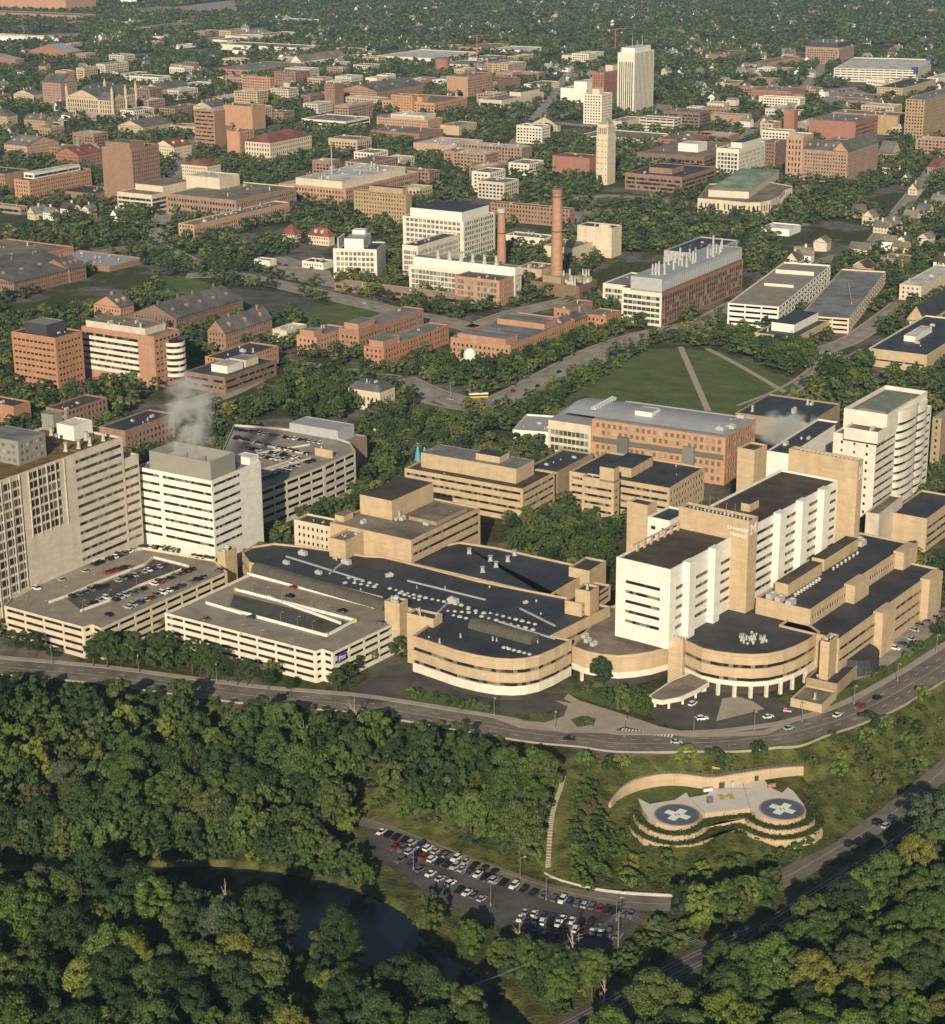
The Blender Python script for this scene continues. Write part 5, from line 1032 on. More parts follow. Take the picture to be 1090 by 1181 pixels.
b = bx('brown_library', 'wide brown library with overhanging floors and a white penthouse', 'a2', (1060,705), 760, 760, 1110+150, BB, 'roof_tan', 'lb', 'lb', pents=[(.3,.5,.3,.6,8,'white','roof_white')], clutter=6, cat='library')
b = bx('brown_library', 'low brown library wing with a sunken roof court', 'b2', (960,55), 130, 705, 1110, BB, 'roof_dark', 'lb', 'lb', pents=[(.2,.55,.3,.7,5,BB,'roof_dark')], clutter=4, cat='library')
gb('chapel', 'small slate roofed chapel in the trees right of the high rise', 'a2', (900,500), 520, 838, 920, 'stone', 'slate', 1, 8, 'gs', h=7, cat='church')
# --- upper right
b = bx('brick_midrise', 'brick mid rise with a white belt and dark top storey by the woods', 'a3', (615,215), 290, 465, 682, BP, 'roof_grey', ('g',3.9,2.1,2.6,1.6,'glass'), ('g',3.9,2.1,2.6,1.6,'glass'), coping='cream_white', fin=False, cat='office'); b.pent(b.r, .06,.94,.06,.94, b.z1, 8, 'dark_metal', 'roof_grey'); b.clutter(b.r, b.z1+7.5, 5, 2, 1.5); b.done()
r = rect('a3', (960,315), 20, 592, 1030, math.radians(160)); b = carpark('long_car_park', 'long white car park with blue corner towers in front of the brick mid rise', r, 0, 20, 5, ('cream_white','roof_white'))
for u, v in ((.02,.02),(.95,.02)): q = bil(r, u, v); mb = MB(); mb.box(q, 8, 8, 15, 24, GRID); mb.build('stair_head', 'blue_sign', b.root)
b.done()
bx('red_brick_row', 'low red brick row building beside the parking lots', 'a3', (400,410), 458, 220, 465, BR, 'roof_grey', 'gs', 'gs')
b = bx('brick_theatre', 'large windowless red brick theatre with a tower and striped corner', 'a3', (690,548), 640, 480, 790, BR, 'roof_grey', 'n', ('b',5,1.5,0,0,'glass_band'), cat='theatre', clutter=8)
bx('brick_tower', 'square red brick fly tower at the left of the big brick theatre', 'a3', (415,495), 570, 368, 432, BR, 'roof_tan', 'n', 'n', h=34, cat='theatre')
bx('tan_arcade_block', 'flat tan block with a dark glazed side behind the brick theatre', 'a3', (880,520), 600, 585, 925, BT, 'roof_tan', 'n', ('b',16,10,0,0,'glass_band'), h=24, clutter=6)
bx('tan_apartment_tower', 'tall tan apartment tower with grey corners at the right edge', 'a3', (1000,448), 640, 915, 1180, BT, 'roof_grey', ('g',3.8,2.0,2.0,1.6,'glass'), ('g',3.8,2.0,2.0,1.6,'glass'), cat='apartments')
b = bx('gabled_dormitory', 'large pink brick dormitory with a square tower and grey gables', 'a3', (655,680), 825, 455, 792, BP, 'slate', ('g',3.6,1.8,1.5,1.6,'glass'), ('g',3.6,1.8,1.5,1.6,'glass'), fin=False, cat='dormitory')
z = b.z1; q = [b.r[0], b.r[1], bil(b.r,1,.35), bil(b.r,0,.35)]; b.gable(q, z-.5, z, z+9, BP, 'slate', 0, 'n'); q = [bil(b.r,0,.3), bil(b.r,.4,.3), bil(b.r,.4,1), bil(b.r,0,1)]; b.gable(q, z-.5, z, z+8, BP, 'slate', 1, 'n', 0, 4)
q = [bil(b.r,-.02,1.0), bil(b.r,.3,1.0), bil(b.r,.3,1.38), bil(b.r,-.02,1.38)]; b.block(q, 0, z+13, BP, 'roof_white', ('g',6,3.6,1.6,2.2,'glass'), coping='cream_white'); b.done()
b = bx('white_glass_block', 'white framed glass block left of the gabled dormitory', 'a3', (165,670), 800, 64, 283, 'cream_white', 'roof_grey', ('g',4.2,3.0,3.0,.9,'glass_green'), ('g',4.2,3.0,2.4,1.2,'glass_pale'), pents=[(.2,.9,.1,.6,5,'cream_white','roof_dark')], cat='office')
bx('brick_slab', 'narrow brick block between the white framed block and the gabled dormitory', 'a3', (330,640), 780, 270, 380, BB, 'roof_grey', 'g', 'g', h=26)
bx('sawtooth_brick_works', 'tan brick block with dark rooftop lights near the long car park', 'a3', (900,395), 440, 785, 1050, BT, 'roof_dark', 'gs', 'gs', h=16, clutter=8)
bx('pink_flat_block', 'flat pink brick block beside the parking lots', 'a3', (740,440), 470, 612, 800, BP, 'roof_tan', 'gs', 'gs', h=9, clutter=5)
bx('brick_gym', 'long flat gymnasium with a grey blue roof left of the brick theatre', 'a3', (195,520), 570, 20, 225, BP, 'roof_metal', 'n', 'n', h=13)
bx('low_brick_office', 'low brick office with a white roof above the white framed block', 'a3', (120,610), 650, -40, 168, BB, 'roof_white', 'gs', 'gs', h=9, clutter=6)
gb('stone_church', 'stone church with a steep dark roof right of the gabled dormitory', 'a3', (850,690), 740, 790, 890, 'stone', 'slate', 1, 12, 'gs', h=8, cat='church')
gb('red_roof_house', 'large red roofed house by the tan apartment tower', 'a3', (1010,650), 690, 950, 1085, 'stone', 'roof_red', 0, 6, 'gs', 1, h=7, cat='house')
gb('red_roof_house', 'brick house with a red brown gable at the right edge', 'a3', (1050,750), 790, 1012, 1120, BP, 'roof_red', 1, 6, 'gs', 1, h=8, cat='house')
# --- upper middle
for lab, t, c, yb, xl, xr in (('left front wing of the U shaped brick dormitory in the distance', 'a1', (160,350), 430, 35, 182), ('right wing of the U shaped brick dormitory in the distance', 'a1', (275,325), 388, 180, 340), ('rear wing of the U shaped brick dormitory in the distance', 'a1', (70,315), 345, -90, 300)):
    bx('brick_dormitory', lab, t, c, yb, xl, xr, BO, 'roof_grey', GF, GF, cat='dormitory', group='wings of the distant brick dormitory', clutter=3)
bx('ivy_tower', 'brown brick tower with green ivy on its face', 'a1', (450,378), 490, 405, 492, BB, 'roof_tan', 'gs', 'gs', fin=False).done()
b = gb('brownstone_hall', 'long dark roofed brownstone hall with gables beside the ivy tower', 'a1', (640,410), 470, 480, 850, BB, 'slate', 0, 8, 'gs', 3, 3, h=20)
bx('orange_hall', 'bright orange tan hall with a raised central block', 'a1', (900,462), 515, 665, 1046, 'lattice', 'roof_tan', GF, GF, pents=[(.1,.3,.3,.6,6,'lattice','roof_tan')], cat='hall'); bx('orange_hall', 'orange tan tower block behind the left of the orange hall', 'a1', (800,430), 490, 705, 835, 'lattice', 'roof_tan', 'gs', 'gs', h=24, cat='hall')
bx('cream_long_block', 'long low cream block with dark window strip above the dark tree belt', 'a1', (500,545), 585, 303, 610, 'cream_white', 'roof_grey', 'lb', 'lb', clutter=4)
b = bx('domed_hall', 'brick and cream hall with a small white dome', 'a1', (870,540), 600, 640, 935, BP, 'roof_tan', 'gs', 'gs', fin=False, cat='hall'); q = bil(b.r, .4, .55); mb = MB(); mb.cyl(q, 6, 6, b.z1-1, b.z1+2, 16)
for k in range(4): a0, a1 = math.pi/2*k/4, math.pi/2*(k+1)/4; mb.cyl(q, 6*math.cos(a0), 6*math.cos(a1), b.z1+2+4*math.sin(a0), b.z1+2+4*math.sin(a1), 16)
mb.build('dome', 'white', b.root); b.pent(b.r, .1,.9,.1,.75, b.z1, 5, 'cream', 'roof_white', 'gs'); b.done()
bx('brick_row', 'low brick row in front of the domed hall', 'a1', (830,600), 635, 610, 940, BO, 'roof_tan', 'gs', 'gs', h=10, clutter=9); bx('tan_row', 'low tan row right of the domed hall', 'a1', (1010,565), 610, 925, 1090, 'tan', 'roof_grey', 'n', 'gs', h=12)
gb('red_roof_museum', 'cream museum with a big red hipped roof', 'a1', (160,640), 690, 48, 348, 'cream', 'roof_red', 0, 8, ('g',5,2.6,1.8,2,'glass'), 0, h=22, hip=.22, cat='museum')
b = bx('brick_block', 'plain tall orange brick block with one dark side', 'a1', (80,478), 585, -48, 138, BO, 'roof_tan', 'n', ('v'), cat='office', clutter=3)
bx('brick_block', 'tall orange brick block with dark ribbon windows, twin of the plain one', 'a0', (960,500), 680, 870, 1010, BO, 'roof_white', ('b',4.6,1.8,0,0,'glass_band'), 'n', cat='office', clutter=3); bx('brick_block', 'narrow orange brick block at the left of the red roofed museum', 'a0', (1075,590), 680, 1017, 1140, BO, 'roof_tan', 'n', 'g', h=30, cat='office')
bx('square_brick_tower', 'square dark orange brick tower with a flat top above the curved cream laboratory', 'a0', (590,668), 920, 455, 713, BB, 'roof_red', ('g',70,52,1.0,5.5,'brick_red'), ('g',4,2.2,1.3,1.7,'glass'), cat='office', pents=[(.05,.6,.1,.9,5,BB,'roof_tan')])
bx('white_plant_block', 'low block with white rooftop plant right of the plain brick block', 'a1', (1000,655), 695, 805, 1120, BP, 'roof_white', 'n', 'gs', h=14, clutter=14)
bx('distant_brick_slab', 'broad brick slab with a dark corner in the middle distance', 'a1', (1050,345), 435, 955, 1160, BP, 'roof_tan', ('g',60,18,2,5,'glass'), GF); bx('distant_brick_slab', 'low brick slab with long tan roof right of the broad brick slab', 'a2', (130,365), 420, 20, 235, BB, 'roof_tan', 'n', 'n', h=16)
bx('white_tan_store', 'small white block left of the broad brick slab', 'a1', (930,360), 390, 890, 955, 'white', 'roof_white', 'n', 'n', h=10); mb = MB(); q = at(*P('a1', 935, 330)); b = Bld('brick_drum', 'round red brick drum among distant trees', 'tank', [q+Vector(v) for v in ((-9,-9),(9,-9),(9,9),(-9,9))]); mb.cyl(q, 12, 12, 0, 24, 18); mb.build('drum', BR, b.root); mb = MB(); mb.cyl(q, 12.6, 12.6, 24, 25, 18); mb.build('roof', 'roof_grey', b.root)
# --- left: cream laboratories
bx('stepped_cream_laboratory', 'stepped cream laboratory with ribbon windows at the foot of the square brick tower', 'b0', (680,135), 215, 525, 900, 'cream', 'roof_tan', 'lb', 'lb', pents=[(.3,.9,.1,.9,5,'cream','roof_tan')], cat='laboratory')
b = bx('arched_brick_laboratory', 'long brick laboratory with a row of arched windows and a cream cornice', 'b0', (1060,160), 230, 745, 1330, BP, 'roof_tan', ('g',5.5,2.6,2.0,1.4,'glass'), 'g', coping='cream', h=20, cat='laboratory', clutter=6); b2 = bx('cream_plant_room', 'tall windowless cream block on the arched brick laboratory', 'b0', (985,60), 110, 835, 1075, 'cream', 'roof_white', 'n', 'n', h=30)
bx('brick_laboratory', 'brick laboratory with a rounded tan cornice by the street trees', 'b0', (870,270), 335, 800, 1300, BP, 'roof_tan', 'g', ('g',4.2,2.6,1.6,1.7,'glass'), coping='cream', cat='laboratory', clutter=14)
gb('red_roof_pavilion', 'cream pavilion with a wide red hipped roof beside the square brick tower', 'a0', (930,745), 830, 812, 990, 'cream', 'roof_red', 0, 5, 'gs', h=24, hip=.35); gb('red_roof_hall', 'long hall with red tiled gables behind the square brick tower', 'a0', (780,660), 710, 690, 860, 'cream', 'roof_red', 0, 7, 'gs', 0, 2, h=14)
b = gb('cupola_hall', 'red tiled brick hall with a small green cupola', 'a0', (350,695), 740, 250, 455, BR, 'roof_red', 0, 7, 'gs', 0, 2, h=14, fin=False); q = (b.r[0]+b.r[2])/2; mb = MB(); mb.cyl(q, 2.6, 2.6, b.z1+5, b.z1+13, 8); mb.cyl(q, 3.0, .3, b.z1+13, b.z1+18, 8); mb.build('cupola', 'roof_green', b.root); b.done()
gb('pale_gable_hall', 'brick hall with pale grey gables at the far left', 'a0', (120,655), 695, 18, 262, BP, 'roof_grey', 1, 8, 'gs', 2, 3, h=14)
b = bx('white_lattice_block', 'brick block topped by white roof frames at the left', 'b0', (130,70), 108, 62, 408, BO, 'roof_dark', 'g', 'g', h=22, cat='laboratory', pents=[(.15,.9,.3,.95,5,'white','roof_white','lb')]); bx('brick_block', 'low brick block cut by the left edge beside the one with white frames', 'b0', (20,40), 100, -120, 130, BO, 'roof_dark', 'g', 'n', h=18)
bx('low_modern_block', 'low glassy modern block at the left edge in trees', 'b0', (90,190), 225, -60, 122, 'tan_dark', 'roof_tan', 'lb', 'lb')
bx('tan_street_block', 'long tan low block behind the gymnasium trees', 'b0', (420,130), 160, 260, 540, BB, 'roof_dark', 'n', 'n', h=7)
# law quadrangle and far left
b = gb('gothic_library', 'cream stone gothic college hall with tall gables and pinnacles', 'a0', (440,440), 510, 300, 610, 'stone', 'slate', 0, 10, 'ft', 3, 0, h=26, fin=False)
q = [bil(b.r,.0,.0), bil(b.r,.28,.0), bil(b.r,.28,-.5), bil(b.r,0,-.5)]
q = [bil(b.r,0,-.45), bil(b.r,.35,-.45), bil(b.r,.35,.0), bil(b.r,0,.0)]; b.gable(q, 0, 24, 33, 'stone', 'slate', 1, 'ft', 1)
for u, v in ((0,-.45),(.35,-.45),(0,1),(1,0),(1,1)): p = bil(b.r, u, v); mb = MB(); mb.cyl(p, 2.2, 2.0, 0, 36, 8); mb.cyl(p, 2.0, .1, 36, 43, 8); mb.build('pinnacle', 'stone', b.root)
b.done()
b = gb('gothic_tower_house', 'brick gothic block with a square tower left of the stone college', 'a0', (270,370), 440, 188, 345, BP, 'slate', 1, 10, 'gs', 1, 0, h=36, fin=False); q = [bil(b.r,.5,.1), bil(b.r,1,.1), bil(b.r,1,.7), bil(b.r,.5,.7)]; b.block(q, 0, b.z1+14, BP, 'roof_tan', 'gs', coping='cream'); b.done()
gb('gothic_range', 'long low stone range with a row of tall chimneys', 'a0', (640,570), 600, 530, 775, 'stone', 'slate', 0, 7, 'gs', 7, 0, h=12); gb('gothic_range', 'stone range behind the college hall with tall chimneys', 'a0', (720,400), 430, 640, 850, 'stone', 'slate', 0, 7, 'gs', 5, 0, h=14); gb('gothic_range', 'pale stone range with chimneys at the left of the brick gothic block', 'a0', (150,425), 455, 60, 190, 'stone', 'slate', 0, 6, 'gs', 3, 0, h=13); gb('gothic_range', 'short stone range with a spired end beside the twin brick blocks', 'a0', (950,480), 520, 868, 1010, 'stone', 'slate', 0, 6, 'gs', 4, 0, h=14)
gb('tan_house', 'big tan house with a pyramid roof at the left edge', 'a0', (30,520), 580, -60, 78, 'brick_tan', 'slate', 0, 8, 'gs', 1, 0, h=18, hip=.45, cat='house'); gb('tan_house', 'long tan house with grey roof near the left edge', 'a0', (200,540), 578, 108, 238, 'brick_tan', 'slate', 1, 6, 'gs', 2, 2, h=13, cat='house')
bx('brick_stadium_block', 'massive brick block with tall arched bays at the top left corner', None, (75,-6), 15, -110, 110, BO, 'roof_tan', ('g',60,26,6,4,'glass'), ('g',60,26,5,4,'glass')); bx('brick_stadium_wall', 'long low pink brick wall building below the massive brick block', None, (92,18), 25, -90, 110, BP, 'roof_tan', 'gs', 'n')
bx('long_white_shed', 'long low cream shed with a dark roof by the railway yard', 'a0', (290,168), 182, -100, 320, 'cream_white', 'roof_brownblack', 'n', 'n'); bx('long_white_shed', 'long low cream warehouse above the dark tree belt', 'a1', (300,215), 240, -60, 385, 'cream_white', 'roof_tan', 'n', 'n')
for i, x in enumerate((-25, 20, 55, 98)): 
    q = at(*P('a0', x, 180)); r_ = empty('storage_dome', (q.x,q.y,0), 'white storage dome in the row beside the long cream shed', 'dome', 'white storage domes'); mb = MB()
    for k in range(5): a0, a1 = math.pi/2*k/5, math.pi/2*(k+1)/5; mb.cyl(q, 17*math.cos(a0), 17*math.cos(a1), 10*math.sin(a0), 10*math.sin(a1), 18)
    mb.build('shell', 'white', r_); mb = MB(); mb.cyl(q, 1.5, 1.5, 9.5, 12, 8); mb.build('vent', 'grey_metal', r_)
for i in range(4):
    q = at(*P('a0', 552+i*18, 26)); r_ = empty('white_silo', (q.x,q.y,0), 'slim white silo in the group of four at the top edge', 'silo', 'white silos'); mb = MB(); mb.cyl(q, 6, 6, 0, 46, 12); mb.build('shaft', 'white', r_); mb = MB(); mb.cyl(q, 6.3, 2, 46, 49, 12); mb.build('cap', 'grey_metal', r_)
gb('grey_roof_hall', 'brick hall with a wide grey roof at the left edge', 'a0', (70,268), 288, -140, 108, BR, 'roof_metal', 0, 7, 'n', h=14); gb('grey_roof_hall', 'brick hall with a pale grey gabled roof beyond the campus trees', 'a0', (300,235), 260, 130, 368, BR, 'roof_metal', 0, 12, 'n', h=13)
bx('low_far_block', 'long low brick block in the far trees left of the tracks', 'a0', (690,122), 145, 610, 870, BO, 'roof_grey', 'gs', 'n'); bx('low_far_block', 'low brick block near the top edge by the white silos', 'a0', (680,48), 68, 555, 830, BO, 'roof_tan', 'n', 'n')
bx('white_far_block', 'large cream depot block by the far field', 'a0', (1020,180), 205, 955, 1330, 'cream_white', 'roof_tan', 'n', 'n'); bx('white_far_block', 'low white shed at the edge of the far field', 'a0', (800,205), 220, 765, 880, 'white', 'roof_white', 'n', 'n'); bx('white_far_block', 'small square white block with dark openings in far trees', 'a0', (715,165), 192, 685, 735, 'white', 'roof_white', 'gw', 'n')
gb('barn_hall', 'long tan gabled hall with a white end beyond the campus', 'a1', (300,275), 290, 255, 500, 'cream_white', 'roof_tan', 0, 9, 'n', h=10); bx('white_far_block', 'plain white box right of the long gabled hall', 'a1', (560,250), 262, 503, 602, 'white', 'roof_white', 'n', 'n')
for lab, t, c, xl, xr, w_, h_ in (('long pale industrial shed in the distance, left of the tower cranes', 'a1', (900,262), 640, 1090, 'cream_white', 9), ('low pale industrial shed behind the broad brick slab', 'a1', (1050,290), 930, 1150, 'concrete', 9), ('white roofed store row in the far trees', 'a2', (240,225), 100, 330, 'cream_white', 9), ('far shop row with a green sign board', 'a2', (500,250), 420, 610, 'cream', 12), ('far tan store with a flat roof left of the shop row', 'a2', (90,262), 0, 170, 'concrete', 9), ('long cream store above the dark tree line', 'a2', (60,215), -40, 180, BP, 10), ('pale low depot at the top middle', 'a1', (330,95), 180, 400, 'cream_white', 8), ('white depot at the top left of centre', 'a1', (60,165), -40, 130, 'cream_white', 12), ('white garden store beneath the long pale shed', 'a1', (820,283), 780, 830, 'white', 7), ('white shed in the far trees above the high rise', 'a1', (870,35), 850, 915, 'white', 10), ('cream block in the dark trees behind the brownstone hall', 'a1', (640,350), 590, 700, 'cream_white', 12),
    ('pale flat store row left of the concrete library', 'a2', (330,380), 250, 410, 'cream', 9), ('low brick store beside the parking lots at the upper right', 'a3', (260,290), 190, 440, BP, 9), ('grey flat hall on the right of the long car park', 'a3', (1060,350), 1010, 1150, 'cream_white', 14), ('small brick row at the upper right woods edge', 'a3', (110,245), 30, 200, BB, 12), ('tan store at the left of the red brick row', 'a3', (130,375), 60, 190, 'tan', 9)):
    bx('far_store', lab, t, c, None, xl, xr, w_, 'roof_white' if w_ in ('white','cream_white') else 'roof_tan', 'n', 'n', h=h_, clutter=2)
# --- houses
HOUSE = [('b0',170,218,1),('b0',230,222,0),('b0',318,205,0),('b0',400,205,1),('b0',528,228,0),('b3',455,410,0),('b3',415,425,1),('b3',865,275,2),('b3',810,280,1),('b3',1000,205,1),('b3',1065,165,3),('b3',955,110,2),('b3',910,350,0),('b3',895,378,1),('b3',1080,440,0),('b3',940,240,2),
 ('a1',270,15,0),('a1',335,15,0),('a1',200,80,0),('a1',235,85,1),('a1',290,70,2),('a1',555,42,0),('a1',600,40,0),('a1',690,70,1),('a1',830,122,0),('a1',898,138,0),('a1',968,108,0),('a1',1026,125,0),('a1',1065,135,1),('a1',610,215,0),('a1',680,195,2),('a1',750,175,1),('a1',600,135,2),('a1',570,128,3),('a1',860,230,0),('a1',820,205,1),('a1',940,200,2),('a1',780,205,1),('a1',480,190,0),('a1',415,192,1),('a1',110,155,0),('a1',50,130,0),('a1',340,170,2),
 ('a2',15,135,0),('a2',90,115,0),('a2',120,130,1),('a2',225,20,1),('a2',300,70,0),('a2',335,15,0),('a2',380,155,1),('a2',375,90,2),('a2',430,20,1),('a2',745,85,0),('a2',800,90,1),('a2',735,40,3),('a2',1010,78,0),('a2',1015,180,3),('a2',890,235,1),('a2',920,240,0),('a2',960,330,0),('a2',890,320,1),('a2',845,180,3),('a2',370,300,0),('a2',170,315,2),('a2',460,295,2),('a2',640,10,1),('a2',560,60,2),('a2',430,225,0),('a2',1040,235,1),('a2',985,215,2),('a2',200,150,0),('a2',155,165,2),
 ('a3',20,200,0),('a3',90,205,2),('a3',170,235,1),('a3',245,215,1),('a3',265,250,2),('a3',395,240,3),('a3',335,8,0),('a3',455,100,0),('a3',700,45,2),('a3',800,75,0),('a3',685,130,0),('a3',1000,185,0),('a3',1035,45,3),('a3',880,220,1),('a3',905,130,3),('a3',740,195,1),('a3',60,130,1),('a3',20,60,2),('a3',430,330,0),('a3',490,330,2),('a3',50,440,0),('a3',100,380,1),('a3',15,410,2),('a3',230,465,0),('a3',260,340,3),('a3',50,310,2),('a3',290,550,1),('a3',200,550,0),
 ('a0',430,185,0),('a0',460,170,0),('a0',500,175,1),('a0',530,180,0),('a0',480,190,2),('a0',700,170,0),('a0',570,268,1),('a0',510,262,0),('a0',660,270,2),('a0',860,355,0),('a0',920,370,1),('a0',905,325,0),('a0',480,420+40,1),('a0',270,480,0),('a0',20,385,2),('a0',200,300,3),('a0',15,440,1)]
HW = ['white','cream','pale_tan','brick_pink']; HN = ['white','cream','tan','brick']; HR = ['slate','roof_tan','roof_brownblack','roof_grey']; RN = ['slate','tan','dark','pale grey']
for i, (t, x, y, k) in enumerate(HOUSE):
    rr = random.Random(i); w_ = rr.uniform(8, 11) if t[0] == 'b' else rr.uniform(9, 13); l_ = w_*rr.uniform(1.2, 1.7); p = at(*P(t, x, y), 5); a = GRID + rr.choice((0, math.pi/2)) + rr.uniform(-.15,.15)
    u = Vector((math.cos(a), math.sin(a))); v = Vector((-u.y, u.x)); q = ccw([p-u*l_/2-v*w_/2, p+u*l_/2-v*w_/2, p+u*l_/2+v*w_/2, p-u*l_/2+v*w_/2])
    ri = rr.randrange(4); zone = {'a0':'in the far left trees','a1':'in the far trees left of centre','a2':'in the far trees around the high rise','a3':'in the far right trees','b0':'in the trees above the gymnasium','b3':'in the right hand neighbourhood'}[t]
    b = Bld('house', f'{HN[k]} gabled house with {RN[ri]} roof {zone}', 'house', q, 0, 'houses among the trees'); b.gable(q, 0, rr.uniform(6,8), rr.uniform(10.5,13), HW[k], HR[ri], 0, ('g',2.9,1.4,1.1,2.0,'glass'), 1, 0); b.done()
rh = random.Random(99); ZN = [('at the top left beyond the tracks',0,330,12,95,26),('in the wooded hills at the top middle',330,720,4,70,44),('in the wooded hills at the top right',720,1090,2,70,44),('in the streets behind the high rise',560,760,70,120,22),('on the far right below the hills',800,1090,70,130,30),('between the far brick dormitory and the sheds',250,560,70,120,26),('in the right hand streets under the gabled dormitory',930,1090,190,320,11),('near the far left edge of town',0,240,110,190,14)]
for zn, xa, xb, ya, yb, n_ in ZN:
    for i in range(n_):
        p = at(rh.uniform(xa, xb), rh.uniform(ya, yb)); w_, l_ = rh.uniform(8, 12), rh.uniform(11, 17); k = rh.choice((0,0,0,1,1,2,3)); ri = rh.randrange(4); a = GRID + rh.choice((0, math.pi/2)) + rh.uniform(-.2,.2)
        if any(inpoly(np.array([p.x]), np.array([p.y]), f)[0] for f in FP[-600:]): continue
        u = Vector((math.cos(a), math.sin(a))); v = Vector((-u.y, u.x)); q = ccw([p-u*l_/2-v*w_/2, p+u*l_/2-v*w_/2, p+u*l_/2+v*w_/2, p-u*l_/2+v*w_/2])
        b = Bld('house', f'{HN[k]} house with {RN[ri]} gabled roof {zn}', 'house', q, 0, 'small houses '+zn); b.gable(q, 0, rh.uniform(6,8.5), rh.uniform(10.5,14), HW[k], HR[ri], 0, 'n', 0, 0); b.done()
SN = [('in the shopping streets right of the high rise',760,1010,120,165,18),('in the shopping streets left of the high rise',380,620,55,110,20),('by the parking lots at the upper right',850,1085,75,110,16),('between the campus halls at upper left',60,420,70,165,18),('in the streets above the auditorium',700,900,160,200,9),('by the tracks at the top left',10,300,22,60,9),('among the halls left of the bell tower',330,660,150,235,20),('in the blocks around the brick theatre',780,1080,105,190,24),('on the old campus at the left',10,330,70,190,22),('in the blocks behind the orange hall',330,700,75,140,24)]
for zn, xa, xb, ya, yb, n_ in SN:
    for i in range(n_):
        p = at(rh.uniform(xa, xb), rh.uniform(ya, yb)); w_, l_, h_ = rh.uniform(16, 34), rh.uniform(22, 60), (rh.uniform(6, 14) if not zn.startswith(('among','in the blocks','on the old')) else rh.uniform(11, 23)); k = rh.randrange(5); a = GRID + rh.choice((0, math.pi/2)); u = Vector((math.cos(a), math.sin(a))); v = Vector((-u.y, u.x)); q = [p-u*l_/2-v*w_/2, p+u*l_/2-v*w_/2, p+u*l_/2+v*w_/2, p-u*l_/2+v*w_/2]
        m_ = [p] + q + [(q[j]+q[(j+1) % 4])/2 for j in range(4)]
        if any(inpoly(np.array([s_.x for s_ in m_]), np.array([s_.y for s_ in m_]), f).any() for f in FP): continue
        q = ccw(q); wl_ = ['cream_white','brick_pink_b','tan','brick_brown_a','concrete'][k]; rf_ = rh.choice(('roof_white','roof_white','roof_tan','roof_grey'))
        b = Bld('shop_block', f'low {["white","pink brick","tan","brown brick","grey"][k]} block, {dict(roof_white="pale", roof_tan="tan", roof_grey="grey")[rf_]} roof, {zn}', 'shop', q, 0, 'low blocks '+zn); b.block(q, 0, h_, wl_, rf_, ('g',3.6,2.0,2.6,1.6,'glass')); b.clutter(q, h_-.9, 3, i); b.done()
def crane(label, t, x, y, h, m):
    p = at(*P(t, x, y)); r_ = empty('tower_crane', (p.x,p.y,0), label, 'crane'); mb = MB(); mb.tube([(p.x,p.y,0),(p.x,p.y,h)], .8, 4); mb.build('mast', m, r_); mb = MB(); mb.tube([(p.x-14,p.y,h),(p.x+22,p.y+16,h+1)], .5, 4); mb.build('jib', m, r_); mb = MB(); mb.box((p.x-12,p.y), 4, 2, h-2, h); mb.build('counterweight', 'concrete', r_)
crane('red tower crane in the distance behind the high rise', 'a2', 660, 235, 40, 'pad_red'); crane('red tower crane in the distance at the left of the far shops', 'a2', 40, 280, 44, 'pad_red')
# ------------------------------------------------------------------ trees
def leaf_quads(c, n, s, rng):
    N_ = len(c); n = n/np.maximum(np.linalg.norm(n, axis=1, keepdims=True), 1e-6)
    r = rng.normal(size=(N_, 3)); t = np.cross(n, r); t /= np.maximum(np.linalg.norm(t, axis=1, keepdims=True), 1e-6); b = np.cross(n, t)
    s = s[:, None]; a1 = rng.uniform(.7, 1.25, (N_, 1)); k = rng.uniform(.6, 1.0, (N_, 4, 1))
    v = np.stack([c-(t*a1+b)*s*k[:,0], c+(t*a1-b)*s*k[:,1], c+(t*a1+b)*s*k[:,2], c-(t*a1-b)*s*k[:,3]], 1); return v.reshape(-1, 3)
def np_mesh(name, v, m, tint=None):
    nq = len(v)//4; me = D.meshes.new(name); me.vertices.add(len(v)); me.vertices.foreach_set('co', v.astype(np.float32).ravel())
    me.loops.add(len(v)); me.loops.foreach_set('vertex_index', np.arange(len(v), dtype=np.int32)); me.polygons.add(nq); me.polygons.foreach_set('loop_start', np.arange(0, len(v), 4, dtype=np.int32))
    if tint is not None: at_ = me.attributes.new('tint', 'FLOAT_COLOR', 'POINT'); at_.data.foreach_set('color', tint.astype(np.float32).ravel())
    me.update(calc_edges=True); me.materials.append(MATS[m]); return me
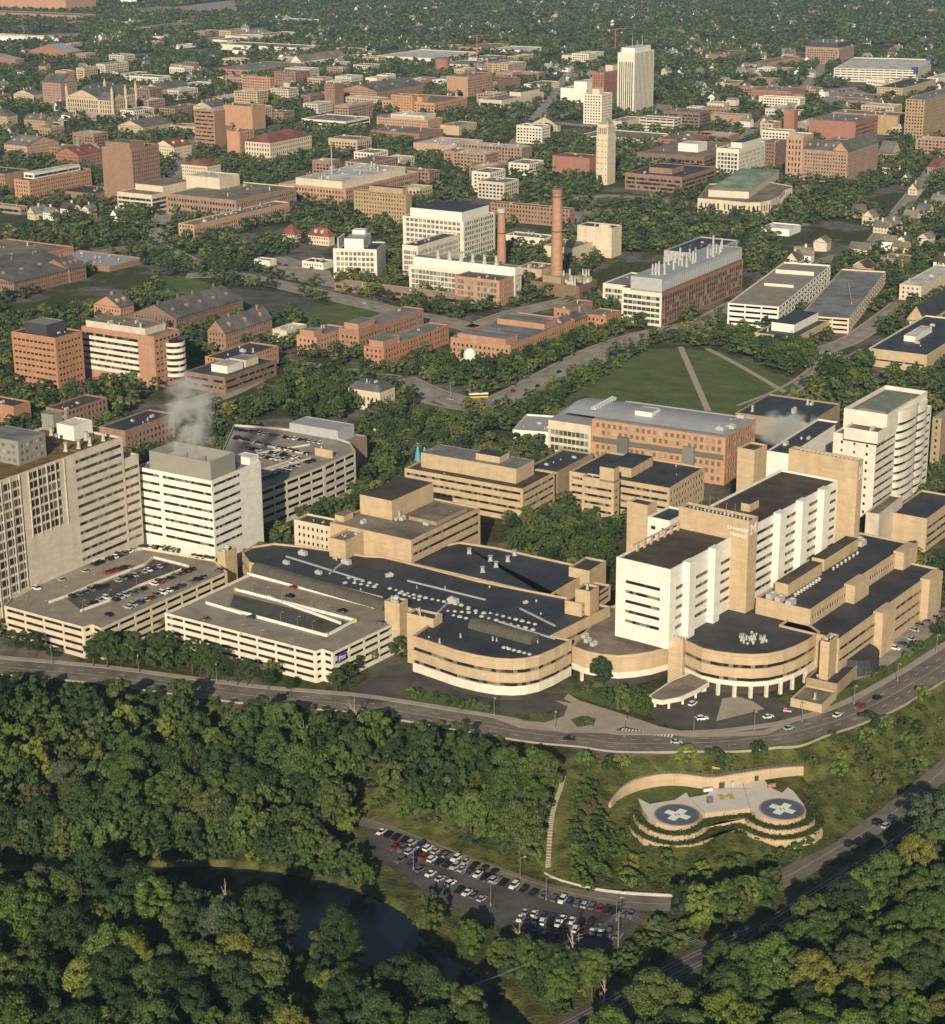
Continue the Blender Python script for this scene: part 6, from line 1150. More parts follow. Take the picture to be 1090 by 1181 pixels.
def leaf_material(name, attr):
    m = D.materials.new(name); m.use_nodes = True; MATS[name] = m; nt = m.node_tree; N = nt.nodes; Lk = nt.links; b = N['Principled BSDF']; b.inputs['Roughness'].default_value = .75; b.inputs['Specular IOR Level'].default_value = .12
    if attr: a = N.new('ShaderNodeAttribute'); a.attribute_name = 'tint'; col = a.outputs['Color']
    else: a = N.new('ShaderNodeObjectInfo'); col = a.outputs['Color']
    g = N.new('ShaderNodeNewGeometry'); mr = N.new('ShaderNodeMapRange'); mr.inputs['To Min'].default_value = .80 if attr else .68; mr.inputs['To Max'].default_value = 1.20 if attr else 1.32; Lk.new(g.outputs['Random Per Island'], mr.inputs['Value'])
    x = N.new('ShaderNodeMix'); x.data_type = 'RGBA'; x.blend_type = 'MULTIPLY'; x.inputs['Factor'].default_value = 1; Lk.new(col, x.inputs['A']); Lk.new(mr.outputs['Result'], x.inputs['B']); Lk.new(x.outputs['Result'], b.inputs['Base Color'])
    tr = N.new('ShaderNodeBsdfTranslucent'); Lk.new(x.outputs['Result'], tr.inputs['Color']); ms = N.new('ShaderNodeMixShader'); ms.inputs['Fac'].default_value = .18
    Lk.new(b.outputs[0], ms.inputs[1]); Lk.new(tr.outputs[0], ms.inputs[2]); Lk.new(ms.outputs[0], N['Material Output'].inputs['Surface'])
leaf_material('leaves', False); leaf_material('leaves_mass', True)
def crown_pts(rng, H, R, ncl, nlf, lo=.30, shape=0):
    """leaf centres and normals of one crown: lumps spread through an uneven envelope"""
    cs, ns = [], []
    zc = H*(lo+1)/2; rz = H*(1-lo)/2; lob = rng.uniform(.72, 1.15, 7); ph = rng.uniform(0, 6.28)
    for i in range(ncl):
        th = rng.uniform(0, 2*np.pi); u = rng.uniform(-.75, 1.0); rr = rng.uniform(.35, 1.0)**.55
        k = np.interp((th+ph) % 6.2832, np.linspace(0, 6.2832, 8), np.append(lob, lob[0])); w = np.sqrt(max(0, 1-u*u))
        if shape == 1: w *= .9 if u < .2 else 1.0
        if shape == 2: w = (1-u)/1.75 + .10
        c = np.array([np.cos(th)*w*R*rr*k, np.sin(th)*w*R*rr*k, zc + rz*u*(.9+.1*rr)*k**.3]); rc = R*rng.uniform(.20, .36)*(1 if shape != 2 else .7)
        d = rng.normal(size=(nlf, 3)); d /= np.linalg.norm(d, axis=1, keepdims=True); d[:, 2] = np.where(d[:, 2] < -.35, -d[:, 2], d[:, 2])
        p = c + d*rc*np.array([1, 1, .78])*rng.uniform(.68, 1.06, (nlf, 1)); cs.append(p); ns.append(d*1.0 + rng.normal(size=(nlf, 3))*.38 + np.array([0, 0, .15]))
    return np.concatenate(cs), np.concatenate(ns)
def trunk_mb(rng, H, R, lo, m='bark', dead=False):
    mb = MB(); b0 = Vector((rng.uniform(-.3,.3), rng.uniform(-.3,.3), 0)); top = H*(.80 if not dead else 1.0); r0 = H*.019+.06
    pts_ = [(0,0,-1.2), (0,0,0), (b0.x*.5,b0.y*.5,top*.35), (b0.x,b0.y,top*.7), (b0.x*1.6,b0.y*1.3,top)]; mb.tube(pts_, [r0*1.5, r0*1.1, r0*.8, r0*.45, r0*.12], 7)
    for i in range(7 if not dead else 14):
        a = rng.uniform(0, 6.28); z0 = top*rng.uniform(.28, .75); L = R*rng.uniform(.5, .95)*(1 if not dead else .8); p = Vector((b0.x*z0/top, b0.y*z0/top, z0))
        d = Vector((math.cos(a), math.sin(a), rng.uniform(.5, 1.1))); q1 = p + d*L*.5; q2 = p + d*L + Vector((0, 0, .2*L)); mb.tube([p, q1, q2], [r0*.45, r0*.28, r0*.08], 5)
        if dead:
            for k in range(2): e = q1 + Vector((rng.uniform(-1,1), rng.uniform(-1,1), rng.uniform(.5,1.4)))*L*.4; mb.tube([q1, e], [r0*.2, r0*.05], 4)
    return mb
PROTO = []
for i, (H, R, lo, sh) in enumerate(((19,6.2,.28,0),(21,5.4,.25,1),(17,6.8,.30,0),(22,6.4,.30,0),(18,5.0,.22,1),(20,7.4,.34,0),(16,5.6,.26,0),(23,5.6,.30,1),(15,4.8,.25,0),(18,6.6,.32,1))):
    rng = np.random.default_rng(100+i); c, n = crown_pts(rng, H, R, 62, 165, lo, sh); sz = rng.uniform(.13, .30, len(c))*(R/6)**.5
    PROTO.append((H, R, np_mesh('crown', leaf_quads(c, n, sz, rng), 'leaves'), trunk_mb(random.Random(i), H, R, lo).mesh('trunk', 'bark')))
CON = []
for i in range(3):
    rng = np.random.default_rng(200+i); H, R = (17, 14, 20)[i], (3.6, 3.2, 3.9)[i]; c, n = crown_pts(rng, H, R, 60, 60, .08, 2); CON.append((H, R, np_mesh('crown', leaf_quads(c, n, rng.uniform(.16,.36,len(c)), rng), 'leaves'), trunk_mb(random.Random(60+i), H, 1.2, .1).mesh('trunk', 'bark')))
DEAD = [trunk_mb(random.Random(80+i), (15, 18, 13)[i], 4.0, .3, dead=True).mesh('dead_tree', 'dead_bark') for i in range(3)]
SHR = []
for i in range(4):
    rng = np.random.default_rng(300+i); c, n = crown_pts(rng, 3.0, 2.0, 14, 40, -.05, 0); SHR.append(np_mesh('shrub', leaf_quads(c, n, rng.uniform(.12,.28,len(c)), rng), 'leaves'))
TONES = [('dark green', (.040,.068,.026), .24), ('mid green', (.062,.102,.029), .32), ('olive green', (.090,.114,.035), .17), ('light green', (.092,.140,.034), .16), ('yellow green', (.140,.170,.036), .09), ('rusty brown', (.098,.090,.045), .004), ('grey green', (.085,.110,.055), .02)]
def tone(rr):
    x = rr.random()*sum(t[2] for t in TONES)
    for t in TONES:
        x -= t[2]
        if x <= 0: break
    j = rr.uniform(.88, 1.34); return t[0], tuple(c*j*rr.uniform(.92,1.08) for c in t[1])
def jit(poly, s, rr, j=.42):
    x0 = min(p[0] for p in poly); x1 = max(p[0] for p in poly); y0 = min(p[1] for p in poly); y1 = max(p[1] for p in poly)
    gx, gy = np.meshgrid(np.arange(x0, x1+s, s), np.arange(y0, y1+s, s*.87)); gx = gx + (np.arange(gx.shape[0]) % 2)[:, None]*s/2
    r = np.random.default_rng(rr); gx = gx + r.uniform(-j*s, j*s, gx.shape); gy = gy + r.uniform(-j*s, j*s, gy.shape); gx, gy = gx.ravel(), gy.ravel(); k = inpoly(gx, gy, poly); return gx[k], gy[k]
def blocked(x, y, polys, m):
    bad = np.zeros(x.shape, bool)
    for p in polys:
        xa = min(q[0] for q in p)-m; xb = max(q[0] for q in p)+m; ya = min(q[1] for q in p)-m; yb = max(q[1] for q in p)+m
        c = (x > xa) & (x < xb) & (y > ya) & (y < yb) & ~bad
        if not c.any(): continue
        i = np.nonzero(c)[0]; h = inpoly(x[i], y[i], p)
        if m:
            for a in range(8): h |= inpoly(x[i]+m*math.cos(a*.785), y[i]+m*math.sin(a*.785), p)
        bad[i] |= h
    return bad
def wpoly(px, up=11): return [tuple(atg(x, y, up)) for x, y in px]
WOODS = [('hillside wood below the drive', [(-60,792),(0,790),(110,796),(200,806),(280,816),(420,836),(500,845),(545,858),(600,862),(625,876),(630,925),(622,980),(580,980),(500,950),(420,930),(380,948),(240,958),(90,945),(0,955),(-60,960)], 9.6, 1),
 ('far river bank', [(-60,985),(90,972),(240,972),(360,962),(392,998),(440,1032),(478,1062),(520,1092),(575,1114),(640,1134),(610,1150),(560,1126),(515,1101),(490,1086),(474,1060),(442,1040),(387,1019),(320,1007),(260,1000),(100,1002),(-60,1004)], 5.6, 0),
 ('riverside wood at the bottom left', [(-80,1002),(60,996),(160,985),(230,990),(285,1025),(340,1066),(410,1096),(470,1110),(525,1120),(545,1138),(560,1170),(590,1290),(-80,1290)], 10.4, 1),
 ('strip between the river and the car lot', [(585,1118),(640,1136),(700,1144),(760,1124),(820,1094),(865,1074),(900,1062),(800,1120),(720,1164),(650,1185),(612,1150)], 5.4, 0),
 ('row between lower road and railway', [(770,1060),(830,1056),(885,1044),(905,1040),(880,1062),(820,1084)], 5.6, 0),
 ('wood south of the railway', [(700,1175),(800,1130),(900,1078),(960,1035),(1040,980),(1110,930),(1180,900),(1180,1290),(640,1290)], 10.0, 1)]
ALL = []     # x, y, ground z, height scale, region, sort
for wi, (nm, px, s, cr_) in enumerate(WOODS):
    x, y = jit(wpoly(px, 11 if cr_ else 0), s, 40+wi); k = ~blocked(x, y, NOTREE, (1.0 if wi == 0 else 2.6) if cr_ else .8); x, y = x[k], y[k]
    for a, b_ in zip(x, y): ALL.append((a, b_, z1(a, b_), wi))
rr = random.Random(5); trees = []
for a, b_, z, wi in ALL:
    h = rr.choice((rr.uniform(.55,.85), rr.uniform(.85,1.22), rr.uniform(.9,1.18)))*(.70 if wi == 4 else .66 if wi == 1 else .76 if wi == 3 else 1.0)*(1.25 if wi == 0 and z > -3 else 1); trees.append((h/math.hypot(a, b_), a, b_, z, h, wi))
# single trees that stand out
SOLO = [('round dark green tree by the curved entrance wing', 695, 784, .95, 8, 'dark green'), ('yellow green tree at the foot of the car park stair tower', 430, 752, .42, 6, 'yellow green')]
GROUPS = [('scrub left of the helipad', [(660,905),(700,892),(700,950),(668,975)], 6.5, .38), ('north edge of the wide lawn', [(830,380),(900,384),(965,405),(935,428),(880,402),(840,395)], 8, .5), ('courtyard beside the bed tower', [(582,612),(620,585),(700,590),(722,604),(716,640),(690,655),(640,650),(600,640)], 8.0, .52), ('oval grove left of the stone mansion', [(318,455),(335,430),(400,432),(430,445),(408,470),(395,482),(330,480)], 9, .62), ('slope beside the avenue', [(600,470),(640,445),(690,418),(700,424),(650,455),(620,475)], 7, .45),
 ('lawn by the pale ramp wall', [(440,485),(470,480),(495,470),(530,490),(520,505),(490,500),(465,515),(430,530)], 8, .5), ('planting in front of the car parks', [(0,748),(40,752),(100,745),(150,738),(185,738),(190,755),(270,785),(360,800),(420,780),(440,765),(400,795),(340,800),(200,782),(120,770),(20,765)], 5.6, .55), ('forecourt garden', [(690,800),(712,790),(745,800),(750,815),(720,815)], 6, .48),
 ('streetside planting near the observatory', [(455,440),(500,420),(540,432),(620,430),(660,405),(720,385),(700,372),(640,395),(560,408),(480,415)], 9, .62), ('park edge by the right hand lawn', [(870,410),(940,425),(980,450),(1010,440),(1000,410),(960,415),(900,395)], 9, .65)]
gi0 = len(WOODS)
for gi, (nm, px, s, hs) in enumerate(GROUPS):
    x, y = jit([tuple(at(*p, 5)) for p in px], s, 80+gi); k = ~blocked(x, y, NOTREE, .5) & ~blocked(x, y, FP, 2.5) if gi not in (0, 5, 7) else ~blocked(x, y, FP, 2.0); x, y = x[k], y[k]
    for a, b_ in zip(x, y): h = hs*rr.uniform(.8, 1.15); trees.append((h/math.hypot(a, b_)*1.6, a, b_, z1(a, b_), h, gi0+gi))
trees.sort(reverse=True); ind, mass = trees[:268], trees[268:]
REG = [w[0] for w in WOODS] + [g[0] for g in GROUPS]
SHAPE = {0:'round',1:'tall',2:'broad',3:'tall broad',4:'slender',5:'wide spreading',6:'rounded',7:'tall slender',8:'small crowned',9:'domed'}
def place_tree(x, y, z, h, region, lab=None, col=None, pi=None, group=None, name='deciduous_tree'):
    pi = rr.randrange(10) if pi is None else pi; H, R, cm, tm = PROTO[pi]; tn, cl = tone(rr) if col is None else (col, next(t[1] for t in TONES if t[0] == col))
    r_ = empty(name, (x, y, z), lab or f'{SHAPE[pi]} {tn} tree in the {region}', 'tree', group or ('trees of the '+region)); w_ = h*rr.uniform(.92, 1.12); a = rr.uniform(0, 6.28)
    c = inst('crown', cm, r_, (x, y, z), a, (w_, w_, h)); c.color = (*cl, 1); inst('trunk', tm, r_, (x, y, z), a, (w_, w_, h)); return r_
for s_, x, y, z, h, wi in ind: place_tree(x, y, z, h, REG[wi])
for lab, px, py, h, pi, tn in SOLO: p = at(px, py+14, 0); place_tree(p.x, p.y, 0, h, '', lab, tn, pi)
for px, py, h, pi in ((15,754,.5,0),(40,758,.6,2),(60,762,.4,6),(108,768,.62,0),(124,770,.7,5),(140,769,.6,2),(158,765,.66,3),(175,757,.55,6),(191,760,.6,0),(206,772,.5,8),(222,778,.62,1),(240,783,.7,5),(262,787,.55,2),(285,791,.6,0),(310,795,.5,6),(335,799,.45,8),(388,796,.5,2),(402,786,.55,6),(413,776,.45,8)):
    p = at(px, py, 0); place_tree(p.x, p.y, 0, h*rr.uniform(.9,1.15), 'planting in front of the car parks', None, rr.choice(('dark green','mid green','dark green','olive green')), pi)
cn = [(100,756),(112,758),(206,764),(217,770),(232,775),(246,779),(258,783),(274,790),(740,447),(748,450),(487,468),(478,470),(495,462),(560,440),(568,432)]
for px, py in cn[:8] + [(463,464),(470,468),(477,470),(560,444),(568,440)]:
    p = at(px, py, 0); H, R, cm, tm = rr.choice(CON); h = rr.uniform(.6, .8); reg = 'in front of the car parks' if py > 700 else 'near the stone mansion and avenue'
    r_ = empty('conifer_tree', (p.x, p.y, 0), f'dark pointed conifer {reg}', 'tree', 'conifers '+reg); c = inst('crown', cm, r_, (p.x,p.y,0), rr.uniform(0,6), (h,h,h)); c.color = (.040,.056,.026,1); inst('trunk', tm, r_, (p.x,p.y,0), 0, (h,h,h))
for i, (px, py, reg) in enumerate(((64,1062,'in the big riverside wood at the left'),(262,1066,'beside the river bend'),(352,862,'high in the hillside wood'),(410,838,'at the top edge of the hillside wood'),(697,1172,'beside the railway at the bottom'),(305,1176,'at the bottom edge of the riverside wood'),(600,1092,'below the car park lot'),(660,1128,'by the utility poles'))):
    p = atg(px, py, 5); o = D.objects.new('dead_tree', DEAD[i % 3]); C.objects.link(o); o.location = (p.x, p.y, z1(p.x, p.y)); s = rr.uniform(.9, 1.15); o.scale = (s,s,s*1.15); tag(o, f'bare grey dead tree {reg}', 'tree')
# ---- shrubs on the slope and in the beds
def shrubs(px, s, label, group, seed, h0, h1_, up=1, fil=True):
    x, y = jit(wpoly(px, up), s, seed); k = ~blocked(x, y, NOTREE + [[tuple(p) for p in PADFLAT]], 1.2) if fil else np.ones(x.shape, bool)
    for a, b_ in zip(x[k], y[k]):
        o = D.objects.new('shrub', rr.choice(SHR)); C.objects.link(o); z = z1(a, b_); o.location = (a, b_, z-.2); s_ = rr.uniform(h0, h1_); o.scale = (s_*rr.uniform(.9,1.3), s_*rr.uniform(.9,1.3), s_); o.rotation_euler = (0, 0, rr.uniform(0, 6.28))
        tn, cl = tone(rr); o.color = (*cl, 1); tag(o, f'{tn} shrub {label}', 'shrub', group)
shrubs([(590,868),(680,878),(760,876),(840,872),(900,862),(905,868),(840,882),(760,888),(680,890),(600,882)], 5.5, 'in the hedge row below the hospital drive', 'shrubs below the hospital drive', 1, 1.5, 2.3)
shrubs([(905,862),(1000,835),(1080,790),(1090,830),(1080,900),(1000,905),(940,890)], 8.5, 'on the grassy slope under the right hand road bend', 'shrubs on the right slope', 2, .9, 2.1)
shrubs([(640,905),(690,900),(700,930),(740,985),(800,1000),(900,985),(935,965),(930,990),(860,1015),(760,1025),(690,1015),(645,1000)], 8, 'on the slope around the helipad terraces', 'shrubs around the helipad', 3, .8, 1.9)
shrubs([(470,797),(520,805),(580,820),(570,823),(500,815),(465,803)], 4.5, 'in the bed along the rounded wing drive', 'shrubs along the forecourt drive', 4, .7, 1.1, 0, False)
shrubs([(585,825),(640,823),(645,829),(605,831)], 3.6, 'on the larger forecourt island', 'shrubs on the larger forecourt island', 5, .4, .7, 0, False); shrubs([(660,830),(686,829),(684,836),(667,837)], 3.4, 'on the small round forecourt island', 'shrubs on the round forecourt island', 6, .4, .7, 0, False)
shrubs([(655,797),(690,792),(745,800),(748,815),(720,817)], 5, 'in the garden beside the entrance canopy', 'shrubs in the canopy garden', 7, .6, 1.2, 0, False); shrubs([(980,800),(1000,790),(1080,742),(1088,735),(1080,738),(1000,783)], 7, 'along the right hand pavement', 'shrubs along the right pavement', 8, .9, 1.5, 0, False)
shrubs([(642,460),(690,430),(735,404),(750,402),(700,432),(660,455)], 7, 'on the bank beside the avenue', 'shrubs on the avenue bank', 9, 1.2, 2.0, 0, False)
shrubs([(0,982),(240,984),(372,980),(400,1002),(445,1034),(480,1064),(520,1096),(500,1104),(470,1082),(440,1048),(385,1024),(320,1012),(240,1006),(0,1008)], 4.6, 'on the far river bank', 'shrubs on the far river bank', 10, .8, 1.7)
shrubs([(600,1110),(700,1112),(745,1075),(780,1058),(860,1052),(930,1022),(950,1020),(870,1072),(790,1112),(700,1160),(640,1180)], 6.0, 'in the rough strip beside the railway', 'shrubs beside the railway', 11, .7, 1.6)
shrubs([(425,925),(450,905),(540,915),(612,930),(640,1000),(622,1003),(590,985),(520,955),(460,938)], 5.0, 'between the hillside wood and the lower road', 'shrubs above the lower road', 12, 1.0, 2.6)
# ---- everything smaller: one mass of town trees, another of undergrowth
def lod(seed, ncl, nlf, s0, s1): rng = np.random.default_rng(seed); c, n = crown_pts(rng, 1.0, .40, ncl, nlf, .16, seed % 2); return c, n, rng.uniform(s0, s1, len(c)), rng
def mass_mesh(name, label, sets, kind='stuff'):
    V, T = [], []
    for x, y, z, h, wd, cols, lods in sets:
        if len(x) == 0: continue
        rng = np.random.default_rng(len(x)); pick = rng.integers(0, len(lods), len(x)); rot = rng.uniform(0, 6.28, len(x))
        for li, (c, n, s, _) in enumerate(lods):
            idx = np.nonzero(pick == li)[0]
            if len(idx) == 0: continue
            base = leaf_quads(c, n, s, np.random.default_rng(li)); ca, sa = np.cos(rot[idx])[:, None], np.sin(rot[idx])[:, None]
            vx = base[None, :, 0]*ca - base[None, :, 1]*sa; vy = base[None, :, 0]*sa + base[None, :, 1]*ca
            P_ = np.stack([vx*wd[idx][:, None] + x[idx][:, None], vy*wd[idx][:, None] + y[idx][:, None], base[None, :, 2]*h[idx][:, None] + z[idx][:, None]], -1); V.append(P_.reshape(-1, 3))
            T.append(np.repeat(np.concatenate([cols[idx], np.ones((len(idx), 1))], 1), base.shape[0], axis=0))
    o = D.objects.new(name, np_mesh(name, np.concatenate(V), 'leaves_mass', np.concatenate(T))); C.objects.link(o); tag(o, label, 'trees', None, kind); return o
def tones_np(n, rng, k=1.0):
    w_ = np.array([t[2] for t in TONES]); i = rng.choice(len(TONES), n, p=w_/w_.sum()); return np.array([t[1] for t in TONES])[i]*rng.uniform(.8, 1.2, (n, 1))*k
L0 = [lod(i, 26, 34, .022, .050) for i in range(5)]; L1 = [lod(10+i, 16, 16, .035, .075) for i in range(5)]; L2 = [lod(20+i, 9, 8, .06, .12) for i in range(6)]; L3 = [lod(30+i, 6, 5, .10, .19) for i in range(6)]
sets = []; rng = np.random.default_rng(77)
if mass:
    m_ = np.array([(t[1], t[2], t[3], t[4]) for t in mass]); sets.append((m_[:,0], m_[:,1], m_[:,2], m_[:,3]*19, m_[:,3]*17, tones_np(len(m_), rng), L0))
def town(y0, y1, s, hmin, hmax, lods, seed, mgn, drop):
    poly = [(-.27*y0-30, y0), (.27*y0+30, y0), (.27*y1+30, y1), (-.27*y1-30, y1)]; x, y = jit(poly, s, seed, .5)
    nz = np.sin(x*.021+1.3)*np.sin(y*.013+x*.006)+.5*np.sin(x*.047-y*.021); k = (nz > drop) & ~blocked(x, y, FP, mgn) & ~blocked(x, y, NOTREE, 2.0) & (y > np.interp(x, tX, tY)+24)
    x, y = x[k], y[k]; r = np.random.default_rng(seed); h = r.uniform(hmin, hmax, len(x)); sets.append((x, y, np.zeros(len(x)), h, h*r.uniform(1.05, 1.55, len(x)), tones_np(len(x), r, 1.16)*np.array([1.08,.97,1.22]), lods))
town(700, 1050, 9.0, 5, 10, L0, 1, 4.0, -.35); town(1050, 1600, 9.5, 6, 11, L1, 2, 5.0, -.5); town(1600, 2500, 11, 6.5, 11.5, L2, 3, 6, -.5); town(2500, 3600, 12.5, 7, 11, L3, 4, 5, -.55); town(3600, 6500, 15, 9, 13, L3, 5, 5, -.9)
mass_mesh('town_trees', 'mass of smaller trees filling the gaps between town buildings', sets)
sets = []; poly = wpoly([(560,862),(700,880),(905,862),(1090,790),(1110,900),(1000,985),(900,1020),(760,1035),(640,1015),(500,960),(590,900)], 0); x, y = jit(poly, 2.6, 9, .5); k = ~blocked(x, y, NOTREE + [[tuple(p) for p in PADFLAT]], .6); x, y = x[k], y[k]; h = rng.uniform(.35, 1.3, len(x))
LU = [lod(40+i, 5, 9, .10, .22) for i in range(4)]; sets.append((x, y, zt(x, y)-.1, h, h*rng.uniform(1.5, 3, len(x)), tones_np(len(x), rng, 1.05), LU))
poly = wpoly([(-80,770),(300,800),(560,850),(620,880),(640,1000),(500,960),(400,935),(0,960),(-80,960)], 0); x, y = jit(poly, 4.5, 10, .5); k = ~blocked(x, y, NOTREE, 1); x, y = x[k], y[k]; h = rng.uniform(1, 4, len(x)); sets.append((x, y, zt(x, y)-.1, h, h*rng.uniform(1.2, 2, len(x)), tones_np(len(x), rng, .8), LU))
mass_mesh('undergrowth', 'rough grass and scrub on the slope below the hospital', sets)
# ------------------------------------------------------------------ helipad
pc = at(*HP(610, 230), PADZ); hp = empty('helipad', (pc.x, pc.y, PADZ), 'pale concrete helipad with two blue circles, white crosses and stepped garden walls', 'helipad')
mat('pad_concrete', (.62,.58,.52), rough=.85, var=.07, scale=.25, fine=.05)
pad = ccw(PAD); mb = MB(); mb.prism(pad, PADZ-2.2, PADZ, top=False); mb.build('platform_wall', 'tan', hp)
mb = MB(); mb.add([(p.x,p.y,PADZ) for p in pad], [tuple(range(len(pad)))]); mb.build('platform', 'pad_concrete', hp)
frontp = PAD[1:29]; back = [at(*HP(900,120), PADZ), at(*HP(560,165), PADZ), at(*HP(200,225), PADZ)]
for k, (d, z) in enumerate(((3.4, -2.0), (6.4, -4.2))):
    q = inset(ccw(frontp + back), -d); q = [p for p in q]; mb = MB(); mb.prism(q, PADZ-9, PADZ+z); mb.build('terrace_wall', 'tan', hp)
    q2 = inset(q, .5); mb = MB(); n_ = len(q2); rg_ = random.Random(k); vs = [(p.x,p.y,PADZ+z+.03) for p in q2]; mb.add(vs, [tuple(range(n_))]); mb.build('terrace_bed', 'lawn', hp)
    dense = cr(inset(q, 1.3) + [inset(q, 1.3)[0]], 9); rng = np.random.default_rng(k); cc = np.array([(p.x, p.y, PADZ+z+.4) for p in dense]); cc = np.repeat(cc, 30, 0) + rng.normal(size=(len(cc)*30, 3))*np.array([.7,.7,.35]); nn = rng.normal(size=cc.shape)+np.array([0,-.3,.6])
    v = leaf_quads(cc, nn, rng.uniform(.15,.35,len(cc)), rng) - np.array([pc.x, pc.y, PADZ]); o = D.objects.new('hedge', np_mesh('hedge', v, 'leaves')); C.objects.link(o); o.parent = hp; o.color = (.050,.070,.022,1)
def disc(c, r0, r1, z, m, name, n=48):
    mb = MB(); vs = []
    for i in range(n): a = 6.28319*i/n; vs += [(c.x+r0*math.cos(a), c.y+r0*math.sin(a), z), (c.x+r1*math.cos(a), c.y+r1*math.sin(a), z)]
    if r0 > 0: mb.add(vs, [(2*i, 2*i+1, (2*i+3) % (2*n), (2*i+2) % (2*n)) for i in range(n)])
    else: mb.add(vs[1::2], [tuple(range(n))])
    return mb.build(name, m, hp)
for (cx, cy), (ax, ay, bx_, by_) in (((890,264),(832,246,950,281)), ((383,292),(322,272,442,308))):
    c = at(*HP(cx, cy), PADZ); disc(c, 0, 7.7, PADZ+.02, 'pad_blue', 'landing_circle'); disc(c, 7.7, 8.35, PADZ+.024, 'pad_ring', 'landing_ring')
    d = (at(*HP(bx_, by_), PADZ)-at(*HP(ax, ay), PADZ)).normalized(); n_ = Vector((-d.y, d.x)); mb = MB()
    w = 1.55; L = 4.7; o12 = [(w,w),(w,L),(-w,L),(-w,w),(-L,w),(-L,-w),(-w,-w),(-w,-L),(w,-L),(w,-w),(L,-w),(L,w)]
    mb.add([(c.x+d.x*x+n_.x*y, c.y+d.y*x+n_.y*y, PADZ+.045) for x, y in o12], [tuple(range(12))]); mb.build('cross', 'letter_white', hp)
    mb = MB(); e = (d+n_).normalized()*-1; f = Vector((-e.y, e.x))
    if e.x < 0: e = -e; f = -f
    for dx, wx, hy in ((-.7,.34,2.0),(.7,.34,2.0),(0,1.1,.34)):
        mb.add([(c.x+e.x*(dx+sx*wx/2)+f.x*sy*hy/2, c.y+e.y*(dx+sx*wx/2)+f.y*sy*hy/2, PADZ+.06) for sx, sy in ((-1,-1),(1,-1),(1,1),(-1,1))], [(0,1,2,3)])
    mb.build('letter_h', 'pad_red', hp)
o = at(*HP(588, 219), PADZ); ux = (at(*HP(664,214), PADZ)-o); wM = ux.length; ux.normalize(); uy = Vector((-ux.y, ux.x))
block_m(hp, (o.x, o.y, PADZ+.03), (ux.x, ux.y, 0), (uy.x, uy.y, 0), wM, wM*.72, 'maize', 'block_letter')
for a, c in (((700,141),(735,261)),((440,209),(515,284)),((560,166),(735,165))):
    p0, p1 = at(*HP(*a), PADZ), at(*HP(*c), PADZ); mb = MB(); mb.box((p0+p1)/2, (p1-p0).length, .22, PADZ+.005, PADZ+.015, math.atan2((p1-p0).y,(p1-p0).x)); mb.build('joint', 'asphalt_pale', hp)
poly = ccw(WALLB + [at(*HP(x, y), PADZ) for x, y in ((700,141),(560,166),(525,194),(440,209),(370,220),(250,240),(192,213),(120,245))]); mb = MB(); q = [at(*HP(x, y), PADZ) for x, y in ((66,252),(92,226),(130,203),(200,174),(300,154),(400,152),(500,165),(525,180),(440,207),(370,218),(250,238),(215,225),(192,222),(120,246))]
mb.add([(p.x,p.y,PADZ-.2) for p in ccw(q)], [tuple(range(len(q)))]); tag(mb.build('lawn', 'lawn'), kind='structure')
wl = cr(WALLB, 5); wc = wl[len(wl)//2]; rw = empty('retaining_wall', (wc.x, wc.y, PADZ), 'long curving tan retaining wall with a railing above the helipad', 'retaining wall'); mb = MB()
for i in range(len(wl)-1):
    t0 = i/(len(wl)-1); hh = [1.0 + 3.4*min(1, (k/(len(wl)-1))*4.5) if k/(len(wl)-1) < .7 else 4.4-1.2*((k/(len(wl)-1))-.7)/.3 for k in (i, i+1)]; d = (wl[i+1]-wl[i]).normalized(); n_ = Vector((-d.y, d.x))*1.0
    if n_.y < 0: n_ = -n_
    a, b_, c, e = wl[i], wl[i+1], wl[i+1]+n_, wl[i]+n_
    mb.add([(a.x,a.y,PADZ-.6),(b_.x,b_.y,PADZ-.6),(c.x,c.y,PADZ-.6),(e.x,e.y,PADZ-.6),(a.x,a.y,PADZ+hh[0]),(b_.x,b_.y,PADZ+hh[1]),(c.x,c.y,PADZ+hh[1]),(e.x,e.y,PADZ+hh[0])], [(0,1,5,4),(1,2,6,5),(2,3,7,6),(3,0,4,7),(4,5,6,7)])
mb.build('wall', 'tan', rw); rail = MB(); 
for i in range(0, len(wl)):
    t_ = i/(len(wl)-1); h = 1.0 + 3.4*min(1, t_*4.5) if t_ < .7 else 4.4-1.2*(t_-.7)/.3; p = wl[i]; rail.tube([(p.x,p.y+.4,PADZ+h),(p.x,p.y+.4,PADZ+h+1.1)], .08, 4)
    if i: q = wl[i-1]; rail.tube([(q.x,q.y+.4,PADZ+hp_+1.1),(p.x,p.y+.4,PADZ+h+1.1)], .08, 4); rail.tube([(q.x,q.y+.4,PADZ+hp_+.55),(p.x,p.y+.4,PADZ+h+.55)], .05, 4)
    hp_ = h
rail.build('railing', 'steel', rw)
p = at(*HP(552, 165), PADZ); ws = empty('windsock', (p.x, p.y+2.4, PADZ), 'yellow windsock on a pole behind the helipad wall', 'windsock'); mb = MB(); mb.tube([(p.x,p.y+2.4,PADZ),(p.x,p.y+2.4,PADZ+7.5)], [.14,.09], 6); mb.build('pole', 'steel', ws); mb = MB(); mb.tube([(p.x,p.y+2.4,PADZ+7.3),(p.x+2.8,p.y+2.4,PADZ+6.9)], [.6,.28], 8); mb.build('sock', 'maize', ws)
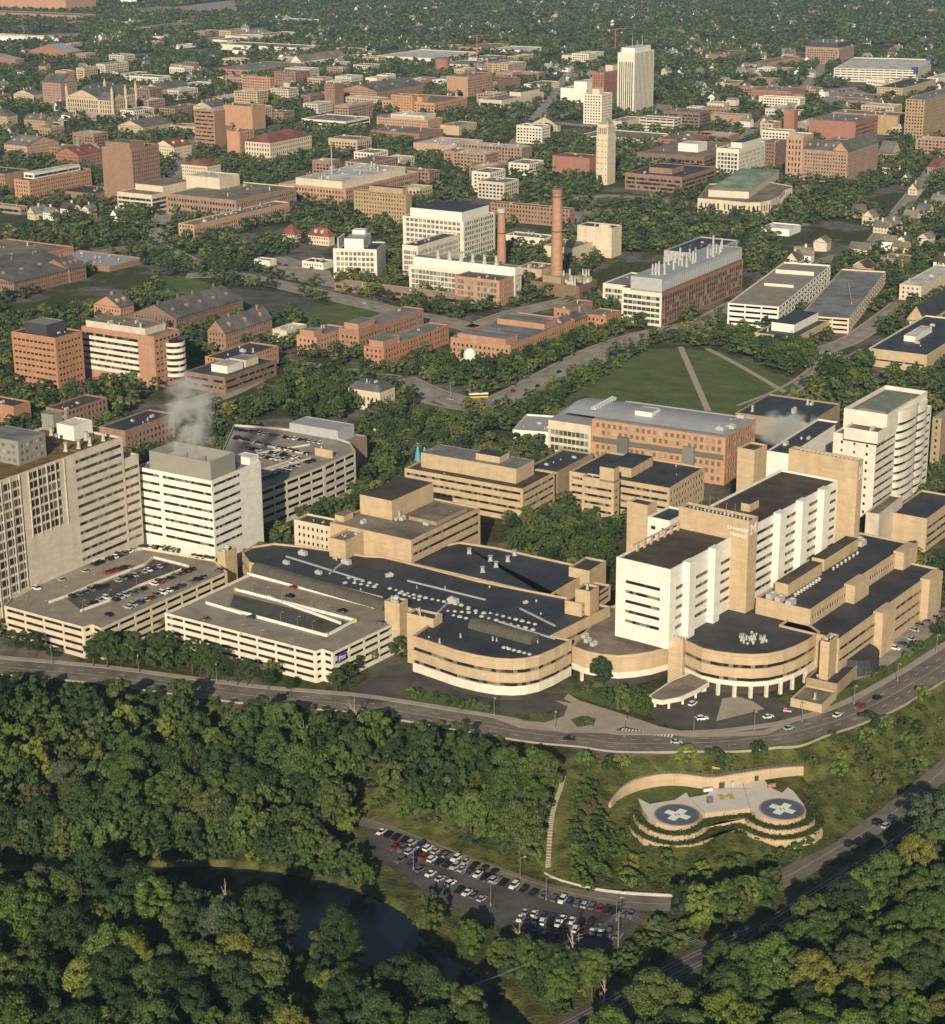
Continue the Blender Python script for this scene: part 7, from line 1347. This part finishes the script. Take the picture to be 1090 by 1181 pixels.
for lab, nm, x, y, sx, sy, h, m_ in (('dark fuel cabinet against the helipad wall', 'fuel_cabinet', 595, 160, 2.0, 1.4, 2.3, 'dark_metal'), ('white barrier box at the left back of the helipad', 'barrier_box', 530, 178, 3.4, 1.0, 1.2, 'letter_white'), ('white cabinet under the helipad wall, right of the dark one', 'fuel_cabinet', 648, 158, 1.0, .9, 2.2, 'white_equip'), ('dark cabinet near the right end of the helipad wall', 'fuel_cabinet', 762, 125, 1.6, 1.2, 2.0, 'dark_metal'), ('red and white barrier at the right back of the helipad', 'barrier_box', 838, 158, 3.0, .9, 1.2, 'pad_red'), ('blue panelled light box standing on the helipad', 'light_box', 540, 232, 2.0, 1.4, 1.7, 'pad_blue')):
    q = at(*HP(x, y), PADZ); r_ = empty(nm, (q.x, q.y, PADZ), lab, nm.replace('_', ' ')); mb = MB(); mb.box(q, sx, sy, PADZ+.1, PADZ+h, .3); mb.build('cabinet', m_, r_); mb = MB(); mb.box(q, sx*1.12, sy*1.12, PADZ+h, PADZ+h+.12, .3); mb.box(q, sx*1.1, sy*1.1, PADZ, PADZ+.1, .3); mb.build('lid', 'steel', r_)
# hillside steps
mb = MB(); L = cr(STEPS, 14)
for i in range(len(L)-1):
    p, q = L[i], L[i+1]; d = (q-p); z = max(z1(p.x, p.y), z1(q.x, q.y)); mb.box((p+q)/2, d.length*1.02, 1.7, z-1.2, z+.18, math.atan2(d.y, d.x))
tag(mb.build('hillside_steps', 'pavement'), 'straight pale concrete stair path running down the slope left of the helipad', 'steps')
# ------------------------------------------------------------------ cars
def car_meshes(kind):
    L, Wd, H, hood, prof = (4.6, 1.85, 1.45, .82, 's') if kind == 'saloon' else (4.8, 1.95, 1.75, 1.0, 'u')
    mb = MB(); x = L/2; y = Wd/2
    def ring(xx, zl, zh, yy): return [(xx,-yy,zl),(xx,yy,zl),(xx,yy*.96,zh),(xx,-yy*.96,zh)]
    st = [(-x,.45,hood*.88,y*.88),(-x*.93,.28,hood,y*.97),(-x*.5,.22,hood*1.04,y),(x*.3,.22,hood*1.03,y),(x*.85,.25,hood*.88,y*.96),(x,.42,hood*.74,y*.84)]
    o = 0
    for s_ in st: mb.v += ring(*s_)
    for i in range(len(st)-1):
        for a, b_ in ((0,1),(1,2),(2,3),(3,0)): mb.f.append((i*4+a, i*4+b_, i*4+4+b_, i*4+4+a))
    mb.f += [(3,2,1,0), tuple(len(st)*4-4+k for k in range(4))]
    c0, c1, c2, c3 = (-x*.72, -x*.42, x*.12, x*.46) if kind == 'saloon' else (-x*.93, -x*.80, x*.12, x*.44)
    rf = MB(); zr = H; yr = y*.76; rf.add([(c1,-yr,zr-.03),(c2,-yr,zr-.03),(c2,yr,zr-.03),(c1,yr,zr-.03),(c1+.1,-yr*.9,zr+.05),(c2-.1,-yr*.9,zr+.05),(c2-.1,yr*.9,zr+.05),(c1+.1,yr*.9,zr+.05)], [(0,1,5,4),(1,2,6,5),(2,3,7,6),(3,0,4,7),(4,5,6,7)])
    mb.add(rf.v, rf.f)
    g = MB(); yb = y*.93; zb = hood; g.add([(c0,-yb,zb),(c3,-yb,zb),(c3,yb,zb),(c0,yb,zb),(c1,-yr,zr-.03),(c2,-yr,zr-.03),(c2,yr,zr-.03),(c1,yr,zr-.03)], [(0,1,5,4),(1,2,6,5),(2,3,7,6),(3,0,4,7)])
    w = MB(); k = 10; w.v = [(.33*math.cos(6.283*i/k), s_, .33*math.sin(6.283*i/k)) for s_ in (-.11,.11) for i in range(k)]; w.f = [(i, (i+1) % k, (i+1) % k+k, i+k) for i in range(k)] + [tuple(range(k)), tuple(range(2*k-1, k-1, -1))]
    return mb, g.mesh('windows', 'car_glass'), w.mesh('wheel', 'tyre'), [(sx*x*.62, sy*(y-.08), .33) for sx in (-1,1) for sy in (-1,1)]
KIN = {k: car_meshes(k) for k in ('saloon', 'suv')}; BODY = {(k, c): KIN[k][0].mesh('body', 'car_'+c) for k in KIN for c in ('white','silver','grey','black','red','blue','yellow')}
ORD = ('first second third fourth fifth sixth seventh eighth ninth tenth eleventh twelfth thirteenth fourteenth fifteenth sixteenth seventeenth eighteenth nineteenth twentieth').split()
CN = {'grey':'dark grey'}
def car(p, z, ang, col, kind, label, group, name='parked_car', parts=True):
    r_ = empty(name, (p.x, p.y, z), label, 'car', group); M_ = Matrix.Rotation(ang, 4, 'Z'); r_.rotation_euler = (0, 0, ang)
    def ch(nm, me, loc): o = D.objects.new(nm, me); C.objects.link(o); o.parent = r_; o.location = loc
    ch('body', BODY[(kind, col)], (0,0,0)); ch('windows', KIN[kind][1], (0,0,0))
    if parts:
        for w in KIN[kind][3]: ch('wheel', KIN[kind][2], w)
    return r_
rc = random.Random(21); CW = ['white']*4+['silver']*4+['grey']*5+['black']*6+['red']+['blue']*2
def row(t, a, c, z, n, where, group, skip=.0, turn=math.pi/2, up=.05, cols=None):
    p0, p1 = at(*P(t, *a), z), at(*P(t, *c), z); d = math.atan2((p1-p0).y, (p1-p0).x); k = 0
    for i in range(n):
        if rc.random() < skip: continue
        col = cols[i] if cols else rc.choice(CW); kd = 'suv' if rc.random() < .45 else 'saloon'; p = p0 + (p1-p0)*(i/max(1, n-1)); ng = d + turn + (math.pi if rc.random() < .4 else 0) + rc.uniform(-.03,.03)
        car(p, z+up, ng, col, kd, f'{CN.get(col, col)} {"estate" if kd == "suv" else "saloon"} car, {ORD[k]} from the left {where}', group); k += 1
row('d0', (425,318), (640,238), HG, 11, 'along the tower wall, tan deck', 'cars on the tan roof deck', .1)
row('d0', (325,462), (470,415), HG, 6, 'in the near upper ramp row, tan deck', 'cars on the tan roof deck', 0, up=.08)
row('d0', (530,392), (735,322), HG, 10, 'in the far upper ramp row, tan deck', 'cars on the tan roof deck', .05, up=.08)
row('d0', (395,500), (480,470), HG, 4, 'in the short lower ramp row, tan deck', 'cars on the tan roof deck', 0)
row('d0', (515,478), (860,340), HG, 15, 'in the long lower ramp row, tan deck', 'cars on the tan roof deck', .08)
row('d0', (490,545), (985,345), HG, 20, 'on the near edge, tan deck', 'cars on the tan roof deck', .3)
row('d0', (660,238), (775,252), HG, 6, 'under the white tower, tan deck', 'cars on the tan roof deck', 0); row('d0', (868,280), (950,292), HG, 4, 'in the back corner, tan deck', 'cars on the tan roof deck', 0, cols=['yellow','black','grey','black'])
row('d0', (485,355), (580,330), HG, 4, 'behind the ramp wall, tan deck', 'cars on the tan roof deck', 0, turn=0, cols=['red','red','black','grey']); row('d0', (165,428), (380,350), HG, 3, 'alone on the open tan deck', 'cars on the tan roof deck', 0)
for x, y, c, w in ((268,421,'red','red'),(628,512,'white','white'),(250,462,'black','black'),(485,528,'black','black'),(78,556,'blue','blue'),(660,580,'grey','grey'),(-130,545+20,'grey','grey')):
    car(at(*P('d1', x, y), HM), HM+.06, GRID+.03, c, 'saloon', f'{CN.get(c,c)} saloon car standing {"at the left" if x < 0 else "near the back wall" if y < 470 else "at the right end" if x > 550 else "by the ramp wall"} of the cream roof deck', 'cars on the cream roof deck')
for i, (a, c, n, w) in enumerate((((10,452),(390,512),18,"in the shaded deck's back row"),((10,492),(325,560),14,"in the shaded deck's second row"),((130,575),(265,598),7,"on the shaded deck's middle island"),((110,682),(350,592),12,"on the shaded deck's near edge"),((60,535),(300,585),10,"in the shaded deck's third row"))):
    row('c1', a, c, H3, n, w, 'cars on the shaded roof deck', .12)
ZL = -18+.09
for a, c, n, w in (((606,1053),(692,1070),9,"in the riverside lot's inner row"),((462,994),(520,1020),6,"in the riverside lot's lower left row"),((515,988),(570,1007),6,"in the riverside lot's road side row"),((440,961),(512,986),9,"in the riverside lot's upper row"),((456,978),(560,1013),13,"in the riverside lot's second row"),((570,1016),(628,1034),6,"in the riverside lot's middle row"),((640,1038),(728,1056),11,"in the riverside lot's right row"),((600,1061),(652,1068),7,"in the riverside lot's lower row"),((664,1073),(712,1080),6,"in the riverside lot's lower right row"),((530,1028),(556,1038),4,"at the riverside lot's lower left"),((604,1075),(640,1082),4,"in the riverside lot's lowest row")):
    row(None, a, c, -18, n, w, 'cars in the riverside lot', .04, up=.09)
for x, y, dx, dy, c, k, lab in ((799,813,8,-5,'white','suv','white van on the forecourt beside the entrance canopy'),(810,830,10,-1,'white','suv','white van on the forecourt drive in front of the canopy'),(886,828,10,-2,'white','saloon','white car waiting at the forecourt exit'),(910,841,10,-3,'silver','saloon','silver car on the hospital drive below the forecourt exit'),(966,826,10,-5,'white','saloon','white car on the drive beside the tan kiosk'),(993,815,10,-6,'red','suv','red car on the right bend of the hospital drive'),(1012,806,10,-6,'black','suv','black car ahead of the red one on the right bend'),(137,787,10,2,'white','saloon','white car on the hospital drive above the left wood'),(500,777,10,2,'white','suv','white van under the rounded wing front'),(590,801,6,8,'black','suv','black car under the rounded wing front'),(657,853,10,1,'black','saloon','black car on the drive below the round island'),(780,857,10,0,'silver','saloon','silver car on the drive below the crossing'),(330,803,10,1,'grey','saloon','dark grey car on the drive below the cream car park'),
    (592,452,10,-5,'red','suv','red car on the avenue'),(620,446,10,-5,'black','saloon','black car on the avenue behind the red one'),(645,430,10,-5,'black','suv','black car halfway up the avenue'),(668,424,10,-5,'grey','saloon','dark grey car higher up the avenue'),(715,402,10,-4,'silver','saloon','silver car near the upper avenue junction'),(752,388,10,-4,'white','suv','white car at the upper avenue junction'),(520,461,10,2,'silver','saloon','silver car at the lower end of the avenue'),(770,384,10,-3,'red','saloon','red car at the upper avenue junction'),(420,350,10,4,'white','saloon','white car on the street below the white laboratory'),(350,336,10,4,'grey','saloon','dark grey car on the street below the dark shed')):
    p = at(x, y, 0); q = at(x+dx, y+dy, 0); car(p, .08, math.atan2((q-p).y, (q-p).x), c, k, lab, 'cars on the roads', 'car')
for x, y, dx, dy, c, lab in ((1022,954,9,-6,'silver','silver car on the lower right road'),(1030,946,9,-6,'blue','blue car just ahead of the silver one on the lower right road'),(980,975,9,-6,'black','black car on the lower right road near the wood'),(1012,950,9,-6,'black','black car in the shade of the lower right road')):
    p = at(x, y, -18); q = at(x+dx, y+dy, -18); car(p, -17.84, math.atan2((q-p).y, (q-p).x), c, 'suv', lab, 'cars on the roads', 'car')
row(None, (1005,766), (1050,738), 0, 6, 'in the small right hand lot', 'cars in the right hand lot', .1, up=.08); row(None, (1055,728), (1085,708), 0, 5, "at the right hand lot's far end", 'cars in the right hand lot', .1, up=.08)
for i, (a, c, n, w) in enumerate((((935,108),(990,104),14,'in the upper right town lot'),((945,113),(1000,110),14,"in the upper right lot's lower row"),((885,71),(930,69),10,'in the lot by the upper woods'),((620,245),(690,242),10,'in the lot by the windowless tan block'),((300,303),(360,310),9,'in the lot by the white shed'),((800,388),(850,372),8,'by the low tan office'))):
    row(None, a, c, 0, n, w, 'cars in town lots', .2, up=.08)
# bus
p = at(552, 459, 0); q = at(562, 458.5, 0); ba = math.atan2((q-p).y, (q-p).x); r_ = empty('city_bus', (p.x, p.y, .07), 'white and yellow bus on the avenue near the observatory', 'bus'); r_.rotation_euler = (0,0,ba)
def local(nm, mb, m): o = D.objects.new(nm, mb.mesh(nm, m)); C.objects.link(o); o.parent = r_
mb = MB(); mb.box((0,0), 12, 2.6, .4, 1.5); local('lower_body', mb, 'car_yellow'); mb = MB(); mb.box((0,0), 11.96, 2.56, 2.45, 3.1); mb.box((0,0), 11.9, 2.4, 3.1, 3.25); local('roof', mb, 'car_white'); mb = MB(); mb.box((0,0), 11.9, 2.5, 1.5, 2.45); local('windows', mb, 'car_glass')
for sx in (-3.8, 3.6):
    for sy in (-1.15, 1.15): o = D.objects.new('wheel', KIN['suv'][2]); C.objects.link(o); o.parent = r_; o.location = (sx, sy, .48); o.scale = (1.45,1.3,1.45)
# ------------------------------------------------------------------ lamp posts, poles, wires
lampm = MB(); lampm.tube([(0,0,0),(0,0,1.0)], [.35,.35], 8); lampm.tube([(0,0,1.0),(0,0,8)], [.14,.09], 6); lampm.tube([(0,0,8),(1.4,0,8.3)], [.07,.06], 5); LP_ = lampm.mesh('pole', 'steel'); lh = MB(); lh.box((1.7,0), 1.1, .5, 8.2, 8.42); LH_ = lh.mesh('lamp_head', 'white_equip')
def lamp(p, z, ang, label, group, s=1.0):
    r_ = empty('lamp_post', (p.x, p.y, z), label, 'lamp post', group); r_.rotation_euler = (0,0,ang); r_.scale = (s,s,s)
    for nm, me in (('pole', LP_), ('lamp_head', LH_)): o = D.objects.new(nm, me); C.objects.link(o); o.parent = r_
for i, (x, y) in enumerate(((85,448),(145,470),(215,492),(340,532),(412,552),(480,580),(210,582),(285,602),(352,622),(190,385),(430,455),(30,640),(120,665),(250,705))): lamp(at(*P('d1', x, y), HM), HM, .5, 'slim grey lamp post on the nearly empty cream roof deck', 'lamp posts on the cream roof deck', .62)
for i, (x, y) in enumerate(((290,466),(415,412),(475,387),(590,347),(650,322),(372,528),(490,480),(615,420),(780,358),(200,530),(120,480))): lamp(at(*P('d0', x, y), HG), HG, .5, 'slim grey lamp post on the full tan roof deck', 'lamp posts on the tan roof deck', .62)
for x, y in ((570,826),(640,842),(720,850),(800,848),(870,842),(925,832),(985,812),(1035,786),(1080,752),(250,786),(160,776),(60,766)): lamp(at(x, y, 0), .1, -1.4, 'slim grey lamp post on the pavement of the hospital drive', 'lamp posts along the hospital drive', 1.0)
for x, y in ((477,1003),(566,1045),(600,1014),(630,1038),(711,1062)): lamp(at(x, y, -18), -18, .4, 'slim grey lamp post in the riverside lot', 'lamp posts in the riverside lot', 1.0)
for x, y in ((560,455),(610,440),(660,415),(710,393),(520,462)): lamp(at(x, y-5, 0), .1, -1.2, 'slim grey lamp post beside the avenue', 'lamp posts on the avenue', 1.1)
UP = []
for i, (x, yb, lab) in enumerate(((667,1118,'wooden utility pole at the lower edge of the riverside lot'),(713,1092,'wooden utility pole at the right end of the riverside lot'),(918,1158,'wooden utility pole among the trees south of the railway'),(548,1176,'wooden utility pole by the river at the bottom edge'))):
    p = at(x, yb, -18); r_ = empty('utility_pole', (p.x, p.y, -18), lab, 'utility pole'); mb = MB(); mb.tube([(p.x,p.y,-18),(p.x,p.y,-5)], [.24,.15], 7); mb.build('pole', 'wood_pole', r_)
    for z in (-5.8, -7.0): mb = MB(); mb.box(p, 3.0, .18, z, z+.18, .5); mb.build('crossarm', 'wood_pole', r_)
    UP.append(p)
for a, c, lab in ((3,0,'overhead wires between the river pole and the lower lot pole'),(0,1,'overhead wires across the riverside lot'),(1,2,'overhead wires crossing the railway trees')):
    mb = MB()
    for k in (-1.2, 0, 1.2):
        p, q = UP[a], UP[c]; ps = [(p.x+(q.x-p.x)*t/10+k*.9, p.y+(q.y-p.y)*t/10+k*.4, -5.6-1.6*math.sin(math.pi*t/10)) for t in range(11)]; mb.tube(ps, .035, 4)
    o = mb.build('power_line', 'steel', None, (UP[a].x, UP[a].y, -6)); tag(o, lab, 'power line')
# signs by the forecourt
p = at(908, 821, 0); r_ = empty('entrance_sign', (p.x,p.y,0), 'red and blue sign board at the forecourt exit', 'sign'); 
for k, (m_, dx) in enumerate((('pad_red',-1.3),('blue_sign',1.3))): mb = MB(); mb.box(p+Vector((dx*.6,0)), 1.4, .3, .6, 1.8, -.3); mb.build('panel', m_, r_)
mb = MB(); mb.box(p, 3.2, .2, 0, .6, -.3); mb.build('base', 'concrete', r_)
# crossing stripes
mb = MB(); a, b_ = at(718,842,0), at(775,849,0); d = (b_-a).normalized(); n_ = Vector((-d.y,d.x))
for i in range(16): c = a + (b_-a)*(i/15); mb.quad(*[(v.x,v.y,.125) for v in (c-d*.35-n_*1.6, c+d*.35-n_*1.6, c+d*.35+n_*1.6, c-d*.35+n_*1.6)])
tag(mb.build('road_marking', 'paint'), kind='structure')
# bay lines in the riverside lot and on the decks
def bays(t, a, c, z, n, ln, m='paint'):
    p0, p1 = at(*P(t, *a), z), at(*P(t, *c), z); d = (p1-p0).normalized(); n_ = Vector((-d.y,d.x)); mb = MB()
    for i in range(n): q = p0 + (p1-p0)*(i/(n-1)); mb.quad(*[(v.x,v.y,z+.11) for v in (q-d*.07-n_*ln/2, q+d*.07-n_*ln/2, q+d*.07+n_*ln/2, q-d*.07+n_*ln/2)])
    tag(mb.build('bay_marking', m), kind='structure')
for a, c, n in (((437,960),(515,987),9),((456,978),(562,1014),14),((566,1015),(730,1057),20),((596,1060),(716,1081),16)): bays(None, a, c, -18, n, 5.2)
# ------------------------------------------------------------------ steam
def steam(label, px, z, lumps, dens, dist_pt=None):
    bm = bmesh.new()
    xs_ = [l[0]-l[3] for l in lumps]+[l[0]+l[3] for l in lumps]; ys_ = [l[1]-l[3] for l in lumps]+[l[1]+l[3] for l in lumps]; zs_ = [l[2]-l[3]*.8 for l in lumps]+[l[2]+l[3]*.8 for l in lumps]
    mt = Matrix.Translation(((min(xs_)+max(xs_))/2, (min(ys_)+max(ys_))/2, (min(zs_)+max(zs_))/2)) @ Matrix.Diagonal(((max(xs_)-min(xs_))*.62, (max(ys_)-min(ys_))*.62, (max(zs_)-min(zs_))*.62, 1)); bmesh.ops.create_icosphere(bm, subdivisions=3, radius=1, matrix=mt)
    me = D.meshes.new('steam_plume'); bm.to_mesh(me); bm.free(); o = D.objects.new('steam_plume', me); C.objects.link(o); o.location = (px[0], px[1], z); tag(o, label, 'steam')
    m = D.materials.new('steam'); m.use_nodes = True; nt = m.node_tree; nt.nodes.remove(nt.nodes['Principled BSDF']); v = nt.nodes.new('ShaderNodeVolumePrincipled'); v.inputs['Color'].default_value = (.95,.95,.95,1); v.inputs['Anisotropy'].default_value = 0
    tc = nt.nodes.new('ShaderNodeTexCoord'); n = nt.nodes.new('ShaderNodeTexNoise'); n.inputs['Scale'].default_value = .11; n.inputs['Detail'].default_value = 4; nt.links.new(tc.outputs['Object'], n.inputs['Vector'])
    mr = nt.nodes.new('ShaderNodeMapRange'); mr.inputs['From Min'].default_value = .43; mr.inputs['From Max'].default_value = .66; mr.inputs['To Max'].default_value = dens; nt.links.new(n.outputs['Fac'], mr.inputs['Value']); sb = nt.nodes.new('ShaderNodeVectorMath'); sb.operation = 'MULTIPLY_ADD'; sb.inputs[1].default_value = (2,2,2); sb.inputs[2].default_value = (-1,-1,-1); nt.links.new(tc.outputs['Generated'], sb.inputs[0])
    gr = nt.nodes.new('ShaderNodeTexGradient'); gr.gradient_type = 'SPHERICAL'; nt.links.new(sb.outputs[0], gr.inputs[0]); mm = nt.nodes.new('ShaderNodeMath'); mm.operation = 'MULTIPLY'; nt.links.new(gr.outputs['Fac'], mm.inputs[0]); nt.links.new(mr.outputs['Result'], mm.inputs[1]); nt.links.new(mm.outputs[0], v.inputs['Density']); nt.links.new(v.outputs['Volume'], nt.nodes['Material Output'].inputs['Volume']); me.materials.append(m)
steam('pale steam rising from the roof screen of the white tower', (WT[0].x, WT[0].y), WT[1], [(0,0,0,4),(-1,1,5,5),(-3,2,10,6),(-4,4,16,8),(-2,5,21,9),(2,6,26,8),(5,7,29,6)],   .5)
p = at(905, 500, 22); steam('pale steam drifting over the dark flat block by the stepped white tower', (p.x, p.y), 20, [(0,0,0,5),(-4,2,4,7),(4,2,5,8),(-8,3,8,7),(8,3,8,6),(12,4,4,5)], 1.3)
# ------------------------------------------------------------------ light, sky, air, camera
SUN_EL, SUN_AZ = math.radians(23), math.radians(7)        # sun stands behind the camera, a little to the left
sd = Vector((-math.sin(SUN_AZ)*math.cos(SUN_EL), -math.cos(SUN_AZ)*math.cos(SUN_EL), math.sin(SUN_EL)))
sl = D.lights.new('sun', 'SUN'); sl.energy = 5.0; sl.angle = math.radians(.5); sl.color = (1, .87, .66)
so = D.objects.new('sun', sl); so.rotation_euler = (-sd).to_track_quat('-Z', 'Y').to_euler(); so.location = (0, 0, 900); C.objects.link(so)
w = D.worlds.new('World'); bpy.context.scene.world = w; w.use_nodes = True; nt = w.node_tree
sk = nt.nodes.new('ShaderNodeTexSky'); sk.sky_type = 'NISHITA'; sk.sun_disc = False; sk.sun_elevation = SUN_EL
sk.sun_rotation = math.atan2(sd.x, sd.y); sk.altitude = 250; sk.air_density = 1.2; sk.dust_density = 1.0
nt.links.new(sk.outputs['Color'], nt.nodes['Background'].inputs['Color']); nt.nodes['Background'].inputs['Strength'].default_value = .052
if HAZE:
    mb = MB(); mb.box((0, 4700), 9000, 9800, -23.5, 335)
    hz = mb.build('haze', 'tan'); m = D.materials.new('haze_air'); m.use_nodes = True; nt = m.node_tree; nt.nodes.remove(nt.nodes['Principled BSDF'])
    v = nt.nodes.new('ShaderNodeVolumePrincipled'); v.inputs['Density'].default_value = HAZE; v.inputs['Color'].default_value = (.45, .68, 1.0, 1); v.inputs['Anisotropy'].default_value = -.1
    nt.links.new(v.outputs['Volume'], nt.nodes['Material Output'].inputs['Volume']); hz.data.materials.clear(); hz.data.materials.append(m); tag(hz, kind='stuff')
cam = D.cameras.new('camera'); co = D.objects.new('camera', cam); C.objects.link(co); co.location = (0, 0, HC)
cam.sensor_fit = 'HORIZONTAL'; cam.sensor_width = 36; cam.lens = FL/1090*36; cam.clip_end = 20000; cam.clip_start = 1
fw = Vector((0, cT, -sT)); up = Vector((0, sT, cT)); rt = Vector((1, 0, 0))
# roll: camera axes in the un-rolled frame
r_ = rt*cR + up*sR; u_ = up*cR - rt*sR
co.matrix_world = Matrix(((r_.x, u_.x, -fw.x, 0), (r_.y, u_.y, -fw.y, 0), (r_.z, u_.z, -fw.z, HC), (0, 0, 0, 1)))
sc = bpy.context.scene; sc.camera = co
sc.view_settings.view_transform = 'Standard'; sc.view_settings.look = 'None'; sc.view_settings.gamma = 1; sc.view_settings.exposure = 0.08
sc.cycles.max_bounces = 5; sc.cycles.diffuse_bounces = 2; sc.cycles.glossy_bounces = 2; sc.cycles.transmission_bounces = 2; sc.cycles.volume_bounces = 1; sc.cycles.use_denoising = True
sc.cycles.caustics_reflective = False; sc.cycles.caustics_refractive = False
